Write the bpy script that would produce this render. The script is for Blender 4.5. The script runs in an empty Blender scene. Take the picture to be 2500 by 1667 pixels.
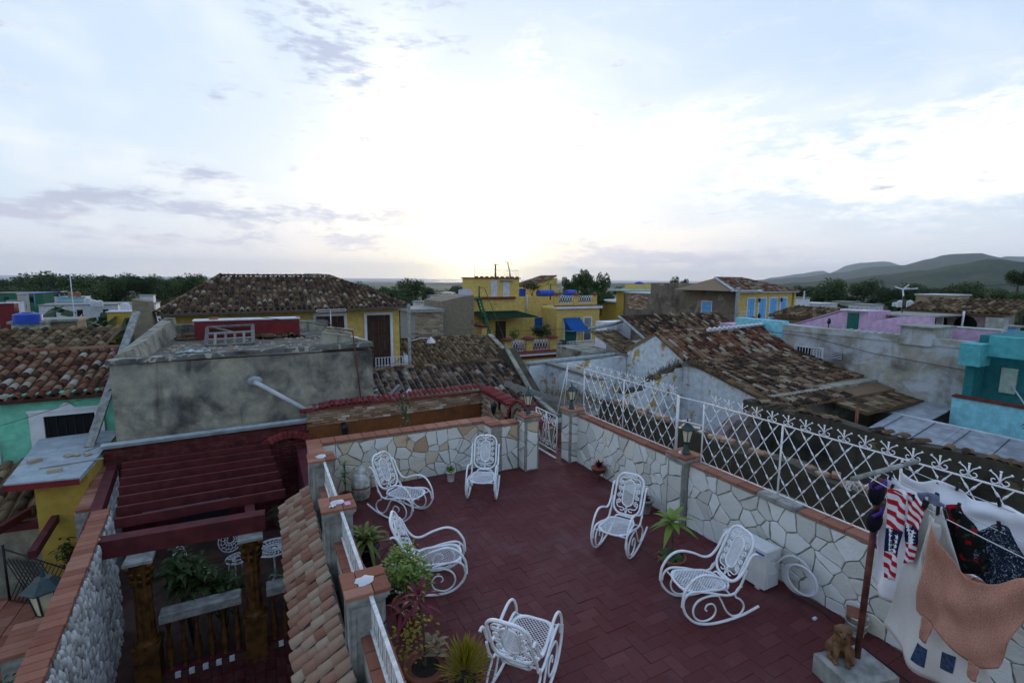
import bpy, bmesh, math, random
from mathutils import Vector, Matrix, noise as mnoise
sin, cos, pi, rad = math.sin, math.cos, math.pi, math.radians
random.seed(11)
SC = bpy.context.scene
COL = SC.collection

# ---------------------------------------------------------------- camera
# town grid: x = along the streets to the right, y = away, z up, terrace floor at z = 0
cam_d = bpy.data.cameras.new('camera')
cam = bpy.data.objects.new('camera', cam_d)
COL.objects.link(cam)
cam_d.sensor_width = 36.0
cam_d.lens = 17.0
cam_d.clip_start = 0.05
cam_d.clip_end = 90000.0
YAW, PITCH, ROLL = rad(27.4), rad(7.35), rad(0.5)
_f = Vector((sin(YAW) * cos(PITCH), cos(YAW) * cos(PITCH), -sin(PITCH)))
_r0 = Vector((cos(YAW), -sin(YAW), 0))
_u0 = _r0.cross(_f)
_r = _r0 * cos(ROLL) + _u0 * sin(ROLL)
_u = _u0 * cos(ROLL) - _r0 * sin(ROLL)
cam.matrix_world = Matrix(((_r.x, _u.x, -_f.x, 0), (_r.y, _u.y, -_f.y, 0), (_r.z, _u.z, -_f.z, 3.6), (0, 0, 0, 1)))
SC.camera = cam
CAMP = Vector((0, 0, 3.6))

# ---------------------------------------------------------------- light
SUN_AZ = 23.6      # degrees clockwise from +y
SUN_EL = 3.0
SKY_STRENGTH = 0.13
sun_d = bpy.data.lights.new('sun', 'SUN')
sun_d.energy = 1.4
sun_d.angle = rad(12)
sun_d.color = (1.0, 0.80, 0.58)
sun = bpy.data.objects.new('sun', sun_d)
COL.objects.link(sun)
_sd = Vector((sin(rad(SUN_AZ)) * cos(rad(SUN_EL)), cos(rad(SUN_AZ)) * cos(rad(SUN_EL)), sin(rad(SUN_EL))))
sun.rotation_euler = _sd.to_track_quat('Z', 'Y').to_euler()

SC.view_settings.view_transform = 'Standard'
SC.view_settings.look = 'None'
SC.view_settings.exposure = 0.66
SC.view_settings.gamma = 1.0
SC.cycles.max_bounces = 5
SC.cycles.diffuse_bounces = 3
SC.cycles.glossy_bounces = 2
SC.cycles.transmission_bounces = 2
SC.cycles.volume_bounces = 0


class S:
    """a node socket with arithmetic"""
    nt = None

    def __init__(s, sock): s.k = sock

    @staticmethod
    def val(x): return x.k if isinstance(x, S) else x

    @classmethod
    def m(cls, op, *a, clamp=False):
        n = cls.nt.nodes.new('ShaderNodeMath'); n.operation = op; n.use_clamp = clamp
        for i, x in enumerate(a):
            x = cls.val(x)
            if isinstance(x, (int, float)): n.inputs[i].default_value = x
            else: cls.nt.links.new(x, n.inputs[i])
        return S(n.outputs[0])

    def __add__(s, o): return S.m('ADD', s, o)
    __radd__ = __add__
    def __sub__(s, o): return S.m('SUBTRACT', s, o)
    def __rsub__(s, o): return S.m('SUBTRACT', o, s)
    def __mul__(s, o): return S.m('MULTIPLY', s, o)
    __rmul__ = __mul__
    def __truediv__(s, o): return S.m('DIVIDE', s, o)
    def clip(s): return S.m('ADD', s, 0.0, clamp=True)


def nd(kind, **kw):
    n = S.nt.nodes.new('ShaderNode' + kind)
    for k, v in kw.items(): setattr(n, k, v)
    return n


def lk(a, b):
    S.nt.links.new(S.val(a), b)


def smooth(x, a, b):
    n = nd('MapRange', interpolation_type='SMOOTHSTEP')
    lk(x, n.inputs[0]); n.inputs[1].default_value = a; n.inputs[2].default_value = b
    return S(n.outputs[0])


def mix(f, a, b, blend='MIX'):
    n = nd('Mix', data_type='RGBA', blend_type=blend)
    n.clamp_factor = True
    for x, i in ((f, 0), (a, 6), (b, 7)):
        x = S.val(x)
        if isinstance(x, (int, float)): n.inputs[i].default_value = x
        elif isinstance(x, tuple): n.inputs[i].default_value = (*x[:3], 1)
        else: lk(x, n.inputs[i])
    return S(n.outputs[2])


def noise(vec, scale=4, detail=4, rough=.55, dist=0.0, flat2=False):
    n = nd('TexNoise', noise_dimensions='2D' if flat2 else '3D'); n.inputs['Scale'].default_value = scale
    n.inputs['Detail'].default_value = detail; n.inputs['Roughness'].default_value = rough
    n.inputs['Distortion'].default_value = dist
    if vec is not None: lk(vec, n.inputs['Vector'])
    return S(n.outputs[0])


def vscale(vec, sx, sy, sz, rz=0.0):
    n = nd('Mapping'); n.inputs['Scale'].default_value = (sx, sy, sz); n.inputs['Rotation'].default_value = (0, 0, rz)
    lk(vec, n.inputs['Vector'])
    return S(n.outputs[0])


# ---------------------------------------------------------------- sky
world = bpy.data.worlds.new('World'); SC.world = world
world.use_nodes = True
S.nt = world.node_tree
S.nt.nodes.clear()
tc = nd('TexCoord'); GEN = S(tc.outputs['Generated'])
sky = nd('TexSky', sky_type='NISHITA'); sky.sun_disc = False
sky.sun_elevation = rad(SUN_EL); sky.sun_rotation = rad(SUN_AZ)
sky.altitude = 60; sky.air_density = 1.0; sky.dust_density = 2.2; sky.ozone_density = 1.2
sep = nd('SeparateXYZ'); lk(GEN, sep.inputs[0])
dx, dy, dz = S(sep.outputs[0]), S(sep.outputs[1]), S(sep.outputs[2])
AZ = S.m('ARCTAN2', dx, dy) * (180 / pi)          # degrees clockwise from +y
EL = S.m('ARCSINE', dz) * (180 / pi)
SKYPOS = nd('CombineXYZ'); lk(AZ, SKYPOS.inputs[0]); lk(EL, SKYPOS.inputs[1]); SKYPOS = S(SKYPOS.outputs[0])


def sky_at(u, v):
    """bearing and height of a spot of the sky, seen from the terrace"""
    d = _r * ((u - 1250) / 1180) + _u * (-(v - 833.5) / 1180) + _f
    d.normalize()
    return math.degrees(math.atan2(d.x, d.y)), math.degrees(math.asin(d.z))


def blob(u, v, su, sv, amp=1.0, tilt=0.0):
    a, e = sky_at(u, v)
    if abs(tilt) < 5:
        p_ = (AZ - a) * (1 / su); q_ = (EL - e) * (1 / sv)
        return S.m('EXPONENT', S.m('MULTIPLY_ADD', p_, p_, q_ * q_) * -1.0) * amp
    A = AZ - a; E = EL - e
    t = rad(tilt)
    p_ = (A * cos(t) + E * sin(t)) * (1 / su); q_ = (E * cos(t) - A * sin(t)) * (1 / sv)
    return S.m('EXPONENT', (p_ * p_ + q_ * q_) * -1.0) * amp


sund = nd('VectorMath', operation='DOT_PRODUCT'); lk(GEN, sund.inputs[0]); sund.inputs[1].default_value = _sd
SUNANG = S.m('ARCCOSINE', S.m('MINIMUM', S(sund.outputs['Value']), 1.0)) * (180 / pi)
# thin bright veil of high cloud, thickest round the low sun
pl_ = nd('VectorMath', operation='SCALE')
flat = nd('CombineXYZ'); lk(dx / (S.m('MAXIMUM', dz, 0.0) + 0.16), flat.inputs[0]); lk(dy / (S.m('MAXIMUM', dz, 0.0) + 0.16), flat.inputs[1])
FLAT = S(flat.outputs[0])
veil_n = noise(vscale(FLAT, 1.0, .55, 1, .5), 1.15, 4, .58, 0, True)
wisp_n = noise(vscale(FLAT, .6, 1.7, 1, -.35), 1.7, 4, .62, 0, True)
near_sun = S.m('EXPONENT', (SUNANG * SUNANG) * (-1 / (25.0 * 25.0)))
glow = S.m('EXPONENT', SUNANG * (-1 / 5.5))
veil = (smooth(veil_n + near_sun * .30, .50, .86) * .80 + smooth(wisp_n, .52, .80) * .30).clip()
# grey low clouds
cn = noise(vscale(SKYPOS, .15, .52, 1), 1.0, 6, .64, 0, True)
cn2 = noise(vscale(SKYPOS, .42, 1.6, 1), 1.0, 5, .68, 0, True)
cmask = (blob(275, 472, 5.0, 1.0, 1.2, 14) + blob(480, 424, 2.6, .8, 1.05) + blob(620, 522, 12, .9, 1.05) + blob(1040, 525, 12, 1.0, .95) + blob(430, 584, 9, .9, .75)
         + blob(860, 582, 11, 1.2, .9) + blob(60, 522, 6, .8, .95) + blob(1420, 622, 6.0, 1.7, 1.15) + blob(1620, 632, 5, 1.2, .9) + blob(1800, 630, 9, .6, 1.05)
         + blob(1270, 543, 7, .6, .7) + blob(790, 110, 7, 4.2, .95, -38) + blob(560, 232, 3, .8, .6) + blob(1080, 40, 6, 3, .5))
cden = smooth((cn - .5) * 1.5 + (cn2 - .5) * 1.25 + cmask * .52 - .10, .06, .60)
cbright = blob(2020, 412, 12, 3.2, 1.05) + blob(2420, 430, 9, 3.2, 1.0, 6) + blob(1290, 270, 3.5, 6, .7) + blob(1700, 310, 8, 1.8, .85) + blob(2480, 270, 7, 2.5, .8)
wden = smooth((cn - .5) * 1.3 + (cn2 - .5) * .9 + cbright * .55, .08, .70)
base = nd('VectorMath', operation='SCALE'); lk(S(sky.outputs[0]), base.inputs[0]); base.inputs['Scale'].default_value = 1.0
SKYC = S(base.outputs[0])


def vadd(a, b):
    n = nd('VectorMath', operation='ADD'); lk(a, n.inputs[0]); lk(b, n.inputs[1]); return S(n.outputs[0])


def vmul(col, f):
    n = nd('VectorMath', operation='SCALE')
    if isinstance(col, tuple): n.inputs[0].default_value = col
    else: lk(col, n.inputs[0])
    f = S.val(f)
    if isinstance(f, (int, float)): n.inputs['Scale'].default_value = f
    else: lk(f, n.inputs['Scale'])
    return S(n.outputs[0])


low = S.m('EXPONENT', S.m('MAXIMUM', EL, 0.0) * (-1 / 7.0))                   # 1 at the horizon
WIDE = S.m('EXPONENT', (SUNANG * SUNANG) * (-1 / (55.0 * 55.0)))
BLUE = mix(smooth(EL, 4, 62), vmul((.66, .82, 1.0), 5.6), vmul((.42, .61, 1.0), 5.3))   # pale evening blue of the open sky
C1 = mix(.15, BLUE, SKYC)
VEILC = vmul(mix(low * near_sun * .8, mix(low, (.97, .99, 1.0), (1.0, .915, .80)), (1.0, .84, .56)), 5.6 + near_sun * 1.7)
C2 = mix((veil * .62 + near_sun * .62 + low * .30).clip(), C1, VEILC)
C3 = mix(wden * .80, C2, vmul((1.0, .985, .965), 6.0 + WIDE * 1.2))
GREY = mix(low, (.44, .50, .67), (.62, .61, .71))
C4 = mix(cden * (.86 - glow * .5), C3, vmul(GREY, 5.2 + near_sun * 1.3))
MAUVE = smooth(EL, 7.5, 1.0) * (1.0 - glow) * .30
C4 = mix(MAUVE, C4, vmul((.86, .78, .80), 6.0 + near_sun * 1.2))
C5 = vadd(mix(glow * .9, C4, vmul((1.0, .84, .52), 7.5)), vmul((1.0, .78, .36), glow * glow * 26.0))
bg = nd('Background'); bg.inputs['Strength'].default_value = SKY_STRENGTH
lk(C5, bg.inputs['Color'])
out = nd('OutputWorld'); lk(S(bg.outputs[0]), out.inputs['Surface'])

world.cycles.sampling_method = 'MANUAL'
world.cycles.sample_map_resolution = 256

# ---------------------------------------------------------------- materials
MATS = {}


def material(name, build, rough=.85, spec=.25):
    if name in MATS: return MATS[name]
    m = bpy.data.materials.new(name); m.use_nodes = True
    S.nt = m.node_tree
    b = S.nt.nodes['Principled BSDF']
    b.inputs['Roughness'].default_value = rough
    b.inputs['Specular IOR Level'].default_value = spec
    build(b)
    MATS[name] = m
    return m


def POS():
    return S(nd('NewGeometry').outputs['Position'])


def RND():
    """one random number for each object and each loose piece of a mesh"""
    a = S(nd('ObjectInfo').outputs['Random']); g = S(nd('NewGeometry').outputs['Random Per Island'])
    return S.m('FRACT', a + g * 3.7)


def bump(b, h, strength=.4, dist=.02):
    n = nd('Bump'); n.inputs['Strength'].default_value = strength; n.inputs['Distance'].default_value = dist
    lk(h, n.inputs['Height']); lk(S(n.outputs[0]), b.inputs['Normal'])


def ramp(x, *stops):
    n = nd('ValToRGB'); e = n.color_ramp.elements
    while len(e) > 1: e.remove(e[-1])
    for i, (pp, c) in enumerate(stops):
        k = e[0] if i == 0 else e.new(pp)
        k.position = pp; k.color = (*c, 1)
    lk(x, n.inputs[0])
    return S(n.outputs[0])


def plain(name, c, rough=.75, var=.25, scale=6, bmp=.15, spec=.25, piece=0.0, metal=0.0):
    """paint, metal, wood: a colour with a little wear"""
    def f(b):
        p_ = POS(); n = noise(p_, scale, 5)
        d = tuple(x * (1 - var) for x in c); l = tuple(min(1, x * (1 + var * .7)) for x in c)
        col = mix(smooth(n, .3, .72), d, l)
        if piece:
            r = RND(); col = mix(piece, col, ramp(r, (0, tuple(x * .35 for x in c)), (.5, c), (1, tuple(min(1, x * 1.7 + .03) for x in c))))
        lk(col, b.inputs['Base Color']); b.inputs['Metallic'].default_value = metal
        if bmp: bump(b, noise(p_, scale * 5, 4), bmp, .01)
    return material(name, f, rough, spec)


def plaster(name, c, dark=(.035, .035, .035), stain=.5, peel=None, peel_amt=.5, scale=1.0, bmp=.35, drips=.5, soft=0.0):
    """old lime plaster: mould, rain streaks and places where an older coat shows"""
    def f(b):
        p_ = POS()
        n1 = noise(p_, .9 * scale, 7, .62, .3); n2 = noise(vscale(p_, 2.6, 2.6, .42), 1.0 * scale, 6, .6, .2)
        n3 = noise(p_, 5 * scale, 5, .6)
        col = mix(smooth(n3, .3, .75), tuple(x * .80 for x in c), tuple(min(1, x * 1.12) for x in c))
        if peel:
            col = mix(smooth(noise(p_, 1.7 * scale, 8, .66, .6), .64 - peel_amt * .22 - soft, .67 - peel_amt * .22 + soft), col, peel)
        col = mix((smooth(n1, .60 - stain * .18, .80 - stain * .12) * .85).clip(), col, dark)
        col = mix((smooth(n2, .56, .78) * drips).clip(), col, dark)
        lk(col, b.inputs['Base Color'])
        bump(b, n3 + n1 * .8, bmp, .03)
    return material(name, f, .92, .15)


def pieces(name, *stops, rough=.9, moss=.35, mosscol=(.03, .028, .022), scale=7, bmp=.4):
    """tiles, bricks, stones: each piece its own tone, with grime"""
    def f(b):
        p_ = POS(); r = RND()
        col = ramp(r, *stops)
        n = noise(p_, scale, 6, .62)
        col = mix(smooth(n, .35, .85) * .25, col, mix(.35, col, (.5, .45, .38)))
        col = mix((smooth(noise(p_, scale * .35, 7, .65), .66 - moss * .34, .80 - moss * .2) * .9).clip(), col, mosscol)
        lk(col, b.inputs['Base Color'])
        bump(b, noise(p_, scale * 4, 5) + noise(p_, scale * 1.2, 4) * 1.2, bmp + .15, .014)
    return material(name, f, rough, .15)


TERRA = ((0, (.024, .014, .011)), (.25, (.085, .032, .020)), (.5, (.175, .062, .032)), (.68, (.20, .11, .06)), (.86, (.24, .175, .11)), (1, (.38, .35, .29)))
DKT = ((0, (.016, .011, .008)), (.3, (.050, .028, .017)), (.58, (.105, .056, .030)), (.8, (.17, .105, .060)), (.92, (.22, .16, .10)), (1, (.36, .30, .22)))
TANT = ((0, (.035, .022, .011)), (.4, (.105, .064, .032)), (.75, (.175, .115, .060)), (1, (.27, .20, .12)))
m_tile_red = pieces('roof_tile_red', *TERRA, moss=.22)
m_tile_dark = pieces('roof_tile_dark', *DKT, moss=.30)
m_tile_tan = pieces('roof_tile_tan', *TANT, moss=.25)
m_tile_skirt = pieces('roof_tile_skirt', (0, (.17, .075, .048)), (.3, (.25, .12, .08)), (.6, (.28, .18, .12)), (1, (.34, .26, .19)), moss=.22, mosscol=(.12, .12, .105))
def _pave(b):
    p_ = POS(); r = RND()
    col = ramp(r, (0, (.092, .021, .021)), (.5, (.100, .024, .024)), (.9, (.108, .027, .027)), (1, (.124, .036, .034)))
    col = mix(smooth(noise(p_, .9, 7, .66), .50, .78) * .55, col, (.150, .090, .094))        # dust and worn paint
    col = mix(smooth(noise(p_, 2.3, 7, .7), .60, .74) * .6, col, (.040, .012, .015))
    col = mix(smooth(noise(vscale(p_, 7, 1.6, 1, .6), 2.0, 5, .7), .66, .76) * .45, col, (.17, .11, .11))
    lk(col, b.inputs['Base Color']); n = noise(p_, 26, 5)
    lk(smooth(noise(p_, 1.5, 5), .3, .7) * .25 + .55, b.inputs['Roughness'])
    bump(b, n + noise(p_, 5, 4), .45, .012)
m_brick_pave = material('paver_red', _pave, .75, .22)
m_pave_joint = plain('paver_joint', (.085, .026, .026), .9)
m_stone_white = pieces('stone_white', (0, (.50, .50, .45)), (.4, (.62, .63, .59)), (.86, (.70, .71, .69)), (1, (.64, .60, .50)), moss=.03, mosscol=(.28, .25, .18), scale=9)
m_stone_ochre = pieces('stone_ochre', (0, (.34, .19, .11)), (.18, (.54, .42, .28)), (.42, (.60, .56, .46)), (.62, (.50, .38, .22)), (.78, (.64, .62, .55)), (1, (.66, .66, .62)), moss=.14, mosscol=(.33, .15, .06), scale=9)
m_mortar = plain('mortar_grey', (.27, .265, .23), .95, .3, 14, .5)
m_pebble = pieces('pebble', (0, (.32, .32, .31)), (.5, (.52, .52, .50)), (1, (.66, .66, .64)), moss=.10, mosscol=(.18, .16, .15), scale=12)
m_brick_cap = pieces('brick_cap', (0, (.19, .065, .04)), (.5, (.25, .095, .058)), (1, (.32, .15, .10)), moss=.12, mosscol=(.16, .10, .075))
m_brick_wall = pieces('brick_wall', (0, (.20, .105, .06)), (.5, (.32, .20, .125)), (.8, (.42, .31, .21)), (1, (.60, .54, .45)), moss=.08)
m_brick_pale = pieces('brick_pale', (0, (.22, .17, .12)), (.5, (.33, .27, .19)), (1, (.44, .38, .30)), moss=.1)
m_concrete = plain('concrete', (.27, .27, .245), .92, .35, 9, .4)
m_cream = plain('cream_render', (.36, .34, .27), .9, .25, 5, .25)
m_white_iron = plain('white_iron', (.74, .75, .76), .45, .10, 18, .12, .4)
m_white_wear = plain('white_iron_worn', (.60, .60, .58), .55, .25, 16, .2, .35)
m_dark_green = plain('lamp_green', (.022, .045, .045), .45, .35, 14, .1, .4)
m_black_iron = plain('black_iron', (.012, .012, .013), .5, .3, 14, .1, .35)
m_frost = plain('lamp_glass', (.62, .58, .40), .30, .12, 9, 0, .5)
m_redwood = plain('red_beam', (.088, .016, .018), .75, .3, 5, .2)
m_redwall = plain('red_wall', (.085, .016, .019), .85, .35, 5, .35)
m_redbrick = pieces('red_painted_brick', (0, (.06, .012, .014)), (.5, (.085, .017, .019)), (1, (.11, .025, .027)), moss=.1)
m_redcap = pieces('red_cap_tile', (0, (.13, .016, .018)), (.5, (.18, .024, .026)), (1, (.23, .038, .038)), moss=.1, rough=.65)
m_column = plain('column_ochre', (.115, .047, .010), .6, .55, 10, .3, .3)
m_orange = plaster('orange_render', (.20, .075, .028), (.05, .035, .02), .25, drips=.3)
m_mint = plaster('mint_render', (.20, .60, .42), (.10, .22, .17), .06, drips=.06, bmp=.1)
m_mint_pale = plaster('pale_mint_render', (.46, .58, .50), (.20, .28, .25), .1, drips=.12, bmp=.1)
m_greyold = plaster('old_grey_render', (.36, .335, .255), (.026, .029, .031), .80, peel=(.21, .205, .18), peel_amt=.55, drips=.75, scale=1.15, soft=.10, bmp=.6)
m_greyroof = plaster('old_roof_screed', (.16, .145, .12), (.035, .033, .03), .7, drips=.1)
m_darkwall = plaster('black_mould_wall', (.075, .066, .048), (.010, .010, .011), .70, peel=(.17, .14, .07), peel_amt=.1, drips=.7)
m_ruin = plaster('ruin_white_render', (.64, .68, .70), (.13, .11, .09), .30, peel=(.48, .33, .11), peel_amt=.30, drips=.5)
m_longwall = plaster('long_grey_render', (.36, .345, .29), (.085, .070, .050), .58, soft=.07, peel=(.46, .49, .51), peel_amt=.66, drips=.55, scale=.6)
m_coping = plaster('pale_blue_coping', (.34, .39, .40), (.06, .06, .06), .35, drips=.4)
m_yellow = plaster('yellow_render', (.60, .43, .13), (.25, .17, .05), .08, drips=.18, bmp=.12)
m_yellow2 = plaster('mustard_render', (.44, .30, .06), (.17, .12, .03), .1, drips=.2, bmp=.12)
m_brownwall = plaster('brown_render', (.20, .165, .125), (.055, .043, .034), .62, peel=(.30, .26, .20), peel_amt=.28, drips=.5, scale=.5)
m_plaster = plaster('grey_brown_render', (.225, .19, .135), (.10, .085, .06), .25, drips=.2)
m_pink = plaster('pink_render', (.55, .37, .52), (.25, .17, .24), .06, drips=.12, bmp=.08)
m_teal = plaster('teal_render', (.10, .42, .44), (.03, .14, .15), .08, drips=.12, bmp=.08)
m_teal2 = plaster('teal_deep_render', (.030, .19, .20), (.015, .09, .10), .08, drips=.12, bmp=.08)
m_aqua = plaster('aqua_render', (.26, .62, .72), (.08, .20, .24), .12, drips=.2, bmp=.1)
m_maroon = plain('maroon_paint', (.16, .018, .020), .7, .25, 3, .1)
m_maroon2 = plain('maroon_trim', (.16, .035, .028), .75, .25, 5, .15)
m_brownwood = plain('brown_shutter', (.050, .024, .018), .65, .3, 5, .15)
m_whitepaint = plain('white_paint', (.66, .68, .70), .7, .12, 4, .1)
m_bluepaint = plain('blue_paint', (.13, .40, .72), .6, .15, 4, .1)
m_blue = plain('blue_plastic', (.012, .06, .42), .45, .12, 3, .05, .4)
m_bluecanvas = plain('blue_canvas', (.010, .085, .30), .8, .12, 5, .15)
m_greenpaint = plain('green_paint', (.03, .14, .075), .7, .25, 6, .15)
m_darkgreen = plain('dark_green_paint', (.018, .055, .028), .7, .25, 6, .15)
m_tealdoor = plain('teal_door', (.012, .11, .085), .6, .2, 5, .1)
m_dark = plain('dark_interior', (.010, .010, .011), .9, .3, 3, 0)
m_glass = plain('dark_glass', (.02, .025, .03), .12, .2, 2, 0, .6)
m_oldwood = plain('grey_weathered_wood', (.19, .18, .165), .9, .45, 10, .5, piece=.5)
m_metalsheet = plain('zinc_sheet', (.30, .32, .34), .5, .3, 3, .15, .4)
m_blackplastic = plain('black_plastic', (.010, .010, .012), .35, .2, 6, .05, .5)
m_terracotta = plain('terracotta_pot', (.20, .07, .04), .8, .3, 8, .2)
m_soil = plain('soil', (.022, .017, .012), .95, .4, 20, .7)
m_tank = plain('grey_tank', (.52, .53, .55), .6, .15, 3, .05)
m_wire = plain('wire', (.03, .03, .035), .6, .1, 3, 0)


def leafmat(name, *stops, rough=.55, trans=.25):
    def f(b):
        r = RND(); col = ramp(r, *stops)
        col = mix(.5, col, mix(noise(POS(), 3, 3), tuple(x * .7 for x in stops[0][1]), tuple(min(1, x * 1.2) for x in stops[-1][1])))
        lk(col, b.inputs['Base Color'])
        t = nd('BsdfTranslucent'); lk(col, t.inputs[0])
        a = nd('MixShader'); a.inputs[0].default_value = trans
        lk(S(b.outputs[0]), a.inputs[1]); lk(S(t.outputs[0]), a.inputs[2])
        o = [n for n in S.nt.nodes if n.type == 'OUTPUT_MATERIAL'][0]
        lk(S(a.outputs[0]), o.inputs[0])
    return material(name, f, rough, .3)


m_leaf = leafmat('leaf_green', (0, (.020, .045, .012)), (.6, (.045, .085, .022)), (1, (.085, .125, .035)))
m_leaf_dk = leafmat('leaf_dark', (0, (.014, .034, .012)), (.6, (.028, .058, .018)), (1, (.05, .085, .025)))
m_leaf_lime = leafmat('leaf_lime', (0, (.07, .13, .02)), (.6, (.13, .21, .03)), (1, (.22, .29, .05)))
m_leaf_yel = leafmat('leaf_yellow', (0, (.14, .14, .012)), (.5, (.26, .23, .018)), (1, (.36, .27, .02)))
m_leaf_red = leafmat('leaf_red', (0, (.045, .008, .014)), (.6, (.11, .014, .028)), (1, (.20, .022, .04)))
m_leaf_stripe = leafmat('leaf_striped', (0, (.06, .10, .02)), (.5, (.13, .17, .035)), (1, (.27, .27, .06)))
m_grass = leafmat('dry_grass', (0, (.06, .075, .03)), (.5, (.17, .15, .075)), (1, (.40, .30, .21)), rough=.8)
m_bark = plain('bark', (.10, .075, .055), .95, .35, 12, .6)

# ---------------------------------------------------------------- mesh builder


class MB:
    def __init__(s): s.v = []; s.f = []; s.sm = []

    def add(s, vs, fs, smooth=False, mat=None):
        k = len(s.v)
        if mat is not None: vs = [mat @ Vector(v) for v in vs]
        s.v += [tuple(v) for v in vs]; s.f += [tuple(i + k for i in f) for f in fs]; s.sm += [smooth] * len(fs)
        return s

    def box(s, x0, x1, y0, y1, z0, z1, mat=None):
        vs = [(x, y, z) for z in (z0, z1) for y in (y0, y1) for x in (x0, x1)]
        return s.add(vs, [(0, 2, 3, 1), (4, 5, 7, 6), (0, 1, 5, 4), (2, 6, 7, 3), (0, 4, 6, 2), (1, 3, 7, 5)], False, mat)

    def bev(s, x0, x1, y0, y1, z0, z1, b=.01, mat=None):
        """box with its top edges bevelled"""
        vs = [(x, y, z0) for x, y in ((x0, y0), (x1, y0), (x1, y1), (x0, y1))] + [(x, y, z1 - b) for x, y in ((x0, y0), (x1, y0), (x1, y1), (x0, y1))] + \
             [(x, y, z1) for x, y in ((x0 + b, y0 + b), (x1 - b, y0 + b), (x1 - b, y1 - b), (x0 + b, y1 - b))]
        fs = [(3, 2, 1, 0), (8, 9, 10, 11)]
        for k in (0, 4):
            for i in range(4):
                j = (i + 1) % 4; fs.append((k + i, k + j, k + 4 + j, k + 4 + i))
        return s.add(vs, fs, False, mat)

    def prism(s, poly, d, mat=None, smooth=False):
        """poly: list of 3-d points (planar, counter-clockwise seen from tip of d); d: extrusion vector"""
        n = len(poly); d = Vector(d)
        vs = [Vector(q) for q in poly] + [Vector(q) + d for q in poly]
        fs = [tuple(reversed(range(n))), tuple(range(n, 2 * n))] + [(i, (i + 1) % n, n + (i + 1) % n, n + i) for i in range(n)]
        return s.add(vs, fs, smooth, mat)

    def cyl(s, a, b, r0, r1=None, n=10, caps=True, smooth=True):
        a, b = Vector(a), Vector(b); r1 = r0 if r1 is None else r1
        d = (b - a).normalized(); x = d.orthogonal().normalized(); y = d.cross(x)
        vs = [c + (x * cos(2 * pi * i / n) + y * sin(2 * pi * i / n)) * r for c, r in ((a, r0), (b, r1)) for i in range(n)]
        s.add(vs, [(i, (i + 1) % n, n + (i + 1) % n, n + i) for i in range(n)], smooth)
        if caps: s.add(vs, [tuple(reversed(range(n))), tuple(range(n, 2 * n))])
        return s

    def tube(s, pts, r, n=6, closed=False, flat=None, side=None, smooth=True):
        """sweep along pts; r: radius or list; flat=(w,h): rectangular section with w along side"""
        pts = [Vector(q) for q in pts]; N = len(pts)
        if N < 2: return s
        rings = []; prev = None
        for i, q in enumerate(pts):
            t = (pts[(i + 1) % N] - pts[i - 1]) if closed else (pts[min(i + 1, N - 1)] - pts[max(i - 1, 0)])
            if t.length < 1e-9: t = Vector((0, 0, 1))
            t.normalize()
            if side is not None: x = Vector(side) - t * t.dot(Vector(side)); x = x if x.length > 1e-5 else t.orthogonal()
            else:
                x = t.orthogonal() if prev is None else prev - t * prev.dot(t)
                if x.length < 1e-5: x = t.orthogonal()
            x.normalize(); prev = x; y = t.cross(x)
            rr = r[i] if isinstance(r, (list, tuple)) else r
            if flat:
                w, h = flat[0] / 2, flat[1] / 2
                rings.append([q + x * a * w + y * b * h for a, b in ((-1, -1), (1, -1), (1, 1), (-1, 1))])
            else:
                rings.append([q + (x * cos(2 * pi * k / n) + y * sin(2 * pi * k / n)) * rr for k in range(n)])
        m = 4 if flat else n
        vs = [v for g in rings for v in g]; fs = []
        for i in range(N if closed else N - 1):
            j = (i + 1) % N
            for k in range(m):
                l = (k + 1) % m; fs.append((i * m + k, i * m + l, j * m + l, j * m + k))
        if not closed: fs += [tuple(reversed(range(m))), tuple((N - 1) * m + k for k in range(m))]
        return s.add(vs, fs, smooth and not flat)

    def lathe(s, prof, n=14, c=(0, 0, 0), smooth=True, caps=True):
        """prof: list of (r, z)"""
        c = Vector(c); N = len(prof)
        vs = [c + Vector((r * cos(2 * pi * k / n), r * sin(2 * pi * k / n), z)) for r, z in prof for k in range(n)]
        fs = [(i * n + k, i * n + (k + 1) % n, (i + 1) * n + (k + 1) % n, (i + 1) * n + k) for i in range(N - 1) for k in range(n)]
        s.add(vs, fs, smooth)
        if caps: s.add(vs, [tuple(reversed(range(n))), tuple((N - 1) * n + k for k in range(n))])
        return s

    def ball(s, c, rx, ry=None, rz=None, n=10, m=6):
        ry = ry or rx; rz = rz or rx
        prof = [(max(sin(pi * i / m), .001), -cos(pi * i / m)) for i in range(m + 1)]
        c = Vector(c)
        vs = [c + Vector((r * cos(2 * pi * k / n) * rx, r * sin(2 * pi * k / n) * ry, z * rz)) for r, z in prof for k in range(n)]
        fs = [(i * n + k, i * n + (k + 1) % n, (i + 1) * n + (k + 1) % n, (i + 1) * n + k) for i in range(m) for k in range(n)]
        return s.add(vs, fs, True)

    def grid(s, fn, nu, nv, closed_u=False, smooth=True):
        vs = [fn(i / nu, j / nv) for j in range(nv + 1) for i in range(nu + (0 if closed_u else 1))]
        w = nu if closed_u else nu + 1
        fs = [(j * w + i, j * w + (i + 1) % w, (j + 1) * w + (i + 1) % w, (j + 1) * w + i) for j in range(nv) for i in range(nu)]
        return s.add(vs, fs, smooth)

    def mesh(s, name):
        me = bpy.data.meshes.new(name)
        me.from_pydata(s.v, [], s.f)
        me.polygons.foreach_set('use_smooth', s.sm)
        me.update()
        return me


def rootmat(o):
    """world matrix of an object whose scale is one"""
    M_ = Matrix.Translation(o.location) @ o.rotation_euler.to_matrix().to_4x4()
    return M_ if o.parent is None else rootmat(o.parent) @ o.matrix_parent_inverse @ M_


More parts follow.
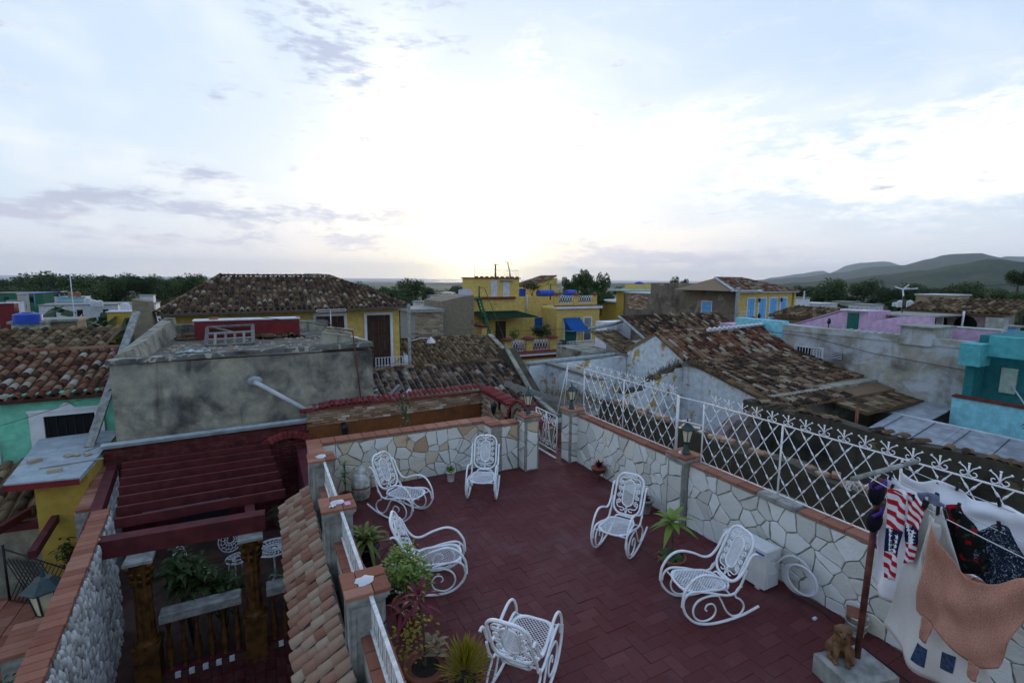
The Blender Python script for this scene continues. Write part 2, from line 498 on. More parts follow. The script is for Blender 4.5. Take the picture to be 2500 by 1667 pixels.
def ob(name, mb, mat, parent=None, world=False, matrix=None, **props):
    """one mesh object; world=True: its vertices are in town coordinates although it has a parent"""
    me = mb if isinstance(mb, bpy.types.Mesh) else mb.mesh(name)
    if mat is not None and not me.materials: me.materials.append(mat)
    o = bpy.data.objects.new(name, me); COL.objects.link(o)
    if parent is not None:
        o.parent = parent
        if world: o.matrix_parent_inverse = rootmat(parent).inverted()
    if matrix is not None: o.matrix_local = matrix
    for k, v in props.items(): o[k] = v
    return o


def tag(o, label, cat, group=None):
    o['label'] = label; o['category'] = cat
    if group: o['group'] = group
    return o


def thing(name, label, cat, loc=(0, 0, 0), rotz=0.0, group=None):
    o = bpy.data.objects.new(name, None); COL.objects.link(o)
    o.empty_display_size = .1
    o.location = loc; o.rotation_euler = (0, 0, rotz)
    return tag(o, label, cat, group)


def struct(name, mb, mat):
    return ob(name, mb, mat, kind='structure')


def wpart(name, mb, mat, root, **props):
    """a part whose vertices are given in town coordinates"""
    return ob(name, mb, mat, root, world=True, **props)


def copy_tree(o, parent=None):
    c = o.copy(); COL.objects.link(c); c.parent = parent
    for ch in list(o.children): copy_tree(ch, c)
    return c


def bx(*a): return MB().box(*a)


# ---------------------------------------------------------------- roof of barrel tiles
def barrel(w, L, h, seg=5, taper=.82, t=.012):
    """convex tile lying along +y (up the slope), axis at z=0; lower end wide"""
    vs = []; fs = []
    for y, k in ((0, 1.0), (L, taper)):
        for ro in (0, 1):
            for i in range(seg + 1):
                a = pi * i / seg
                ww = w / 2 * k - ro * t; hh = h * k - ro * t
                vs.append((-cos(a) * ww, y, sin(a) * hh))
    n = seg + 1
    for i in range(seg):
        fs.append((i, i + 1, 2 * n + i + 1, 2 * n + i))          # outer
        fs.append((i, n + i, n + i + 1, i + 1))                  # front rim
    return vs, fs


def tile_roof(parent, origin, along, up, ncol, nrow, pitch, expo, mat, w=.78, h=None, keep=300, jit=.02, base=True, under=None, skip=None, piece='roof_tile'):
    """origin: lower corner at the eave; along: unit vector along the eave; up: unit vector up the slope"""
    O = Vector(origin); X = Vector(along).normalized(); Y = Vector(up).normalized(); Z = X.cross(Y).normalized()
    if Z.z < 0: X = -X; O = O - X * (ncol * pitch); Z = X.cross(Y).normalized()
    B = Matrix(((X.x, Y.x, Z.x, 0), (X.y, Y.y, Z.y, 0), (X.z, Y.z, Z.z, 0), (0, 0, 0, 1)))
    h = h or pitch * .36
    vs, fs = barrel(pitch * w, expo * 1.22, h)
    proto = MB().add(vs, fs, True).mesh(piece); proto.materials.append(mat)
    spots = []
    for c in range(ncol):
        cj = random.uniform(-.06, .06)
        for r in range(nrow):
            if skip and skip(c, r): continue
            loc = O + X * ((c + .5) * pitch + random.gauss(0, jit * .3)) + Y * ((r + cj) * expo + random.gauss(0, jit)) + Z * (.012 + random.uniform(0, .02))
            rot = Matrix.Rotation(random.gauss(0, .035), 4, 'Z') @ Matrix.Rotation(-.05 + random.gauss(0, .02), 4, 'X') @ Matrix.Rotation(random.gauss(0, .03), 4, 'Y')
            spots.append((Matrix.Translation(loc) @ B @ rot, (loc - CAMP).length))
    spots.sort(key=lambda q: q[1])
    inv = (rootmat(parent)).inverted() if parent is not None else Matrix()
    for M_, d in spots[:keep]:
        o = bpy.data.objects.new(piece, proto); COL.objects.link(o); o.parent = parent; o.matrix_local = inv @ M_
    if len(spots) > keep:
        mb = MB()
        for M_, d in spots[keep:]: mb.add(vs, fs, True, M_)
        wpart(piece + '_field', mb, mat, parent, kind='stuff')
    if base:
        mb = MB(); W = ncol * pitch; L = nrow * expo
        mb.prism([O, O + X * W, O + X * W + Y * L, O + Y * L], -Z * .07)
        wpart('roof_deck', mb, under or mat, parent)


# ---------------------------------------------------------------- random rubble facing
def clip_poly(poly, n, c):
    """keep the side where p.n <= c"""
    out_ = []
    for i, a in enumerate(poly):
        b = poly[(i + 1) % len(poly)]
        da = a[0] * n[0] + a[1] * n[1] - c; db = b[0] * n[0] + b[1] * n[1] - c
        if da <= 0: out_.append(a)
        if (da < 0 < db) or (db < 0 < da):
            t = da / (da - db); out_.append((a[0] + (b[0] - a[0]) * t, a[1] + (b[1] - a[1]) * t))
    return out_


def rubble(w, h, size, gap=.012, rnd=None, aspect=1.0):
    """irregular stone outlines that fill a w x h panel"""
    rnd = rnd or random
    nx = max(1, round(w / size)); ny = max(1, round(h / (size * aspect)))
    seeds = []
    for j in range(ny):
        for i in range(nx):
            if rnd.random() < .12: continue
            seeds.append(((i + .5 + rnd.uniform(-.48, .48) + (.5 if j % 2 else 0) * .6) * w / nx, (j + .5 + rnd.uniform(-.46, .46)) * h / ny, rnd.uniform(-.02, .10) * size))
            if rnd.random() < .42:
                a_ = rnd.uniform(0, 6.28); seeds.append((seeds[-1][0] + cos(a_) * size * .52, seeds[-1][1] + sin(a_) * size * .52, -.03 * size))
    polys = []
    for a in seeds:
        g = gap * rnd.uniform(.55, 1.5)
        poly = [(g, g), (w - g, g), (w - g, h - g), (g, h - g)]
        for b in seeds:
            if b is a: continue
            d = (b[0] - a[0], b[1] - a[1]); L = math.hypot(*d)
            if L > size * 4.5 or L < 1e-6: continue
            n = (d[0] / L, d[1] / L); m = ((a[0] + b[0]) / 2, (a[1] + b[1]) / 2)
            poly = clip_poly(poly, n, m[0] * n[0] + m[1] * n[1] - g + a[2] - b[2])
            if len(poly) < 3: break
        if len(poly) >= 3:
            A = abs(sum(poly[i - 1][0] * poly[i][1] - poly[i][0] * poly[i - 1][1] for i in range(len(poly)))) / 2
            if A > size * size * .03: polys.append(poly)
    return polys


def stone_mesh(poly, depth=.025, b=.008):
    """flagstone: outline extruded along +z with a worn edge"""
    # subdivide and roughen the outline
    P = []
    for i, a in enumerate(poly):
        c = poly[(i + 1) % len(poly)]
        L = math.hypot(c[0] - a[0], c[1] - a[1])
        P.append(a)
        if L > .05:
            nx_, ny_ = -(c[1] - a[1]) / L, (c[0] - a[0]) / L
            for t_ in ((.33, .67) if L > .12 else (.5,)):
                k = random.gauss(0, min(L * .03, .005)); P.append((a[0] + (c[0] - a[0]) * t_ + nx_ * k, a[1] + (c[1] - a[1]) * t_ + ny_ * k))
    cx = sum(q[0] for q in P) / len(P); cy = sum(q[1] for q in P) / len(P)
    n = len(P)
    def shrink(k): return [((q[0] - cx) * k + cx, (q[1] - cy) * k + cy) for q in P]
    r = max(math.hypot(q[0] - cx, q[1] - cy) for q in P)
    rings = [(P, 0), (shrink(1), depth * .6), (shrink(max(.6, 1 - b / r * 1.2)), depth)]
    vs = [(x - cx, y - cy, z + (random.uniform(-.002, .004) if z == depth else 0)) for ring, z in rings for x, y in ring]
    fs = [(k * n + i, k * n + (i + 1) % n, (k + 1) * n + (i + 1) % n, (k + 1) * n + i) for k in range(2) for i in range(n)]
    fs.append(tuple(range(2 * n, 3 * n)))
    return vs, fs, (cx, cy)


def face_stones(parent, origin, along, out_, w, h, size, mat, gap=.012, depth=.025, piece='stone', aspect=1.0, mats=None):
    """stones set on a wall face: origin lower-left corner, along = right, out_ = facing"""
    O = Vector(origin); X = Vector(along).normalized(); Z = Vector(out_).normalized(); Y = Vector((0, 0, 1))
    if X.cross(Y).dot(Z) < 0: O = O + X * w; X = -X
    B = Matrix(((X.x, Y.x, Z.x, 0), (X.y, Y.y, Z.y, 0), (X.z, Y.z, Z.z, 0), (0, 0, 0, 1)))
    inv = rootmat(parent).inverted()
    for poly in rubble(w, h, size, gap, aspect=aspect):
        vs, fs, c = stone_mesh(poly, depth * random.uniform(.7, 1.2))
        o = ob(piece, MB().add(vs, fs), mats(c) if mats else mat, parent)
        o.matrix_local = inv @ Matrix.Translation(O + X * c[0] + Y * c[1]) @ B


def lay(name, proto, mats, parent, mat=None):
    """copies of one small mesh as separate pieces"""
    me = proto if isinstance(proto, bpy.types.Mesh) else proto.mesh(name)
    if mat is not None and not me.materials: me.materials.append(mat)
    inv = rootmat(parent).inverted() if parent is not None else Matrix()
    for M_ in mats:
        o = bpy.data.objects.new(name, me); COL.objects.link(o); o.parent = parent; o.matrix_local = inv @ M_


def T(x, y, z, rz=0.0, sx=1, sy=1, sz=1):
    return Matrix.Translation((x, y, z)) @ Matrix.Rotation(rz, 4, 'Z') @ Matrix.Diagonal((sx, sy, sz, 1))

m_courtfloor = plain('court_tiles', (.075, .040, .030), .8, .3, 4, .2)

# ================================================================= the terrace
tf = struct('terrace_floor', bx(.55, 5.62, -1.2, 8.9, -.25, -.012), m_pave_joint)
PW = .128
near_b, far_b = [], []
for i in range(-2, 46):
    for j in range(-12, 72):
        k = (i - j) % 4
        if k == 0: w_, h_ = 2, 1
        elif k == 2: w_, h_ = 1, -2
        else: continue
        x0, y0 = .55 + i * PW, i * 0 + j * PW
        cx_, cy_ = x0 + w_ * PW / 2, y0 + (PW if h_ < 0 else 0) + h_ * PW / 2
        if not (.72 < cx_ < 5.45 and -1.1 < cy_ < 8.85): continue
        if cy_ > 8.2 and cx_ < 4.5: continue
        rz = 0.0 if h_ == 1 else pi / 2
        M_ = Matrix.Translation((cx_, cy_, random.uniform(-.0025, .0) - (.004 if random.random() < .08 else 0))) @ Matrix.Rotation(rz + random.gauss(0, .006), 4, 'Z') @ Matrix.Rotation(random.gauss(0, .006), 4, 'X') @ Matrix.Rotation(random.gauss(0, .004), 4, 'Y')
        v = Vector((cx_, cy_, 0)) - CAMP; dpt = v.dot(_f)
        vis = dpt > 1 and abs(v.dot(_r) / dpt) < 1.08 and v.dot(_u) / dpt > -.72
        (near_b if vis else far_b).append((v.length, M_))
near_b.sort(key=lambda q: q[0])
paver = MB().bev(-PW + .0010, PW - .0010, -PW / 2 + .0010, PW / 2 - .0010, -.02, .001, .0018)
lay('paver', paver, [q[1] for q in near_b[:300]], tf, m_brick_pave)
mb = MB()
for d_, M_ in near_b[300:] + far_b: mb.add(paver.v, paver.f, False, M_)
ob('paver_field', mb, m_brick_pave, tf, kind='stuff')
# the storey under the terrace
house_t = thing('terrace_house', 'cream rendered house storey carrying the red paved terrace', 'house', (3, 4, -6))
wpart('wall', bx(.56, 5.6, -1.1, 8.38, -6, -.26), m_cream, house_t)


def cap_bricks(parent, x0, x1, y0, y1, z, L=.22, along='x', mat=m_brick_cap, t=.035, name='cap_brick'):
    n = max(1, round((x1 - x0 if along == 'x' else y1 - y0) / L))
    if along == 'x':
        l = (x1 - x0) / n; me = MB().bev(-l / 2 + .004, l / 2 - .004, (y0 - y1) / 2, (y1 - y0) / 2, 0, t, .004)
        ms = [T(x0 + (i + .5) * l, (y0 + y1) / 2 + random.gauss(0, .003), z + random.uniform(0, .004), random.gauss(0, .01)) for i in range(n)]
    else:
        l = (y1 - y0) / n; me = MB().bev((x0 - x1) / 2, (x1 - x0) / 2, -l / 2 + .004, l / 2 - .004, 0, t, .004)
        ms = [T((x0 + x1) / 2 + random.gauss(0, .003), y0 + (i + .5) * l, z + random.uniform(0, .004), random.gauss(0, .01)) for i in range(n)]
    lay(name, me, ms, parent, mat)


# --- back stone wall
bw = thing('stone_wall', 'low wall of ochre and white flagstones behind the far rocking chair', 'wall', (2.3, 8.3, 0))
wpart('core', bx(.55, 3.86, 8.2, 8.42, -.2, .885), m_mortar, bw)
wpart('core', bx(3.66, 3.86, 7.86, 8.198, -.1, .883), m_mortar, bw)
wpart('core', bx(3.862, 4.24, 7.86, 8.06, -.1, .88), m_mortar, bw)
wpart('core', bx(.545, .735, 7.36, 8.198, -.2, .875), m_mortar, bw)


def backmix(c): return m_stone_white if (c[1] < .62 and c[0] > 1.85 + random.uniform(-.3, .3)) or random.random() < .12 else m_stone_ochre


face_stones(bw, (.74, 8.2, .0), (1, 0, 0), (0, -1, 0), 2.92, .86, .205, None, .007, .016, mats=backmix)
face_stones(bw, (3.862, 7.86, .0), (1, 0, 0), (0, -1, 0), .35, .86, .2, None, .009, .02, mats=lambda c: m_stone_white if c[1] < .6 else m_stone_ochre)
face_stones(bw, (3.66, 7.86, .0), (0, 1, 0), (-1, 0, 0), .335, .86, .2, m_stone_white, .009, .02)
face_stones(bw, (.735, 7.40, .1), (0, 1, 0), (1, 0, 0), .78, .76, .2, m_stone_ochre, .009, .02)
cap_bricks(bw, .53, 3.86, 8.17, 8.44, .887)
cap_bricks(bw, 3.63, 3.88, 7.84, 8.165, .886, .16, 'y')
cap_bricks(bw, 3.885, 4.24, 7.84, 8.08, .884, .18)
cap_bricks(bw, .53, .755, 7.52, 8.165, .885, .21, 'y')
# --- right stone wall
rw = thing('stone_wall', 'long white flagstone wall under the lattice fence beside the laundry', 'wall', (5.5, 3.4, 0))
wpart('core', bx(5.43, 5.60, -1.0, 7.66, -.2, .935), m_mortar, rw)
face_stones(rw, (5.43, 5.14, 0), (0, 1, 0), (-1, 0, 0), 2.48, .92, .205, m_stone_white, .0065, .016)
face_stones(rw, (5.43, 0.2, 0), (0, 1, 0), (-1, 0, 0), 4.6, .92, .215, m_stone_white, .0065, .016)
cap_bricks(rw, 5.40, 5.63, 5.16, 7.6, .94, .26, 'y')
cap_bricks(rw, 5.40, 5.63, 3.72, 4.78, .94, .26, 'y')
cap_bricks(rw, 5.385, 5.62, 3.20, 3.70, .945, .25, 'y', m_concrete, .05, 'coping_block')
cap_bricks(rw, 5.40, 5.63, -.6, 3.18, .94, .26, 'y')


def stone_pillar(x0, x1, y0, y1, h, faces, label, mat=m_stone_white, cap=m_brick_cap, zb=0.0, stones=True):
    p_ = thing('pillar', label, 'pillar', ((x0 + x1) / 2, (y0 + y1) / 2, zb))
    i = .045
    wpart('shaft', bx(x0 + i, x1 - i, y0 + i, y1 - i, zb - .1, h - .10), m_mortar if stones else m_concrete, p_)
    mb = MB().box(x0 + .030, x1 - .030, y0 + .030, y1 - .030, h - .10, h - .07).box(x0 + .012, x1 - .012, y0 + .012, y1 - .012, h - .07, h - .032)
    wpart('cornice', mb, m_concrete, p_)
    if stones:
        if 'y' in faces: face_stones(p_, (x0 + i + .03, y0 + i, zb + .01), (1, 0, 0), (0, -1, 0), x1 - x0 - 2 * i - .06, h - .13 - zb, .17, None, .008, .02, mats=lambda c: mat if c[1] < .66 else m_stone_ochre)
        if 'x' in faces: face_stones(p_, (x0 + i, y0 + i + .03, zb + .01), (0, 1, 0), (-1, 0, 0), y1 - y0 - 2 * i - .06, h - .13 - zb, .17, mat, .008, .02)
    else:
        for ax in ('x', 'y'):                                    # recessed panel mouldings
            m2 = MB()
            if ax == 'y':
                for a, b in ((x0 + i + .01, x0 + i + .04), (x1 - i - .04, x1 - i - .01)): m2.box(a, b, y0 + i - .012, y0 + i - .001, zb, h - .13)
                m2.box(x0 + i + .041, x1 - i - .041, y0 + i - .012, y0 + i - .001, h - .17, h - .13)
            else:
                for a, b in ((y0 + i + .01, y0 + i + .04), (y1 - i - .04, y1 - i - .01)): m2.box(x0 + i - .012, x0 + i - .001, a, b, zb, h - .13)
                m2.box(x0 + i - .012, x0 + i - .001, y0 + i + .041, y1 - i - .041, h - .17, h - .13)
            wpart('panel_moulding', m2, m_concrete, p_)
    # four tiles laid round a mortar patch
    xm, ym = x0 + (x1 - x0) * .62, y0 + (y1 - y0) * .55
    zt = h - .03
    for a, b, c, d in ((x0, xm, y0, y0 + .13), (xm, x1, y0, ym), (x0 + .13, x1, ym + .02, y1), (x0, x0 + .13, y0 + .13, y1)):
        wpart('cap_tile', MB().bev(a + .003, b - .003, c + .003, d - .003, zt, zt + .03 + random.uniform(0, .003), .004), cap, p_)
    c_ = Vector(((x0 + x1) / 2, (y0 + y1) / 2, zt))
    mb = MB(); n = 14
    rim = [(c_.x + cos(2 * pi * k / n) * .085 * random.uniform(.7, 1.2), c_.y + sin(2 * pi * k / n) * .075 * random.uniform(.7, 1.2)) for k in range(n)]
    vs = [(a, b, zt + .0335) for a, b in rim] + [((a - c_.x) * .5 + c_.x, (b - c_.y) * .5 + c_.y, zt + .042) for a, b in rim]
    mb.add(vs, [(k, (k + 1) % n, n + (k + 1) % n, n + k) for k in range(n)] + [tuple(range(n, 2 * n))], True)
    wpart('mortar_patch', mb, m_tank, p_)
    return p_


stone_pillar(4.22, 4.60, 7.60, 7.98, 1.06, 'yx', 'flagstone gate pillar with clay tile cap, left of the white gate')
stone_pillar(5.21, 5.61, 7.58, 7.98, 1.06, 'yx', 'flagstone gate pillar with clay tile cap where the lattice fence begins')
stone_pillar(5.28, 5.66, 4.77, 5.17, 1.06, 'x', 'flagstone pillar with lantern midway along the lattice fence')
stone_pillar(.47, .85, 7.15, 7.50, 1.0, '', 'grey moulded parapet pillar nearest the flagstone back wall', stones=False, zb=.0)
pil_b = stone_pillar(.47, .86, 5.49, 5.88, 1.0, '', 'grey moulded parapet pillar with a small pink card on its tiles', stones=False)
stone_pillar(.48, .86, 3.84, 4.22, 1.0, '', 'grey moulded parapet pillar in front, with broad clay tile cap', stones=False)
tag(ob('card', MB().bev(.735, .80, 5.545, 5.635, 1.006, 1.014, .002), plain('pink_card', (.55, .25, .42), .6, .1)), 'small pink edged card lying on the middle parapet pillar', 'card')
mb = MB()
mb.grid(lambda a, b: Vector((.56 + a * .07 + b * .02, 5.55 + b * .045, 1.008 + .018 * sin(a * 5 + b * 3) ** 2 + .004)), 7, 5)
tag(ob('paper_scrap', mb, m_whitepaint), 'crumpled white scrap of paper on the middle parapet pillar', 'paper')

# --- parapet with low railings between the pillars
pw = thing('parapet', 'cream parapet with brick coping and low white railings on the terrace edge', 'parapet', (.7, 5, 0))
for a, b in ((2.3, 3.88), (4.18, 5.53), (5.84, 7.19)):
    wpart('curb', bx(.62, .80, a, b, -.02, .555), m_cream, pw)
    cap_bricks(pw, .60, .82, a, b, .557, .2, 'y', m_brick_cap, .04)
    z0, z1 = .63, .95
    wpart('top_rail', bx(.672, .704, a, b, z1, z1 + .022), m_white_wear, pw)
    wpart('bottom_rail', bx(.676, .700, a, b, z0, z0 + .014), m_white_wear, pw)
    n = max(3, round((b - a) / .15)); s_ = (b - a) / n
    for k in range(n):                                            # spear-shaped flat balusters, alternately raised and lowered
        yc = a + (k + .5) * s_; up = k % 2
        for dy_ in (-.032, .032):
            zc = z0 + .16 + (.05 if up else -.03)
            poly = [(.688, yc + dy_ - .004, z0 + .014), (.688, yc + dy_ + .004, z0 + .014), (.688, yc + dy_ + .02, zc), (.688, yc + dy_ + .005, zc + .10), (.688, yc + dy_ + .004, z1), (.688, yc + dy_ - .004, z1), (.688, yc + dy_ - .005, zc + .10), (.688, yc + dy_ - .02, zc)]
            wpart('baluster', MB().prism(poly, (.006, 0, 0)), m_white_wear, pw)
# --- tiled skirt roof outside the parapet
sk = thing('skirt_roof', 'narrow skirt of pinkish clay barrel tiles along the terrace parapet', 'roof', (.3, 5, .0))
tile_roof(sk, (.10, 2.0, .07), (0, 1, 0), (.40, 0, .25), 38, 4, .155, .122, m_tile_skirt, w=.86, h=.05, keep=300, jit=.006, under=m_mortar)
wpart('eave_board', bx(.12, .56, 2.0, 7.86, -.14, .0), m_concrete, sk)

# --- lantern
def lantern(loc, label, s=1.0, rz=.3):
    t = thing('post_lantern', label, 'lantern', loc, rz, 'post lanterns on the terrace')
    ob('base', MB().lathe([(.085 * s, 0), (.085 * s, .015 * s), (.06 * s, .03 * s), (.045 * s, .08 * s), (.028 * s, .14 * s), (.03 * s, .16 * s), (.05 * s, .175 * s), (.06 * s, .20 * s)], 6, smooth=False), m_dark_green, t)
    ob('glass', MB().lathe([(.058 * s, .20 * s), (.098 * s, .40 * s)], 6, smooth=False), m_frost, t)
    for k in range(6):
        a = 2 * pi * k / 6
        ob('glazing_bar', MB().cyl((cos(a) * .060 * s, sin(a) * .060 * s, .195 * s), (cos(a) * .102 * s, sin(a) * .102 * s, .405 * s), .0075 * s, n=5), m_dark_green, t)
    r = ob('hood', MB().lathe([(.102 * s, .395 * s), (.145 * s, .41 * s), (.148 * s, .42 * s), (.105 * s, .455 * s), (.075 * s, .485 * s), (.06 * s, .50 * s), (.02 * s, .515 * s)], 6, smooth=False), m_dark_green, t)
    ob('finial', MB().lathe([(.016 * s, .51 * s), (.02 * s, .53 * s), (.008 * s, .55 * s), (.014 * s, .57 * s), (.003 * s, .60 * s)], 8), m_dark_green, r)
    return t


lantern((4.40, 7.80, 1.075), 'green lantern with cream panes on the pillar left of the gate', .88, .5)
lantern((5.36, 7.76, 1.075), 'green lantern with cream panes on the pillar right of the gate', .88, .2)
lantern((5.47, 4.93, 1.075), 'green lantern with cream panes midway along the lattice fence', .88, .9)

# --- scrolled iron gate, standing open along the right pillar
def spiral(c, r0, turns, a0, cw=1, n=26, plane='yz', shrink=.16):
    out_ = []
    for i in range(n + 1):
        t = i / n; r = r0 * (1 - t * (1 - shrink)); a = a0 + cw * turns * 2 * pi * t
        u_, v_ = c[0] + r * cos(a), c[1] + r * sin(a)
        out_.append((0, u_, v_) if plane == 'yz' else (u_, 0, v_))
    return out_


gt = thing('garden_gate', 'low white wrought iron gate with scrolls between the lantern pillars', 'gate', (5.17, 7.97, .06))
for nm, a, b in (('stile', (0, 0, .04), (0, 0, .80)), ('stile', (0, .84, .04), (0, .84, .80)), ('rail', (0, 0, .80), (0, .84, .80)), ('rail', (0, 0, .06), (0, .84, .06)), ('stile', (0, .42, .06), (0, .42, .80))):
    ob(nm, MB().tube([a, b], .011, 6), m_white_iron, gt)
for y0 in (0, .42):
    for pts in ([(0, y0 + .02, .78), (0, y0 + .2, .08)], [(0, y0 + .40, .78), (0, y0 + .2, .08)],
                spiral((y0 + .11, .66), .10, 1.4, 1.6, -1), spiral((y0 + .31, .66), .10, 1.4, 1.5, 1), spiral((y0 + .34, .18), .065, 1.3, 3.6, 1), spiral((y0 + .08, .18), .065, 1.3, -.4, -1),
                [(0, y0 + .05 + .3 * t, .42 - .26 * sin(pi * t)) for t in [i / 12 for i in range(13)]]):
        ob('scroll', MB().tube(pts, .008, 5), m_white_iron, gt)
tag(ob('threshold_strip', MB().bev(5.12, 5.17, 7.95, 8.75, .002, .02, .006), m_white_wear), 'white strip on the paving below the open gate', 'strip')

# --- lattice fence on the right wall
fx = 5.555


def lattice(y0, y1, z0, z1, label, posts):
    f_ = thing('lattice_fence', label, 'fence', (fx, (y0 + y1) / 2, z0))
    wpart('bottom_rail', MB().tube([(fx, y0, z0), (fx, y1, z0)], .009, 5), m_white_iron, f_)
    wpart('top_rail', MB().tube([(fx, y0, z1), (fx, y1, z1)], .010, 5), m_white_iron, f_)
    for y in posts:
        wpart('post', MB().tube([(fx, y, z0 - .04), (fx, y, z1 + (.0))], .012, 5), m_white_iron, f_)
    d = .21; h = z1 - z0; run = h * .66                           # bars lean both ways and cross twice
    k = -int(run / d) - 1
    while y0 + k * d < y1 + run:
        for sg in (1, -1):
            a = Vector((fx + .004 * sg, y0 + k * d, z0)); b = Vector((fx + .004 * sg, y0 + k * d + run, z1))
            if sg < 0: a, b = Vector((a.x, a.y + run, z0)), Vector((a.x, b.y - run, z1))
            # clip to panel
            def cut(p_, q_):
                if p_.y < y0 and q_.y < y0 or p_.y > y1 and q_.y > y1: return None
                for lim, s2 in ((y0, 1), (y1, -1)):
                    for A, B_ in ((p_, q_), (q_, p_)):
                        if (A.y - lim) * s2 < 0:
                            t_ = (lim - A.y) / (B_.y - A.y); n_ = A.lerp(B_, t_); A.x, A.y, A.z = n_
                return p_, q_
            c = cut(a, b)
            if c and (c[0] - c[1]).length > .05:
                mb = MB().tube([c[0], c[1]], .0055, 5)
                d_ = (c[1] - c[0]).normalized(); L = (c[1] - c[0]).length
                s_ = (d / 2) / abs(d_.y) if abs(d_.y) > 1e-6 else 9
                off = ((y0 + (k + 0) * d) - c[0].y) / d_.y if sg > 0 else ((y0 + k * d + run) - c[0].y) / d_.y
                q_ = off % s_
                while q_ < L:                                     # twisted swellings at the crossings
                    if .05 < q_ < L - .05:
                        o_ = c[0] + d_ * q_
                        mb.tube([o_ - d_ * .032, o_ - d_ * .014, o_ + d_ * .014, o_ + d_ * .032], [.0055, .0105, .0105, .0055], 5)
                    q_ += s_
                wpart('lattice_bar', mb, m_white_iron, f_)
        k += 1
    y = y0 + .10
    fin = MB()
    for s2 in (1, -1):
        fin.tube([(0, s2 * (.040 - .032 * (1 - .10 * k_) * cos(-.5 * pi - k_ * .62 + pi * .5)) if False else s2 * (.038 + .030 * (1 - .055 * k_) * sin(-1.35 + k_ * .50)), .036 - .030 * (1 - .055 * k_) * cos(-1.35 + k_ * .50)) for k_ in range(11)], .0052, 5)
        fin.tube([(0, 0, .01), (0, s2 * .006, .05), (0, s2 * .030, .085), (0, s2 * .062, .108)], .0055, 5)
        fin.tube([(0, s2 * .060, .106), (0, s2 * .074, .117)], [.006, .012], 5)
    fin.tube([(0, 0, 0), (0, 0, .115)], .007, 5); fin.tube([(0, 0, .112), (0, 0, .130)], [.006, .012], 5)
    ms = []
    while y < y1 - .04:
        ms.append(T(fx, y, z1 + .004, 0)); y += d
    lay('finial', fin, ms, f_, m_white_iron)
    return f_


lattice(5.22, 7.62, .995, 1.87, 'far panel of white iron lattice fence with scrolled finials, next to the gate pillar', (5.22, 6.45, 7.62))
lattice(-.4, 4.72, .995, 1.87, 'near panel of white iron lattice fence with scrolled finials, behind the laundry', (4.72, 3.54, 2.3, 1.1, -.4))
# light wire brackets over the two pillars
br = thing('fence_bracket', 'thin white bracing bars over the far gate pillar of the lattice fence', 'bracket', (5.4, 7.8, 1.07))
for a, b in (((5.30, 7.93, 1.06), (5.36, 7.9, 1.96)), ((5.36, 7.9, 1.96), (5.16, 7.97, .9)), ((5.36, 7.9, 1.96), (5.555, 7.62, 1.88)), ((5.36, 7.9, 1.62), (5.555, 7.62, 1.55))):
    wpart('bar', MB().tube([a, b], .008, 5), m_white_iron, br)
br = thing('fence_bracket', 'thin white bracing bars over the middle pillar of the lattice fence', 'bracket', (5.5, 4.95, 1.07))
for a, b in (((5.40, 5.06, 1.07), (5.40, 5.06, 1.90)), ((5.40, 5.06, 1.90), (5.555, 5.22, 1.87)), ((5.40, 5.06, 1.55), (5.555, 4.72, 1.53)), ((5.40, 5.06, 1.90), (5.555, 4.72, 1.87)), ((5.46, 5.10, 1.07), (5.46, 5.10, 1.9)), ((5.40, 5.06, 1.53), (5.50, 4.9, 1.58))):
    wpart('bar', MB().tube([a, b], .009, 5), m_white_iron, br)

# ================================================================= courtyard behind the terrace
def tube_part(name, pts, r, mat, root, n=6): return wpart(name, MB().tube(pts, r, n), mat, root)


cw = thing('courtyard_wall', 'orange courtyard wall with brick band and red barrel tile cap', 'wall', (3, 12, -2.5))
wpart('render', bx(.80, 5.45, 12.0, 12.22, -2.6, .28), m_orange, cw)
wpart('render', bx(5.25, 5.449, 10.30, 11.998, -2.6, .28), m_orange, cw)
wpart('brick_backing', bx(.80, 5.45, 12.0, 12.21, .28, .56), m_mortar, cw)
wpart('brick_backing', bx(5.25, 5.449, 10.30, 11.998, -1.0, .55), m_mortar, cw)
brk = MB().bev(-.095, .095, -.026, .026, 0, .02, .004)
RX = Matrix.Rotation(pi / 2, 4, 'X')
ms = []
for r in range(6):
    for c in range(24):
        x = .80 + .1 + c * .197 + (.098 if r % 2 else 0) + random.gauss(0, .006)
        if x < 5.32 and (r < 5 or True):
            ms.append(Matrix.Translation((x, 12.0, .14 + r * .062 + (x - .8) * .022 - .02)) @ RX @ Matrix.Rotation(random.gauss(0, .02), 4, 'Z'))
lay('brick', brk, ms, cw, m_brick_wall)
RXL = Matrix.Rotation(-pi / 2, 4, 'Z') @ RX
ms = []
for r in range(16):
    for c in range(9):
        y = 11.93 - .1 - c * .197 - (.098 if r % 2 else 0)
        if y > 10.36: ms.append(Matrix.Translation((5.25, y, -.50 + r * .062)) @ RXL @ Matrix.Rotation(random.gauss(0, .02), 4, 'Z'))
lay('brick', brk, ms, cw, m_brick_wall)
vs, fs = barrel(.118, .34, .055, 6, .9, .010)
capt = MB().add(vs, fs, True)
ms = [Matrix.Translation((.74 + i * .129, 11.90, .545 + (i * .129) * .016 + random.uniform(0, .008) - .12 * max(0, 1 - i / 6) ** 2)) @ Matrix.Rotation(random.gauss(0, .04), 4, 'Z') @ Matrix.Rotation(.12, 4, 'X') for i in range(36)]
ms += [Matrix.Translation((5.17, 11.86 - i * .129, .60 - .04 * (i / 12) + random.uniform(0, .008))) @ Matrix.Rotation(-pi / 2 + random.gauss(0, .04), 4, 'Z') @ Matrix.Rotation(.12, 4, 'X') for i in range(12)]
lay('cap_tile', capt, ms, cw, m_redcap)
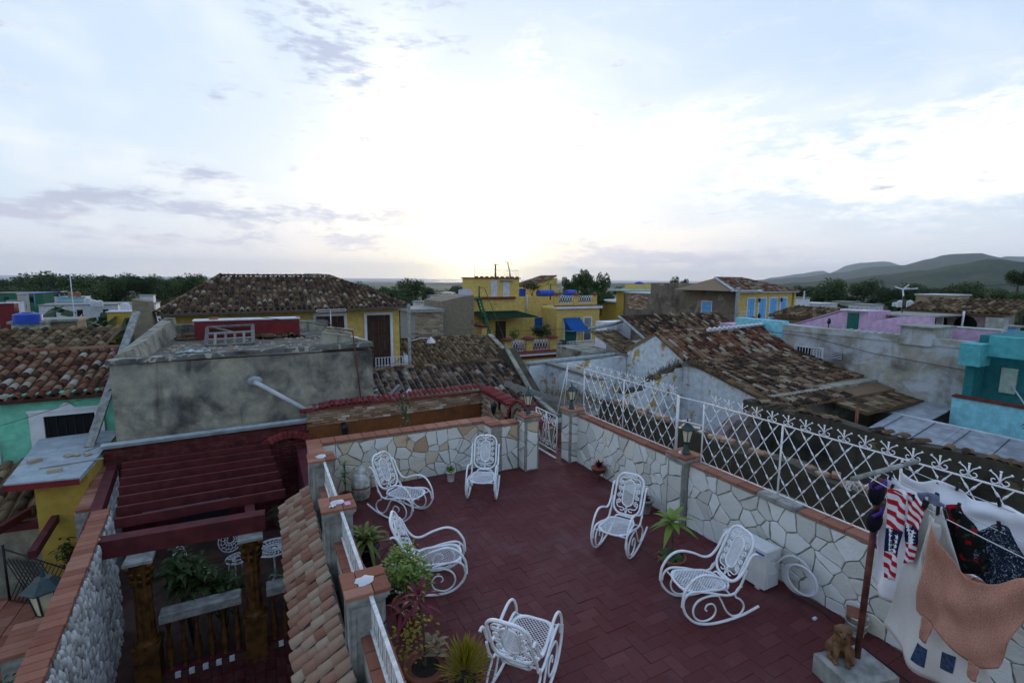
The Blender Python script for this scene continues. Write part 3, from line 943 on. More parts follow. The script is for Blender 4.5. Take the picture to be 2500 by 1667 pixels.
wpart('cap_bed', bx(.72, 5.40, 11.93, 12.20, .50, .555), m_redcap, cw)
wpart('cap_bed', bx(5.20, 5.398, 10.28, 11.928, .52, .59), m_redcap, cw)
# arched entrance with scrolled grille
ag = thing('arched_gateway', 'rendered arch with red tile hood over a white scrolled grille', 'gateway', (5.3, 9.5, -2))
mb = MB()
yc, zc, R0 = 9.62, .16, .46
for i in range(14):
    a0, a1 = pi * i / 14, pi * (i + 1) / 14
    q = [(5.22, yc - R0 * cos(a), zc + R0 * sin(a)) for a in (a0, a1)] + [(5.22, yc - (R0 + .16) * cos(a), zc + (R0 + .13) * sin(a)) for a in (a1, a0)]
    mb.prism(q, (.2, 0, 0))
mb.box(5.22, 5.42, yc + R0, 10.298, -2.4, zc + .30).box(5.22, 5.42, 8.45, yc - R0, -2.4, zc + .30)
wpart('arch', mb, m_plaster, ag)
ms = []
for i in range(15):
    a = pi * (i + .5) / 15 * .92 + .12
    ms.append(Matrix.Translation((5.15, yc - (R0 + .17) * cos(a), zc + (R0 + .14) * sin(a))) @ Matrix.Rotation(-(pi / 2 - a) * .8, 4, 'X') @ Matrix.Rotation(-pi / 2, 4, 'Z'))
ms += [Matrix.Translation((5.15, 8.98 - i * .13, .50 - i * .028)) @ Matrix.Rotation(-pi / 2, 4, 'Z') for i in range(4)]
lay('hood_tile', capt, ms, ag, m_redcap)
for pts in ([(5.3, yc - R0 * .95 * cos(pi * i / 14), zc + R0 * .95 * sin(pi * i / 14)) for i in range(15)], [(5.3, yc, -.9), (5.3, yc, .60)], [(5.3, yc - .43, -.9), (5.3, yc - .43, .2)], [(5.3, yc + .43, -.9), (5.3, yc + .43, .2)]):
    tube_part('grille_bar', pts, .011, m_white_iron, ag, 5)
for c, r, t0, cw_ in (((yc + .2, .3), .12, 0, 1), ((yc - .2, .3), .12, pi, -1), ((yc + .22, .05), .10, 2, -1), ((yc - .22, .05), .10, 1, 1), ((yc, .45), .08, 1.5, 1), ((yc + .28, -.2), .10, 0, 1), ((yc - .28, -.2), .10, pi, -1)):
    tube_part('scroll', [(5.3, b, c_) for a, b, c_ in spiral(c, r, 1.4, t0, cw_)], .009, m_white_iron, ag, 5)


def wall_lamp(pos, out_, label):
    t = thing('wall_lantern', label, 'lantern', pos, math.atan2(out_[1], out_[0]))
    ob('backplate', MB().box(0, .02, -.05, .05, -.1, .1), m_black_iron, t)
    ob('arm', MB().tube([(.01, 0, .02), (.06, 0, .12), (.13, 0, .15), (.17, 0, .10)], .012, 6), m_black_iron, t)
    ob('body', MB().lathe([(.02, .10), (.085, .05), (.095, .03), (.075, .02), (.078, -.02), (.048, -.17), (.03, -.2), (.005, -.25)], 6, (.17, 0, 0), smooth=False), m_black_iron, t)
    for k in range(6):
        a = 2 * pi * (k + .5) / 6
        ob('pane', MB().prism([(.17 + cos(a + d) * r, sin(a + d) * r, z) for d, r, z in ((-.36, .080, -.025), (.36, .080, -.025), (.36, .056, -.15), (-.36, .056, -.15))], (cos(a) * .003, sin(a) * .003, 0)), m_glass, t)


wall_lamp((1.62, 11.985, .02), (0, -1), 'black wall lantern on the orange courtyard wall left of the bare vine')
wall_lamp((5.24, 10.75, .42), (-1, 0), 'black wall lantern on the brick wall beside the arched grille')
struct('courtyard_paving', bx(.6, 5.6, 8.42, 11.99, -2.75, -2.6), m_plaster)
# bare vine in front of the courtyard wall
vn = thing('climbing_vine', 'bare climbing vine with a few leaves rising above the flagstone wall', 'vine', (2.30, 8.62, -2.6))
tube_part('stem', [(2.30, 8.6, -2.6), (2.32, 8.62, -.4), (2.29, 8.66, .4), (2.36, 8.7, .9), (2.28, 8.9, 1.18), (2.33, 9.05, 1.42)], .012, m_bark, vn, 5)
tube_part('stem', [(2.34, 8.64, .2), (2.40, 8.7, .75), (2.33, 8.8, 1.05), (2.13, 8.9, 1.33)], .009, m_bark, vn, 5)
def leaf_blade(mb, o, d, L, w, droop=.3, fold=.2, n=4, up=Vector((0, 0, 1))):
    """one curved leaf"""
    o = Vector(o); d = Vector(d).normalized(); s = d.cross(up)
    if s.length < 1e-3: s = Vector((1, 0, 0))
    s.normalize(); nrm = s.cross(d)
    prof = [0.25, .85, 1.0, .8, .45, .02]; pts = []
    for i in range(n + 1):
        t = i / n; c = o + d * (L * t) + Vector((0, 0, -droop * L * t * t))
        k = prof[0] + 0; f_ = t * (len(prof) - 1); a = int(min(f_, len(prof) - 2)); k = prof[a] + (prof[a + 1] - prof[a]) * (f_ - a)
        pts.append((c - s * w * k / 2 + nrm * fold * w * k / 2, c, c + s * w * k / 2 + nrm * fold * w * k / 2))
    vs = [v for q in pts for v in q]; fs = []
    for i in range(n):
        for k in (0, 1): fs.append((i * 3 + k, i * 3 + k + 1, i * 3 + 4 + k, i * 3 + 3 + k))
    mb.add(vs, fs, True)


def rdir(el0=-.3, el1=1.2):
    a = random.uniform(0, 2 * pi); e = random.uniform(el0, el1)
    return Vector((cos(a) * cos(e), sin(a) * cos(e), sin(e)))


mb = MB()
for _ in range(46):
    k = random.random(); leaf_blade(mb, (2.30 + random.gauss(0, .07), 8.85 + random.gauss(0, .12), 1.25 + random.gauss(0, .13) - .5 * k * k), rdir(-.8, .6), .085, .045, .4)
wpart('foliage', mb, m_leaf_dk, vn)

# ================================================================= pergola court on the left
pg = thing('pergola', 'dark red timber pergola over the lower court left of the terrace', 'pergola', (-1, 10, -2.2))
def beam(p0, p1, w, h, nm='rafter'):
    p0, p1 = Vector(p0), Vector(p1); d = (p1 - p0).normalized(); s = d.cross(Vector((0, 0, 1))).normalized() * w / 2
    z = Vector((0, 0, h))
    mb = MB().prism([p0 - s, p0 + s, p1 + s, p1 - s], z)
    wpart(nm, mb, m_redwood, pg)
for k in range(7):
    y = 8.80 + k * .45
    beam((-2.12 - k * .075, y, -.16), (.20 - k * .035, y + .02, -.16), .055, .15)
beam((-2.35, 8.25, -.30), (-.12, 8.12, -.30), .20, .26, 'front_beam')
beam((-2.38, 8.2, -.36), (-2.82, 11.9, -.36), .16, .20, 'side_beam')
beam((-.32, 8.3, -.36), (-.53, 11.9, -.36), .14, .20, 'side_beam')
court = struct('lower_court_floor', bx(-2.75, .54, 7.9, 11.98, -2.5, -2.16), m_courtfloor)
bk = thing('red_brick_wall', 'dark red painted brick back wall of the pergola court with a blind arch', 'wall', (-1, 12, -2.2))
wpart('wall', bx(-2.95, .795, 12.0, 12.25, -2.5, .20), m_redwall, bk)
wpart('coping', MB().prism([(-2.98, 11.93, .17), (-2.98, 11.9, .24), (-2.98, 12.02, .27), (-2.98, 12.02, .17)][::-1], (3.78, 0, .06)), m_coping, bk)
wpart('ledge', bx(-2.4, -.85, 11.88, 11.998, -1.36, -1.24), m_coping, bk)
wpart('door_panel', bx(-1.75, -.9, 11.95, 11.997, -2.16, -1.36), m_glass, bk)
wpart('niche', bx(-2.1, -.75, 11.96, 11.996, -1.1, -.25), m_darkwall, bk)
ms = []
me = MB().bev(-.10, .10, -.026, .026, 0, .012, .003)
for r in range(6):
    for c in range(18): ms.append(Matrix.Translation((-2.85 + c * .206 + (.1 if r % 2 else 0), 12.0, -.17 + r * .06)) @ RX)
lay('brick', me, ms, bk, m_redbrick)
# brick arch on the right of the court, facing the pergola
ar = thing('red_brick_arch', 'blind dark red brick arch beside the orange courtyard wall', 'arch', (.4, 11.5, -2.2))
mb = MB(); N = 22; vo = []
cx_, zc_, R_ = .38, -.62, .78
for i in range(N):
    a0, a1 = pi * i / N + .008, pi * (i + 1) / N - .008
    q = [(cx_ + R_ * cos(a) * 1.0, 11.72, zc_ + R_ * .92 * sin(a)) for a in (a1, a0)] + [(cx_ + (R_ - .13) * cos(a), 11.72, zc_ + (R_ - .13) * .92 * sin(a)) for a in (a0, a1)]
    wpart('voussoir', MB().prism(q, (0, .2, 0)), m_redcap, ar)
mb.add([(cx_ + (R_ - .12) * cos(pi * i / 20), 11.80, zc_ + (R_ - .12) * .92 * sin(pi * i / 20)) for i in range(21)] + [(cx_ - R_ + .12, 11.80, -2.2), (cx_ + R_ - .12, 11.80, -2.2)], [tuple(range(20, -1, -1)) + (22, 21)[::-1][::1]])
mb.box(cx_ - R_ + .1, cx_ + R_ - .1, 11.82, 11.95, -2.2, zc_ + .2)
wpart('infill', mb, m_redwall, ar)
ms = []
for r in range(30):
    for c in range(8):
        x = cx_ - .6 + c * .165 + (.08 if r % 2 else 0); z = -2.05 + r * .068
        if abs(x - cx_) < .62 and (z < zc_ or ((x - cx_) / .64) ** 2 + ((z - zc_) / .58) ** 2 < .86): ms.append(Matrix.Translation((x, 11.80, z)) @ RX @ Matrix.Diagonal((.75, 1, 1, 1)))
lay('brick', me, ms, ar, m_redbrick)
sw = thing('terrace_side_wall', 'dark red brick wall below the tiled skirt of the terrace', 'wall', (.6, 10, -2.2))
wpart('wall', bx(.55, .78, 8.45, 11.7, -2.5, -.30), m_redwall, sw)
wpart('wall', bx(.36, .545, 2.2, 8.30, -5.5, -.15), m_redwall, sw)


def corinthian(x, y, zt, label):
    t = thing('column', label, 'column', (x, y, -2.4))
    z = zt + 2.4
    ob('pedestal', MB().box(-.15, .15, -.15, .15, -.6, z - 1.36).box(-.17, .17, -.17, .17, z - 1.36, z - 1.30), m_column, t)
    ob('base_moulding', MB().lathe([(.17, z - 1.30), (.17, z - 1.27), (.14, z - 1.25), (.14, z - 1.22)], 12), m_column, t)
    n = 20; mb = MB()
    mb.add([((.115 if k % 2 else .102) * cos(2 * pi * k / n) * s, (.115 if k % 2 else .102) * sin(2 * pi * k / n) * s, zz) for zz, s in ((z - 1.22, 1.0), (z - .42, .92)) for k in range(n)], [(k, (k + 1) % n, n + (k + 1) % n, n + k) for k in range(n)])
    ob('fluted_shaft', mb, m_column, t)
    ob('capital', MB().lathe([(.10, z - .42), (.13, z - .40), (.11, z - .38), (.12, z - .2), (.16, z - .08)], 12), m_column, t)
    for k in range(8):
        a = 2 * pi * k / 8
        for zz, r in ((z - .30, .125), (z - .19, .14)):
            ob('acanthus_leaf', MB().tube([(cos(a) * .105, sin(a) * .105, zz - .09), (cos(a) * r, sin(a) * r, zz), (cos(a) * (r + .03), sin(a) * (r + .03), zz - .01)], [.035, .03, .01], 5), m_column, t)
    for sx in (-1, 1):
        for sy in (-1, 1):
            ob('volute', MB().cyl((sx * .10, sy * .13, z - .075), (sx * .16, sy * .13, z - .075), .045, n=9), m_column, t)
    ob('abacus', MB().bev(-.17, .17, -.17, .17, z - .05, z, .01), m_concrete, t)


corinthian(-1.70, 8.02, -.30, 'ochre Corinthian column at the left front of the pergola')
corinthian(-.33, 8.02, -.30, 'ochre Corinthian column beside the tiled skirt roof')
bl = thing('balustrade', 'ochre balustrade with grey handrail and white blocks below the pergola', 'balustrade', (-.9, 8, -2.2))
for a, b in ((-1.53, -.50), (-.16, .34)):
    wpart('handrail', MB().bev(a, b, 7.90, 8.12, -1.33, -1.19, .02), m_concrete, bl)
    wpart('plinth', bx(a, b, 7.93, 8.10, -2.20, -2.13), m_redwall, bl)
    n = max(2, round((b - a) / .165)); s_ = (b - a) / n
    for k in range(n):
        xc = a + (k + .5) * s_
        wpart('baluster', MB().lathe([(.04, -2.13), (.03, -2.08), (.055, -1.92), (.05, -1.82), (.022, -1.62), (.022, -1.50), (.045, -1.40), (.045, -1.33)], 8, (xc, 8.01, 0)), m_column, bl)
        wpart('white_block', bx(xc - .035 + s_ / 2, xc + .035 + s_ / 2 - .002, 7.88, 7.929, -2.21, -2.14), m_whitepaint, bl) if k < n - 1 else None
fa = thing('tiled_fascia', 'dark red tile fascia under the pergola balustrade', 'fascia', (-.9, 7.9, -2.5))
for r in range(4):
    for c in range(15):
        wpart('fascia_tile', MB().bev(-.07, .07, -.075, .075, 0, .02, .006, Matrix.Translation((-1.75 + c * .145, 7.90 - r * .03, -2.30 - r * .15)) @ Matrix.Rotation(pi / 2 - .2, 4, 'X')), m_redbrick, fa)
# white garden furniture and plants inside
def garden_chair(loc, rz, label):
    t = thing('garden_chair', label, 'chair', loc, rz)
    mb = MB()
    def disc(c, R_, nx_, mat4):
        for rr in (1.0, .78, .5, .28): mb.tube([mat4 @ Vector((cos(2 * pi * k / 20) * R_ * rr, sin(2 * pi * k / 20) * R_ * rr, 0)) for k in range(20)], .011 if rr == 1 else .007, 4, True)
        for k in range(14):
            a = 2 * pi * k / 14; mb.tube([mat4 @ Vector((cos(a) * R_ * .28, sin(a) * R_ * .28, 0)), mat4 @ Vector((cos(a + .3) * R_ * .65, sin(a + .3) * R_ * .65, 0)), mat4 @ Vector((cos(a) * R_, sin(a) * R_, 0))], .007, 4)
    disc(None, .21, 0, Matrix.Translation((0, 0, .43)))
    ob('seat', mb, m_white_iron, t); mb = MB()
    disc(None, .22, 0, Matrix.Translation((0, .24, .72)) @ Matrix.Rotation(pi / 2 - .2, 4, 'X'))
    ob('backrest', mb, m_white_iron, t)
    for k in range(4):
        a = pi / 4 + k * pi / 2
        ob('leg', MB().tube([(cos(a) * .15, sin(a) * .15, .43), (cos(a) * .17, sin(a) * .17, .2), (cos(a) * .22, sin(a) * .22, 0)], .012, 5), m_white_iron, t)
    return t


garden_chair((-.62, 9.75, -2.0), .5, 'white lacy round backed garden chair left of the right ochre column')
garden_chair((-1.25, 9.55, -2.0), 1.3, 'white lacy garden chair half hidden by the leafy plant')
t = thing('garden_table', 'round white lacy garden table right of the ochre column', 'table', (-.02, 9.35, -2.0))
mb = MB()
for rr in (1, .9, .62, .4, .2): mb.tube([(cos(2 * pi * k / 28) * .33 * rr, sin(2 * pi * k / 28) * .33 * rr, .70) for k in range(28)], .012 if rr > .85 else .007, 4, True)
for k in range(22):
    a = 2 * pi * k / 22; mb.tube([(cos(a) * .07, sin(a) * .07, .70), (cos(a + .25) * .2, sin(a + .25) * .2, .70), (cos(a) * .33, sin(a) * .33, .70)], .010, 4)
ob('tabletop', mb, m_white_iron, t)
ob('pedestal', MB().lathe([(.03, .12), (.02, .4), (.04, .69)], 8), m_white_iron, t)
for k in range(3): ob('leg', MB().tube([(0, 0, .15), (cos(k * 2.1) * .15, sin(k * 2.1) * .15, .1), (cos(k * 2.1) * .24, sin(k * 2.1) * .24, 0)], .014, 5), m_white_iron, t)


def bush(name, label, cat, loc, h, r, nstem, nleaf, mat, L=.12, w=.05, droop=.5, group=None, el=(-.4, .9), stem_r=.012):
    t = thing(name, label, cat, loc, 0, group)
    st = MB(); lf = MB()
    for k in range(nstem):
        a = 2 * pi * k / nstem + random.uniform(-.4, .4); rr = r * random.uniform(.3, .9)
        tip = Vector((cos(a) * rr, sin(a) * rr, h * random.uniform(.7, 1.0)))
        mid = Vector((cos(a) * rr * .35, sin(a) * rr * .35, tip.z * .55))
        st.tube([(0, 0, 0), mid, tip], [stem_r, stem_r * .8, stem_r * .4], 5)
        for _ in range(nleaf // nstem):
            q = random.uniform(.35, 1.0); p_ = mid.lerp(tip, q * 1.0) if q > .3 else mid
            leaf_blade(lf, p_ + Vector((random.gauss(0, r * .16), random.gauss(0, r * .16), random.gauss(0, h * .05))), rdir(*el), L * random.uniform(.6, 1.2), w * random.uniform(.7, 1.2), droop)
    ob('stems', st, m_bark, t); ob('foliage', lf, mat, t)
    return t


bush('court_plant', 'leafy dark green plant behind the ochre balustrade', 'plant', (-1.22, 8.45, -2.15), 1.62, .42, 9, 320, m_leaf, .22, .085, .55)
bush('court_plant', 'low leafy plant between the two ochre columns', 'plant', (-.78, 8.40, -2.15), 1.25, .36, 8, 240, m_leaf, .18, .07, .5)


def palm(name, label, loc, h, n, L, mat=m_leaf, group=None, trunk=.02, cat='palm', lean=(0, 0)):
    t = thing(name, label, cat, loc, 0, group)
    top = Vector((lean[0], lean[1], h))
    ob('trunk', MB().tube([(0, 0, 0), top * .5 + Vector((lean[0] * -.15, 0, 0)), top], [trunk * 1.3, trunk, trunk * .8], 7), m_bark, t)
    lf = MB()
    for k in range(n):
        a = 2 * pi * k / n + random.uniform(-.2, .2); e = random.uniform(.2, 1.1)
        d = Vector((cos(a) * cos(e), sin(a) * cos(e), sin(e)))
        for i in range(1, 15):
            q = i / 14; c = top + d * (L * q) + Vector((0, 0, -L * .75 * q * q))
            t2 = (d + Vector((0, 0, -1.5 * q))).normalized(); s = t2.cross(Vector((0, 0, 1))).normalized()
            for sg in (-1, 1):
                leaf_blade(lf, c, (s * sg + t2 * .7 - Vector((0, 0, .25))), L * .30 * (1.1 - q * .7), L * .026, .3, 0, 2)
    ob('fronds', lf, mat, t)
    return t


palm('potted_palm', 'small feathery palm in front of the white garden chair', (-.62, 8.75, -2.15), .55, 9, .55)
palm('potted_palm', 'feathery palm arching over the white garden table', (.22, 8.75, -2.15), .65, 9, .55)
palm('potted_palm', 'palm fronds against the dark red wall beside the flagstone wall', (.30, 8.9, -1.2), .7, 8, .7, m_leaf_dk)

# ================================================================= pebble wall on the left
pbw = thing('pebble_wall', 'wall faced with upright white pebbles under a brick header cap, lower left', 'wall', (-2.10, 7.35, 0), rad(5.25))
ob('core', bx(-.21, -.005, -3.4, 1.98, -4, -.045), m_mortar, pbw)
cap = MB().bev(-.11, .11, -.062, .062, 0, .05, .005)
lay('cap_brick', cap, [rootmat(pbw) @ T(-.10 + random.gauss(0, .004), -3.3 + i * .131, -.043 + random.uniform(0, .004), random.gauss(0, .015)) for i in range(40)], pbw, m_brick_cap)
peb = MB().ball((0, 0, 0), .036, .040, .082, 8, 5)
near_p = []
rows = 22
for r in range(rows):
    for c in range(int(5.3 / .086)):
        y = -3.3 + c * .086 + (.043 if r % 2 else 0) + random.gauss(0, .010); z = -.15 - r * .128 + random.gauss(0, .016)
        k = random.uniform(.7, 1.35)
        near_p.append(rootmat(pbw) @ Matrix.Translation((.004 + random.uniform(0, .012), y, z)) @ Matrix.Rotation(random.gauss(0, .35), 4, 'X') @ Matrix.Diagonal((k * random.uniform(.6, 1), k, k * random.uniform(.75, 1.2), 1)))
near_p.sort(key=lambda m_: (m_.translation - CAMP).length)
vis_p = [m_ for m_ in near_p if 5.2 < m_.translation.y < 8.6][:300]; ids = {id(m_) for m_ in vis_p}
lay('pebble', peb, vis_p, pbw, m_pebble)
mb = MB()
for m_ in near_p:
    if id(m_) not in ids: mb.add(peb.v, peb.f, True, m_)
wpart('pebble_field', mb, m_pebble, pbw, kind='stuff')
pb2 = thing('pebble_wall', 'lower pebble faced wall with brick cap running back to the stained grey block', 'wall', (-2.78, 11.2, -.2), rad(4.5))
ob('core', bx(-.20, .06, -1.35, 1.2, -3.6, -.045), m_mortar, pb2)
lay('cap_brick', cap, [rootmat(pb2) @ T(-.08 + random.gauss(0, .004), -1.28 + i * .131, -.043 + random.uniform(0, .004), random.gauss(0, .015)) for i in range(19)], pb2, m_brick_cap)
lay('pebble', peb, [rootmat(pb2) @ Matrix.Translation((.062, -1.3 + c * .088 + random.gauss(0, .01), -.13 - r * .135 + random.gauss(0, .015))) @ Matrix.Rotation(random.gauss(0, .3), 4, 'X') for r in range(5) for c in range(28)], pb2, m_pebble)
cp = thing('brick_capped_pier', 'short pier with brick cap joined to the pebble wall at lower left', 'pier', (-2.5, 7.1, -1.2), rad(5.25))
ob('pier', bx(-.26, .10, -.28, .28, -2, .62), m_concrete, cp)
lay('cap_brick', MB().bev(-.2, .2, -.062, .062, 0, .05, .005), [rootmat(cp) @ T(-.08, -.26 + i * .131, .622, 0) for i in range(5)], cp, m_brick_cap)
# neighbour's court further left
struct('neighbour_court_floor', bx(-6.5, -2.45, 6.2, 11.4, -2.4, -2.2), m_brick_cap)
fl = bpy.data.objects['neighbour_court_floor']
lay('floor_tile', MB().bev(-.14, .14, -.14, .14, 0, .02, .005), [T(-5.6 + i * .29, 8.2 + j * .29, -2.198, 0) for i in range(10) for j in range(11)], fl, m_brick_cap)
lantern((-2.62, 7.72, -.95), 'large dark green lantern above the brick cap at lower left', 1.55, .4)
t = bush('hedge_bush', 'dark bush at the lower left corner', 'bush', (-2.75, 6.9, -2.2), 1.5, .5, 9, 380, m_leaf, .10, .035, .3)
rl = thing('iron_railing', 'black iron lattice railing panel on the neighbouring court', 'railing', (-3.9, 11, -2.2))
A, B_ = Vector((-4.25, 11.15, -2.15)), Vector((-3.25, 10.45, -2.15))
for z in (0, .85): tube_part('rail', [A + Vector((0, 0, z * (1.15 if z else 1))), B_ + Vector((0, 0, z * .85))], .014, m_black_iron, rl, 5)
for k in range(-6, 15):
    for sg in (1, -1):
        a, b = (k + .0) / 15, (k + 6.0) / 15
        if sg < 0: a, b = b, a
        za, zb = 0.0, .8
        if min(a, b) < 0 or max(a, b) > 1: continue
        tube_part('lattice_bar', [A.lerp(B_, a) + Vector((0, 0, za)), A.lerp(B_, b) + Vector((0, 0, zb))], .009, m_black_iron, rl, 4)
tube_part('post', [A, A + Vector((0, 0, 1.05))], .02, m_black_iron, rl, 6)
t = thing('small_pergola', 'dark red beams of a small pergola by the mustard wall', 'pergola', (-3.8, 11, -2.2))
for p0, p1 in (((-4.9, 11.45, -.95), (-3.45, 11.25, -.95)), ((-3.52, 11.5, -.80), (-3.38, 9.7, -.80)), ((-4.02, 11.6, -.80), (-4.3, 10.6, -.80))):
    p0, p1 = Vector(p0), Vector(p1); d = (p1 - p0).normalized(); s = d.cross(Vector((0, 0, 1))).normalized() * .05
    wpart('beam', MB().prism([p0 - s, p0 + s, p1 + s, p1 - s], (0, 0, .13)), m_redwood, t)
wpart('post', bx(-3.58, -3.46, 11.2, 11.3, -2.2, -.96), m_redwood, t)
# mustard hut with a concrete slab roof
hut = thing('mustard_hut', 'mustard yellow hut with flat grey concrete slab roof', 'hut', (-3.5, 12, -2.2))
wpart('wall', bx(-3.72, -2.98, 11.05, 13.6, -2.3, .02), m_yellow2, hut)
wpart('slab_roof', MB().prism([(-4.02, 10.83, .02), (-2.98, 10.66, .02), (-3.02, 13.75, .02), (-4.4, 13.6, .02)], (0, 0, .075)), m_coping, hut)
wpart('fascia', MB().prism([(-4.03, 10.80, -.03), (-2.99, 10.63, -.03), (-2.99, 10.66, -.03), (-4.03, 10.83, -.03)], (0, 0, .10)), m_maroon, hut)
for x, y, rz, lb in ((-3.45, 11.15, .2, 'loose tan brick at the front of the concrete slab roof'), (-3.95, 11.9, .8, 'loose tan brick at the left of the concrete slab roof')):
    tag(ob('loose_brick', MB().bev(-.10, .10, -.05, .05, 0, .06, .006, T(x, y, .097, rz)), m_brick_pale), lb, 'brick')
dp = thing('roof_debris', 'small heap of broken clay tile on the concrete slab roof', 'debris', (-3.35, 12.0, .1))
for k in range(9): ob('shard', MB().bev(-.06, .06, -.03, .03, 0, .02, .004, T(random.gauss(0, .13), random.gauss(0, .05), random.uniform(.0, .03), random.uniform(0, 3))), m_brick_pale, dp)
tag(ob('plank', MB().bev(-.45, .45, -.02, .02, 0, .02, .003, T(-3.3, 11.5, .097, .15)), m_oldwood), 'thin wooden plank lying on the concrete slab roof', 'plank')

lt = thing('low_tan_roof', 'low tan tile roof left of the mustard hut', 'roof', (-5, 12.5, -2))
tile_roof(lt, (-6.6, 11.9, -1.0), (1, 0, 0), (0, 1.9, .58), 12, 7, .215, .28, m_tile_tan, keep=84)
wpart('wall', bx(-6.6, -4.05, 12.3, 13.8, -5, -.98), m_greyold, lt)
bush('court_bush', 'dark bush between the mustard hut and the iron railing', 'bush', (-3.25, 10.9, -2.2), 1.1, .35, 7, 220, m_leaf_dk, .14, .05)

# ================================================================= houses nearby
def shutter(root, x0, x1, z0, z1, y, mat=m_brownwood, frame=m_whitepaint, fw=.11, planks=4, nm='shutter'):
    """framed opening on a wall facing -y"""
    f = wpart('window', MB().box(x0 - fw, x0, y - .05, y - .002, z0, z1 + fw).box(x1, x1 + fw, y - .05, y - .002, z0, z1 + fw).box(x0, x1, y - .052, y - .002, z1, z1 + fw), frame, root)
    n = planks; w = (x1 - x0) / n
    for k in range(n): wpart('plank', bx(x0 + k * w + .008, x0 + (k + 1) * w - .008, y - .028, y - .003, z0, z1 - .004), mat, f)
    for z in (z0 + (z1 - z0) * .33, z0 + (z1 - z0) * .66): wpart('batten', bx(x0 + .02, x1 - .02, y - .038, y - .0285, z - .04, z + .04), mat, f)
    return f


def panel_x(root, x, y0, y1, z0, z1, mat=m_bluepaint, frame=m_whitepaint, fw=.08, rows=3, nm='window'):
    """louvred shutter on a wall facing -x"""
    f = wpart(nm, MB().box(x - .05, x - .002, y0 - fw, y0, z0 - fw, z1 + fw).box(x - .05, x - .002, y1, y1 + fw, z0 - fw, z1 + fw).box(x - .052, x - .002, y0, y1, z1, z1 + fw).box(x - .052, x - .002, y0, y1, z0 - fw, z0), frame, root)
    h = (z1 - z0) / rows
    for r in range(rows): wpart('leaf', bx(x - .03, x - .003, y0 + .01, y1 - .01, z0 + r * h + .015, z0 + (r + 1) * h - .015), mat, f)
    return f


# --- stained grey block
gb = thing('stained_block', 'stained grey rendered block with flat rubble strewn roof', 'building', (0, 15, -4))
wpart('front_wall', bx(-2.80, 2.42, 12.30, 12.62, -4, 1.80), m_greyold, gb)
wpart('side_wall', bx(2.12, 2.418, 12.622, 18.0, -4, 1.78), m_greyold, gb)
wpart('side_wall', bx(-2.798, -2.5, 12.622, 19.0, -4, 1.70), m_greyold, gb)
wpart('flat_roof', bx(-2.499, 2.119, 12.622, 18.9, 1.50, 1.70), m_greyroof, gb)
wpart('front_coping', MB().prism([(-2.86, 12.26, 1.80), (-2.86, 12.60, 1.80), (-2.86, 12.56, 1.90), (-2.86, 12.30, 1.89)][::-1], (5.30, 0, .10)), plaster('sooty_coping', (.12, .118, .10), (.02, .02, .022), .6, peel=(.34, .31, .26), peel_amt=.45, scale=2.2), gb)
mb = MB()
for i in range(9):
    y0_ = 12.7 + i * .7; mb.add([(-2.85, y0_, 1.6), (-2.42, y0_, 1.6), (-2.85, y0_ + .7, 1.6), (-2.42, y0_ + .7, 1.6), (-2.80, y0_, 1.92 + .04 * i), (-2.52, y0_, 2.0 + .03 * i + random.uniform(-.05, .05)), (-2.80, y0_ + .7, 1.95 + .04 * i), (-2.52, y0_ + .7, 2.02 + .03 * i)], [(0, 2, 6, 4), (4, 6, 7, 5), (1, 5, 7, 3), (0, 4, 5, 1), (2, 3, 7, 6)])
wpart('left_parapet', mb, m_greyold, gb)
mb = MB()
mb.prism([(1.25, 12.62, 1.7), (2.42, 12.62, 1.7), (2.42, 12.62, 1.98), (1.9, 12.62, 2.14), (1.35, 12.62, 2.24)], (0, .55, 0))
wpart('right_parapet', mb, m_greyold, gb)
wpart('back_parapet', bx(-2.5, 2.1, 18.6, 18.9, 1.70, 2.05), m_greyold, gb)
rd = thing('plank_pile', 'small pile of split brown boards on the right corner of the grey roof', 'boards', (1.75, 12.8, 2.1))
for k in range(9): wpart('board', MB().bev(-.32, .32, -.045, .045, 0, .022, .004, Matrix.Translation((1.72 + random.gauss(0, .08), 12.86 + random.gauss(0, .06), 2.17 + k * .018)) @ Matrix.Rotation(random.gauss(-.1, .12), 4, 'Z') @ Matrix.Rotation(.14, 4, 'Y')), m_brick_pale, rd)
tag(ob('broken_slab', MB().prism([(1.78, 12.66, 2.06), (2.2, 12.70, 2.0), (2.16, 12.98, 2.03), (1.86, 12.96, 2.10)], (0, 0, .05)), m_tank), 'pale broken slab on the right corner of the grey roof', 'slab')
rb = thing('maroon_roof_box', 'long maroon painted wall box with white top edge on the grey roof', 'roof box', (-.35, 17, 1.7))
wpart('wall', bx(-1.80, 1.06, 17.0, 17.5, 1.69, 2.27), m_maroon, rb)
wpart('top_edge', bx(-1.84, 1.09, 16.97, 17.5, 2.272, 2.31), m_whitepaint, rb)
tag(ob('loose_brick', MB().bev(-1.42, -1.2, 17.05, 17.2, 2.312, 2.37, .008), m_brick_cap), 'red brick lying on the maroon roof box', 'brick')
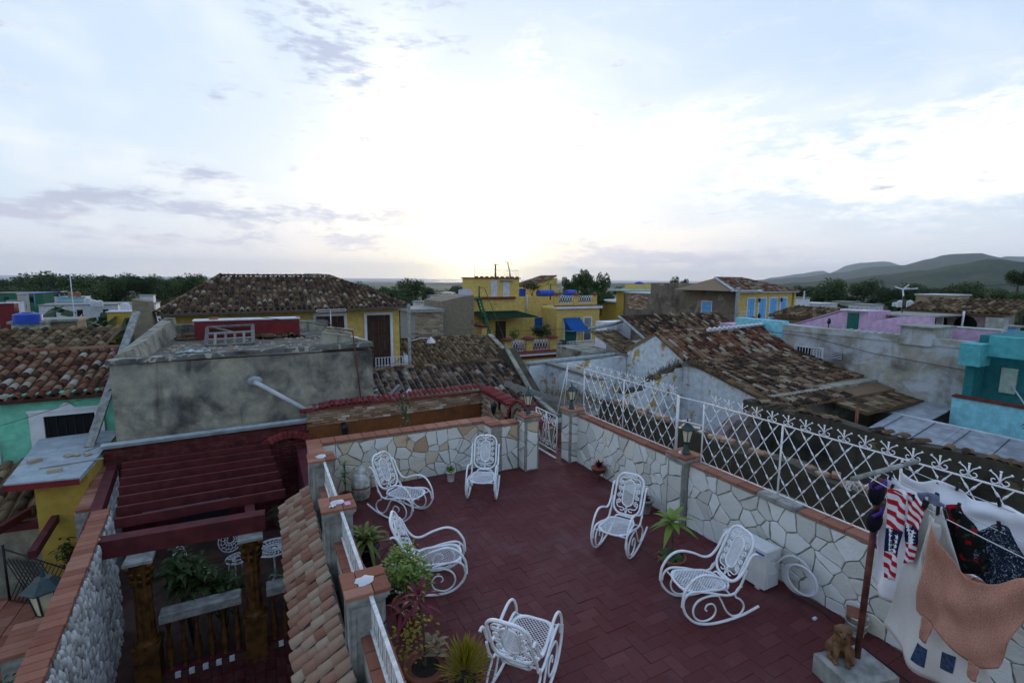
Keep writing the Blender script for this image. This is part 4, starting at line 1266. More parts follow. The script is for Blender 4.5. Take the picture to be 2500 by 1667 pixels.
# weathered window frame leaning on the maroon box
wf = thing('old_window_frame', 'weathered grey wooden window frame leaning against the maroon roof box', 'frame', (-.86, 15.98, 1.7), -.03)
def plk(a, b, w=.09, t=.05): ob('rail', MB().tube([a, b], 0, flat=(w, t), side=(0, 1, .3)), m_oldwood, wf)
L0, L1 = Vector((-.50, -.75, .04)), Vector((-.63, .85, .40)); R0_, R1 = Vector((.62, -.62, .04)), Vector((.56, .85, .43))
plk(L0, L1); plk(R0_, R1); plk(L0, R0_); plk(L1, R1, .09); plk(L0.lerp(L1, .62), R0_.lerp(R1, .62), .07)
for t_ in (.18, .4, .6, .8): plk(L0.lerp(R0_, t_), L0.lerp(L1, .62).lerp(R0_.lerp(R1, .62), t_), .045)
plk(L0.lerp(L1, .3), R0_.lerp(R1, .3), .045); plk(L1.lerp(R1, .1), L0.lerp(L1, .65).lerp(R0_.lerp(R1, .65), .55), .05)
rt = thing('tile_heap', 'heap of spare barrel tiles beside the old window frame', 'tiles', (.1, 16.6, 1.7))
for k in range(22):
    x_ = random.uniform(-.15, .95); vs_, fs_ = barrel(.17, .36, .07)
    wpart('spare_tile', MB().add(vs_, fs_, True, Matrix.Translation((x_, 16.55 + random.uniform(0, .35), 1.71 + random.uniform(0, .12))) @ Matrix.Rotation(random.uniform(-1.6, 1.6), 4, 'Z') @ Matrix.Rotation(random.choice((0, 3.1, .4)), 4, 'Y')), m_tile_tan, rt)
rt = thing('tile_heap', 'stack of yellowish tiles at the left of the grey roof', 'tiles', (-2.1, 17.2, 1.7))
for k in range(10):
    vs_, fs_ = barrel(.18, .5, .06)
    wpart('spare_tile', MB().add(vs_, fs_, True, Matrix.Translation((-2.2 + random.gauss(0, .12), 17.1, 1.71 + k * .018)) @ Matrix.Rotation(-pi / 2 + random.gauss(0, .15), 4, 'Z')), m_tile_tan, rt)
tag(ob('striped_cloth', MB().grid(lambda a, b: Vector((-1.95 + a * .75, 14.2 + b * .5, 1.715 + .03 * sin(a * 14) * sin(b * 4) + .01)), 16, 6), plain('striped_rag', (.30, .34, .36), .9, .9, 9)), 'crumpled grey and white rag on the grey roof', 'cloth')
rg = ob('roof_grit', None or (lambda m_: [m_.bev(-s_, s_, -s_ * .6, s_ * .6, 0, s_ * .5, s_ * .2, T(random.uniform(-2.3, 2.0), random.uniform(12.8, 18), 1.70, random.uniform(0, 3))) for s_ in [random.uniform(.015, .06) for _ in range(420)]] and m_)(MB()), m_brick_pale, kind='stuff')
tag(rg, 'grit and broken tile crumbs scattered over the flat grey roof', 'rubble')
# downpipe and thin pipes
pp = thing('drain_pipe', 'pale blue grey drain pipe crossing the stained grey wall', 'pipe', (0, 12.1, 1))
tube_part('pipe', [(-.22, 12.27, 1.22), (-.10, 12.16, 1.16), (.84, 12.05, .48)], .055, m_tank, pp, 10)
wpart('mortar_collar', MB().ball((-.22, 12.30, 1.24), .17, .04, .12, 9, 5), m_coping, pp)
cp_ = thing('cable_pole', 'thin dark pipe carrying a cable over the right of the grey block', 'pole', (1.95, 12.25, .3))
tube_part('pipe', [(2.10, 12.2, .42), (1.95, 12.25, 2.30)], .014, m_maroon2, cp_)
tube_part('cable', [(1.95, 12.25, 2.30), (1.1, 13.6, 2.42), (-.3, 16.6, 2.42), (-.6, 17.0, 2.35)], .011, m_wire, cp_, 4)
tube_part('cable', [(1.75, 12.7, 2.22), (1.45, 13.4, 2.5), (1.15, 15.4, 2.42), (1.0, 17.2, 2.32)], .012, m_wire, cp_, 4)
an = thing('television_antenna', 'bare rooftop television antenna in front of the brown shutters', 'antenna', (1.9, 16.4, 1.7))
tube_part('mast', [(1.95, 16.4, 1.4), (1.95, 16.4, 2.56)], .016, m_tank, an)
for q in ([(1.55, 16.3, 2.58), (2.42, 16.5, 2.58)], [(1.55, 16.3, 2.52), (2.42, 16.5, 2.52)], [(1.55, 16.3, 2.58), (1.52, 16.29, 2.55), (1.55, 16.3, 2.52)], [(2.42, 16.5, 2.58), (2.45, 16.51, 2.55), (2.42, 16.5, 2.52)]): tube_part('element', q, .014, m_tank, an, 5)
# leaning concrete post left of the block
tag(ob('leaning_post', MB().tube([(-3.3, 12.5, .09), (-3.02, 16.3, 2.62)], 0, flat=(.16, .07), side=(1, .05, 0)), m_concrete), 'long grey post with bolt holes leaning behind the stained block', 'post')

# --- mint house
mh = thing('mint_house', 'mint green house with red barrel tile roof at the left edge', 'house', (-5.5, 15, -4))
wpart('wall', bx(-9.5, -2.95, 14.0, 14.3, -5, 1.02), m_mint, mh)
w_ = wpart('window', MB().box(-4.64, -4.40, 13.93, 13.998, -1.3, .66).box(-3.52, -3.36, 13.93, 13.998, -1.3, .66).box(-4.40, -3.52, 13.93, 13.998, .50, .66).box(-4.66, -3.34, 13.91, 13.929, .60, .66), m_whitepaint, mh)
wpart('pediment', MB().prism([(-4.15, 13.93, .661), (-3.85, 13.93, .661), (-3.90, 13.93, .72), (-3.97, 13.93, .78), (-4.03, 13.93, .78), (-4.10, 13.93, .72)], (0, .05, 0)), m_whitepaint, w_)
wpart('opening', bx(-4.40, -3.52, 13.985, 13.997, -1.3, .50), m_dark, w_)
for k in range(6): wpart('grille_bar', MB().tube([(-4.35 + k * .155, 13.97, -1.3), (-4.35 + k * .155, 13.97, .5)], .008, 5), m_black_iron, w_)
w_ = wpart('window', MB().box(-5.36, -5.16, 13.93, 13.998, -1.6, .05), m_whitepaint, mh)
tile_roof(mh, (-9.2, 13.80, .93), (1, 0, 0), (0, 2.7, .68), 30, 10, .205, .275, m_tile_red, keep=300, jit=.014)
mb = MB()
vs_, fs_ = barrel(.22, .42, .08)
lay('ridge_tile', MB().add(vs_, fs_, True), [Matrix.Translation((-9.2 + i * .36, 16.5, 1.66)) @ Matrix.Rotation(-pi / 2, 4, 'Z') for i in range(17)], mh, m_tile_red)
wpart('gable_fill', MB().prism([(-9.5, 14.3, -5), (-9.5, 14.3, .95), (-9.5, 16.5, 1.55), (-9.5, 19.2, .7), (-9.5, 19.2, -5)], (6.3, 0, 0)), m_greyold, mh)
nr = thing('brown_tile_house', 'low house with brown tile roof behind the mint house', 'house', (-6.5, 18, -4))
wpart('wall', bx(-11, -3.3, 19.3, 20.6, -5, 1.2), m_greyold, nr)
tile_roof(nr, (-10.8, 17.0, 1.35), (1, 0, 0), (.16, 2.7, .62), 30, 9, .22, .3, m_tile_tan, keep=200)

# --- big tiled house with brown shutters
bh = thing('yellow_shuttered_house', 'yellow house with brown shutters under a broad hipped tile roof', 'house', (1, 22, -4))
wpart('wall', bx(-3.0, 5.22, 20.6, 28.6, -5, 2.28), m_yellow, bh)
shutter(bh, 1.90, 2.96, .3, 2.06, 20.6)
shutter(bh, 3.86, 4.82, -.25, 2.06, 20.6)
wpart('eave', MB().prism([(-3.15, 19.9, 2.25), (5.5, 19.9, 2.36), (5.5, 29.2, 2.36), (-3.15, 29.2, 2.25)], (0, 0, .06)), m_oldwood, bh)
wpart('balcony_floor', bx(4.0, 5.4, 19.75, 20.598, -.42, -.30), m_maroon2, bh)
wpart('floor_band', bx(3.1, 5.24, 20.50, 20.6, -.8, -.42), m_greenpaint, bh)
for k in range(12): tube_part('balcony_baluster', [(4.02 + k * .122, 19.78, -.30), (4.02 + k * .122, 19.78, .36)], .016, m_whitepaint, bh, 5)
for k in range(1, 7): tube_part('balcony_baluster', [(5.37, 19.78 + k * .125, -.30), (5.37, 19.78 + k * .125, .36)], .016, m_whitepaint, bh, 5)
for z in (-.26, .04, .37):
    tube_part('balcony_rail', [(4.0, 19.78, z), (5.37, 19.78, z), (5.37, 20.58, z)], .016, m_whitepaint, bh, 5)
E0, Rg = 2.34, 3.62
eaveL, eaveR, yE, yR = -3.2, 5.55, 19.85, 24.5
rL, rR = -1.55, 2.90
up = Vector((0, yR - yE, Rg - E0)); SL = up.length
nc, nr_ = 46, 16; pit = (eaveR - eaveL) / nc; ex = SL / nr_
def hipskip(c, r):
    x = eaveL + (c + .5) * pit; t_ = (r + .6) / nr_
    return x < eaveL + (rL - eaveL) * t_ or x > eaveR + (rR - eaveR) * t_
tile_roof(bh, (eaveL, yE, E0), (1, 0, .013), up, nc, nr_, pit, ex, m_tile_dark, keep=300, skip=hipskip, base=False, jit=.018)
mb = MB()
P = {k: Vector(v) for k, v in dict(a=(eaveL, yE, E0 - .03), b=(eaveR, yE, E0 + .09), c=(eaveR, 29.2, E0), d=(eaveL, 29.2, E0), e=(rL, yR, Rg - .02), f=(rR, yR, Rg + .02)).items()}
mb.add([P[k] for k in 'abcdef'], [(0, 1, 5, 4), (1, 2, 5), (2, 3, 4, 5), (3, 0, 4)])
wpart('roof_deck', mb, m_tile_dark, bh)
def ridge_line(root, a, b, mat, step=.34, w=.2):
    a, b = Vector(a), Vector(b); n = max(1, int((b - a).length / step)); d = (b - a).normalized()
    q = Vector((0, 1, 0)).rotation_difference(d).to_matrix().to_4x4(); vs_, fs_ = barrel(w, step * 1.25, w * .42)
    # keep the crown of the tile upward
    x = d.cross(Vector((0, 0, 1))).normalized(); z = x.cross(d)
    B2 = Matrix(((x.x, d.x, z.x, 0), (x.y, d.y, z.y, 0), (x.z, d.z, z.z, 0), (0, 0, 0, 1)))
    lay('ridge_tile', MB().add(vs_, fs_, True), [Matrix.Translation(a + d * (i * step) + Vector((0, 0, .03))) @ B2 @ Matrix.Rotation(random.gauss(0, .04), 4, 'Z') for i in range(n)], root, mat)
ridge_line(bh, P['e'], P['f'], m_tile_dark); ridge_line(bh, P['a'], P['e'], m_tile_tan); ridge_line(bh, P['b'], P['f'], m_tile_dark)
# left slope of the hip, facing -x
tile_roof(bh, (eaveL, 28.6, E0), (0, -1, 0), (rL - eaveL, 0, Rg - E0), 38, 7, .23, .30, m_tile_dark, keep=0, base=False, skip=lambda c, r: (28.6 - (c + .5) * .23) < yE + (yR - yE) * (r + .6) / 7)
wpart('chimney', MB().box(2.05, 2.55, 25.6, 26.0, 3.2, 3.74).box(1.98, 2.62, 25.55, 26.05, 3.741, 3.78), m_mint_pale, bh)
lw = thing('rough_gable_wall', 'rough brown masonry gable end left of the hipped tile roof', 'wall', (-3.6, 20, -3))
wpart('masonry', MB().prism([(-3.75, 19.6, -3), (-3.22, 19.6, -3), (-3.22, 19.6, 2.1), (-3.30, 19.6, 2.75), (-3.72, 19.6, 2.85), (-3.75, 19.6, 2.2)], (0, .8, 0)), m_plaster, lw)
# --- concrete pole in front of the corner
up_ = thing('utility_pole', 'square concrete utility pole at the corner of the shuttered house', 'pole', (5.0, 18.2, -4))
tube_part('pole', [(5.0, 18.2, -4), (4.98, 18.2, 2.62)], 0.07, m_concrete, up_, 4)
sl = thing('street_lamp', 'white hooded street lamp over the tile roofs', 'street lamp', (6.1, 19, -3))
tube_part('arm', [(5.05, 18.2, 1.2), (5.6, 18.6, 1.25), (6.1, 19, 1.15)], .02, m_tank, sl)
wpart('hood', MB().lathe([(.02, 1.22), (.06, 1.18), (.17, 1.05), (.19, .98)], 10, (6.1, 19, 0)), m_whitepaint, sl)

# --- tile roofs between
lr = thing('low_tile_house', 'low house with mossy tile roof and bare boards behind the courtyard wall', 'house', (5.5, 15, -4))
wpart('wall', bx(2.45, 8.3, 12.75, 20, -5, -.95), m_greyold, lr)
RY, RZ = 16.5, .46; YE_, ZE_ = 12.75, -.92
upv = Vector((0, RY - YE_, RZ - ZE_)); n_r = 14
def boards(c, r):
    x = 2.5 + (c + .5) * .212; y = YE_ + (r + .5) * (RY - YE_) / n_r
    return x < 4.9 - (y - 12.75) * .75 - .0 and y < 15.8 or x < 2.9
tile_roof(lr, (2.5, YE_, ZE_), (1, 0, 0), upv, 27, n_r, .212, upv.length / n_r, m_tile_dark, keep=300, skip=boards, jit=.022, under=m_oldwood)
ridge_line(lr, (2.5, RY, RZ), (8.2, RY, RZ), m_tile_tan, .36, .22)
mb = MB(); dn = (Vector((0, RY - YE_, RZ - ZE_))).normalized()
for k in range(16):
    y = YE_ + .3 + k * .2; x1 = 5.0 - (y - 12.75) * .75
    if x1 > 2.6: wpart('roof_board', MB().bev(0, x1 - 2.5, 0, .185, 0, .02, .004, Matrix.Translation((2.5, y, ZE_ + (y - YE_) * (RZ - ZE_) / (RY - YE_) + .01)) @ Matrix.Rotation(math.atan2(RZ - ZE_, RY - YE_), 4, 'X')), m_oldwood, lr)
wpart('verge_parapet', MB().prism([(8.15, 17.1, -1.5), (8.15, 12.6, -2.2), (8.15, 12.6, -.75), (8.15, 14.2, -.38), (8.15, 16.25, .98), (8.15, 16.7, .92), (8.15, 17.1, .45)], (.42, 0, 0)), m_darkwall, lr)
wpart('verge_coping', MB().prism([(8.10, 12.6, -.75), (8.10, 14.2, -.38), (8.10, 16.25, .98), (8.10, 16.28, 1.06), (8.10, 14.2, -.30), (8.10, 12.6, -.67)][::-1], (.16, 0, 0)), m_greyold, lr)
jk = thing('scrap_heap', 'heap of broken boards and scrap on the bare roof deck', 'scrap', (3.2, 14, .2))
for k in range(26):
    x = random.uniform(2.55, 3.6); y = random.uniform(13.2, 14.9); z = ZE_ + (y - YE_) * .368 + .05 + random.uniform(0, .35)
    wpart('scrap_board', MB().bev(-random.uniform(.15, .5), random.uniform(.15, .5), -.06, .06, 0, .02, .004, Matrix.Translation((x, y, z)) @ Matrix.Rotation(random.uniform(-.9, .9), 4, 'Z') @ Matrix.Rotation(random.gauss(0, .35), 4, 'Y') @ Matrix.Rotation(random.gauss(0, .5), 4, 'X')), m_oldwood if random.random() < .8 else m_whitepaint, jk)
ur = thing('upper_tile_house', 'house with a wide tan tile roof below the yellow balcony house', 'house', (9, 25, -4))
wpart('wall', bx(5.4, 12.5, 18.6, 32, -5, -2.6), m_greyold, ur)
RY2, RZ2, YE2, ZE2 = 28.0, -.02, 19.0, -3.0
up2 = Vector((0, RY2 - YE2, RZ2 - ZE2))
tile_roof(ur, (5.2, YE2, ZE2), (1, 0, 0), up2, 34, 33, .225, up2.length / 33, m_tile_tan, keep=300, jit=.02)
ridge_line(ur, (5.2, RY2, RZ2), (12.7, RY2, RZ2), m_tile_tan, .4, .26)
wpart('verge_coping', MB().prism([(12.75, 28.0, -.05), (12.75, 28.0, .12), (12.75, 23.0, -1.55), (12.75, 23.0, -1.72)][::-1], (.3, 0, 0)), m_greyold, ur)

# --- grey house pair left of the yellow house
pa = thing('pale_brick_house', 'roofless pale brick house front left of the grey plaster gable', 'house', (10.2, 33, -4))
wpart('wall', bx(9.2, 11.2, 32.06, 36, -5, 1.30), m_mortar, pa)
wpart('slab_roof', bx(8.9, 11.22, 31.8, 36, 1.302, 1.52), m_concrete, pa)
bkm = MB().bev(-.19, .19, -.07, .07, 0, .05, .012)
lay('brick', bkm, [Matrix.Translation((9.4 + c * .39 + (.19 if r % 2 else 0), 32.06, 1.2 - r * .15)) @ RX for r in range(17) for c in range(5) if 9.4 + c * .39 + (.19 if r % 2 else 0) < 11.1], pa, m_brick_pale)
pgl = thing('plaster_gable_house', 'plain grey brown plaster gable wall beside the yellow house', 'house', (12.6, 34, -4))
wpart('wall', MB().prism([(11.25, 32.6, -5), (13.75, 32.6, -5), (13.75, 32.6, 2.40), (13.0, 32.6, 2.34), (12.3, 32.6, 2.20), (11.25, 32.6, 1.98)], (0, 4, 0)), m_plaster, pgl)
ln = thing('drying_sheet', 'pale lilac sheet drying behind the grey plaster gable', 'sheet', (15.0, 37.4, 2.05))
ob('cloth', MB().grid(lambda a, b: Vector((-.6 + a * 1.15, .05 * sin(a * 9), .1 + b * .55 + .04 * sin(a * 3))), 14, 5), plain('lilac_cloth', (.55, .53, .66), .9, .1), ln)

# --- yellow balcony house
yh = thing('yellow_balcony_house', 'yellow house with blue awning, white balcony and roof terrace', 'house', (22, 37, -5))
wpart('wall', bx(23.1, 27.75, 36.0, 42, -6, 1.02), m_yellow, yh)
wpart('cornice', bx(22.95, 27.95, 35.8, 35.998, 1.021, 1.22), m_whitepaint, yh)
wpart('cornice_tiles', bx(23.0, 27.9, 35.86, 36.4, 1.221, 1.30), m_maroon2, yh)
wpart('parapet', MB().box(23.1, 27.75, 36.42, 36.6, 1.301, 1.50).box(23.1, 23.55, 36.42, 36.7, 1.50, 2.2).box(25.15, 25.65, 36.42, 36.7, 1.50, 2.2).box(27.25, 27.75, 36.42, 36.7, 1.50, 2.2), m_yellow, yh)
for x in (23.32, 25.4, 27.5): wpart('pier_cap', MB().lathe([(.38, 2.2), (.38, 2.27), (.12, 2.42), (.01, 2.45)], 4, (x, 36.56, 0), smooth=False), m_maroon2, yh)
def xpanel(root, x0, x1, y, z0, z1, n=6):
    for z in (z0, z1): wpart('grille_rail', bx(x0, x1, y - .02, y + .02, z - .02, z + .02), m_whitepaint, root)
    w = (x1 - x0) / n
    for k in range(n):
        wpart('grille_bar', MB().tube([(x0 + k * w, y, z0), (x0 + (k + 1) * w, y, z1)], .022, 4), m_whitepaint, root)
        wpart('grille_bar', MB().tube([(x0 + (k + 1) * w, y, z0), (x0 + k * w, y, z1)], .022, 4), m_whitepaint, root)
xpanel(yh, 23.56, 25.14, 36.5, 1.53, 2.12); xpanel(yh, 25.66, 27.24, 36.5, 1.53, 2.12)
# window with grille, door and awning
f_ = wpart('window', MB().box(25.92, 26.02, 35.94, 35.998, -1.98, .26).box(26.80, 26.90, 35.94, 35.998, -1.98, .26).box(26.02, 26.80, 35.94, 35.998, .16, .26).box(26.02, 26.80, 35.94, 35.998, -1.98, -1.88), m_whitepaint, yh)
wpart('pane', bx(26.02, 26.80, 35.98, 35.996, -1.88, .16), m_darkgreen, f_)
for k in range(6): wpart('grille_bar', MB().tube([(26.08 + k * .13, 35.95, -1.88), (26.08 + k * .13, 35.95, .16)], .018, 4), m_whitepaint, f_)
for z in (-1.2, -.5): wpart('grille_bar', MB().tube([(26.02, 35.95, z), (26.80, 35.95, z)], .016, 4), m_whitepaint, f_)
d_ = wpart('door', MB().box(23.82, 23.94, 35.94, 35.998, -2.6, .2).box(25.2, 25.3, 35.94, 35.998, -2.6, .2), m_whitepaint, yh)
wpart('door_leaf', bx(23.94, 25.2, 35.97, 35.996, -2.6, .2), m_tealdoor, d_)
aw = wpart('awning', MB().prism([(23.75, 35.98, .22), (25.55, 35.98, .22), (25.75, 34.9, -.9), (24.05, 34.9, -.9)][::-1], (0, -.02, -.03)).prism([(23.75, 35.98, .2), (24.05, 34.9, -.92), (24.05, 35.9, -.92)], (.02, 0, 0)), m_bluecanvas, yh)
for a_, b_ in (((23.8, 35.98, -.9), (24.05, 34.9, -.9)), ((25.6, 35.98, -.9), (25.75, 34.9, -.9))): wpart('awning_rod', MB().tube([a_, b_], .02, 4), m_whitepaint, aw)
wpart('balcony_slab', bx(22.5, 27.75, 35.0, 35.998, -2.85, -2.6), m_darkgreen, yh)
for k in range(34): wpart('baluster', MB().tube([(22.56 + k * .157, 35.03, -2.6), (22.56 + k * .157, 35.03, -1.82)], .02, 4), m_whitepaint, yh)
for z in (-2.56, -1.80): wpart('balcony_rail', MB().tube([(22.5, 35.98, z), (22.52, 35.03, z), (27.72, 35.03, z), (27.72, 35.98, z)], .03, 4), m_whitepaint, yh)
for x in (24.2, 25.6, 26.9): wpart('balcony_scroll', MB().tube([(a_ + 0 * c_ + (x if i == 1 else 0) * 0 + x - x + b_, 35.0, c_) for i, (a_, b_, c_) in enumerate(spiral((x, -2.2), .27, 1.6, 0, 1))], .025, 4), m_whitepaint, yh)
lampw = thing('balcony_bulb', 'small lit bulb under the white balcony of the yellow house', 'lamp', (25.4, 34.7, -2.9))
def _em(b): b.inputs['Emission Color'].default_value = (1, .8, .55, 1); b.inputs['Emission Strength'].default_value = 12
m_bulb = material('lit_bulb', _em)
ob('bulb', MB().ball((0, 0, 0), .09, n=8, m=5), m_bulb, lampw)
# left wing with terrace
wpart('wing_wall', bx(15.3, 23.098, 38.5, 42, -6, 2.02), m_yellow, yh)
wpart('wing_coping', bx(15.2, 20.2, 38.3, 38.498, 1.85, 2.05), m_maroon2, yh)
wpart('wing_side', bx(15.25, 15.7, 34.6, 38.498, -6, -.2), m_yellow, yh)
wpart('side_coping', bx(15.2, 15.75, 34.5, 38.2, -.199, -.02), m_maroon2, yh)
wpart('terrace_floor_slab', bx(15.7, 23.09, 34.2, 38.49, -2.9, -2.3), m_maroon2, yh)
wpart('lower_wall', bx(17.2, 23.09, 34.25, 34.6, -6, -2.9), m_yellow, yh)
wpart('front_trim', bx(18.2, 22.9, 34.0, 34.249, -2.62, -2.45), m_whitepaint, yh)
wpart('front_tiles', MB().prism([(18.2, 33.95, -2.44), (18.2, 34.3, -2.2), (18.2, 34.3, -2.44)], (4.7, 0, 0)), m_maroon2, yh)
for x in (17.4, 19.4, 21.7):
    wpart('terrace_pier', bx(x - .3, x + .3, 34.25, 34.75, -2.3, -1.30), m_yellow, yh)
    wpart('pier_cap', MB().lathe([(.52, -1.30), (.52, -1.22), (.2, -1.1), (.01, -1.08)], 10, (x, 34.5, 0)), m_maroon2, yh)
xpanel(yh, 17.72, 19.08, 34.4, -2.2, -1.4, 5); xpanel(yh, 19.72, 21.38, 34.4, -2.2, -1.4, 6)
wpart('green_canopy', MB().prism([(15.9, 38.45, .78), (20.3, 38.45, .78), (21.6, 36.7, .34), (16.6, 36.7, .34)][::-1], (0, 0, -.05)), m_darkgreen, yh)
for k in range(24): wpart('canopy_rib', MB().tube([(15.95 + k * .187, 38.45, .80), (16.65 + k * .212, 36.7, .36)], .03, 4), m_darkgreen, yh)
wpart('door', bx(18.3, 19.3, 38.44, 38.497, -2.3, -.1), m_brownwood, yh)
wpart('wing_window', bx(22.3, 23.05, 38.42, 38.497, -1.3, .1), m_bluecanvas, yh)
wpart('drain_pipe', MB().tube([(21.4, 38.4, 2.2), (21.4, 38.4, .4)], .06, 6), m_tank, yh)
# roof room
rr_ = wpart('roof_room', bx(16.5, 20.9, 39.0, 41.8, 2.021, 3.62), m_yellow, yh)
wpart('room_coping', bx(16.4, 21.0, 38.9, 41.9, 3.621, 3.72), m_maroon2, rr_)
for x0, x1, z1 in ((18.05, 18.68, 3.45), (19.22, 19.92, 3.38)):
    dd = wpart('door', bx(x0, x1, 38.96, 38.997, 2.03, z1), m_tank, rr_)
wpart('door_hood', bx(18.95, 20.2, 38.75, 38.998, 3.42, 3.48), m_concrete, rr_)
for k in range(9): wpart('coping_block', bx(16.6 + k * .5, 16.85 + k * .5, 39.0, 39.2, 3.721, 3.82), m_maroon2, rr_)
for k in range(28): wpart('roof_baluster', MB().tube([(16.5 + k * .16, 38.98, 3.72), (16.5 + k * .16 + random.gauss(0, .04), 38.98, 4.38)], .012, 4), m_whitepaint, rr_)
wpart('roof_rail', MB().tube([(16.5, 38.98, 4.38), (20.85, 38.98, 4.38), (20.85, 41.5, 4.38)], .015, 4), m_whitepaint, rr_)
wpart('roof_mast', MB().tube([(16.5, 39, 3.7), (16.5, 39, 4.95)], .02, 4), m_whitepaint, rr_)
# stair
stp = wpart('outside_stair', MB().tube([(16.0, 36.6, 2.0), (17.3, 36.6, -2.2)], 0, flat=(.05, .16), side=(0, 1, 0)).tube([(16.0, 37.3, 2.0), (17.3, 37.3, -2.2)], 0, flat=(.05, .16), side=(0, 1, 0)), m_greenpaint, yh)
for k in range(15): wpart('tread', bx(15.98 + k * .088, 16.2 + k * .088, 36.62, 37.28, 1.85 - k * .285, 1.90 - k * .285), m_greenpaint, stp)
wpart('stair_rail', MB().tube([(16.0, 36.6, 2.9), (16.4, 36.6, 2.8), (18.2, 36.6, -1.4), (17.4, 36.6, -2.1)], .03, 5), m_greenpaint, stp)
wpart('stair_landing', bx(15.4, 16.1, 36.5, 38.3, 1.95, 2.03), m_greenpaint, stp)
wpart('stair_post', MB().tube([(15.9, 36.6, 2.0), (15.9, 36.6, 3.0)], .07, 4), m_greenpaint, stp)
for nm, lb, loc, h, r, nl, mt in (('terrace_shrub', 'big dark shrub on the terrace of the yellow house', (21.2, 35.6, -2.3), 2.1, 1.0, 900, m_leaf), ('terrace_shrub', 'small palm like plant by the terrace stair of the yellow house', (18.7, 35.6, -2.3), 1.9, .5, 160, m_leaf_lime), ('terrace_shrub', 'low bright plants left of the terrace grille of the yellow house', (17.4, 35.3, -2.3), .9, .6, 220, m_leaf_lime), ('balcony_fern', 'bushy fern on the left end of the white balcony', (23.3, 35.4, -2.6), .95, .45, 320, m_leaf), ('roof_shrub', 'green shrubs in front of the tiled roof hut', (22.2, 38.9, 2.0), 1.4, .9, 420, m_leaf)):
    bush(nm, lb, 'shrub', loc, h, r, 9, nl, mt, .26, .12, .4)
palm('roof_palm', 'small palm on the roof of the yellow house', (25.5, 41.0, 1.6), 1.5, 9, 1.3, m_leaf_lime, trunk=.06)
palm('roof_palm', 'tiny bent palm on the railing roof of the yellow house', (20.2, 39.4, 3.7), 1.35, 8, .55, m_leaf_yel, trunk=.05, lean=(-.3, 0))
palm('roof_palm', 'tufted potted palm at the middle of the railing roof', (18.7, 39.4, 3.7), 1.15, 10, .5, m_leaf_yel, trunk=.08)
gc = thing('terrace_table_set', 'white iron table and chairs on the yellow house terrace', 'furniture', (19.2, 35.3, -2.3))
for dx_ in (-.5, .4): ob('seat_frame', MB().tube([(dx_ - .3, 0, 0), (dx_ - .32, 0, .5), (dx_, 0, 1.0), (dx_ + .35, 0, .8), (dx_ + .3, 0, 0)], .04, 5), m_white_iron, gc)
for i, (x, y, lb) in enumerate(((23.5, 39.2, 'blue plastic tank lying on the yellow house roof'), (24.5, 39.8, 'second blue tank lying behind the palm on the yellow house roof'), (26.5, 39.0, 'blue tank behind the lattice parapet of the yellow house'))):
    tk = MB().cyl((x - .5, y, 2.3), (x + .5, y + .1, 2.3), .32, n=12).ball((x + .5, y + .1, 2.3), .30, n=10, m=6)
    tag(ob('water_tank', tk, m_blue), lb, 'water tank', 'blue tanks on the yellow house')
tag(ob('blue_barrel', bx(21.0, 21.75, 39.3, 40, 2.02, 2.75), m_blue), 'dark blue box tank beside the roof room', 'water tank')
ht = thing('tiled_roof_hut', 'yellow roof hut with sloping red tile roof behind the yellow house', 'hut', (26.6, 44, 0))
wpart('wall', MB().prism([(25.05, 44, 1), (28.2, 44, 1), (28.2, 44, 3.75), (25.05, 44, 2.95)], (0, 3, 0)), m_yellow, ht)
tile_roof(ht, (24.7, 43.8, 2.98), (0, 1, 0), (3.3, 0, .98), 12, 9, .27, .38, m_tile_red, keep=108)

# --- brown building and the yellow house with blue doors
bb = thing('brown_building', 'tall brown weathered wall with one blue louvred window', 'building', (39, 38, -5))
wpart('wall', bx(38.4, 46, 29.62, 34.6, -6, 2.86), m_brownwall, bb)
wpart('wall', bx(38.4, 46, 34.6, 40.8, -6, 3.30), m_brownwall, bb)
wpart('wall', bx(38.4, 46, 40.8, 45.0, -6, 2.10), m_brownwall, bb)
panel_x(bb, 38.4, 32.5, 33.62, -.28, 1.60)
lay('brick', MB().bev(-.22, .22, -.06, .06, 0, .03, .01), [Matrix.Translation((38.4, 41.4 + c * .46 + (.23 if r % 2 else 0), 1.9 - r * .14)) @ RXL for r in range(12) for c in range(7)], bb, m_brick_wall)
wpart('white_coping', bx(38.3, 46, 40.81, 45.2, 2.101, 2.22), m_whitepaint, bb)
wpart('fallen_coping', MB().tube([(38.3, 32.0, .75), (38.25, 31.9, .1), (38.2, 31.2, -.6), (38.1, 30.0, -1.1)], [.08, .12, .16, .18], 5), m_coping, bb)
yb = thing('mustard_balcony_block', 'mustard block with small balcony left of the brown building', 'building', (39, 48, -5))
wpart('wall', bx(38.4, 46, 45.22, 46.6, -6, 2.3), m_yellow2, yb)
wpart('wall', bx(38.6, 46, 46.6, 52, -6, .9), m_yellow2, yb)
wpart('slab', bx(37.8, 46, 44.9, 47.4, 2.301, 2.5), m_mint_pale, yb)
wpart('parapet', bx(39.2, 52, 45.6, 46.0, 2.501, 3.1), m_yellow, yb)
wpart('lower_slab', bx(38.2, 46, 46.62, 52, .901, 1.05), m_whitepaint, yb)
bd = thing('blue_door_house', 'yellow house with four blue doors under a hipped red tile roof', 'house', (42, 31, -5))
wpart('wall', bx(38.15, 45.7, 29.3, 29.598, -6, 2.68), m_yellow, bd)
wpart('wall', bx(46.01, 46.3, 29.3, 36, -6, 2.5), m_yellow, bd)
wpart('cornice', bx(37.9, 46.3, 29.0, 29.299, 2.55, 2.72), m_whitepaint, bd)
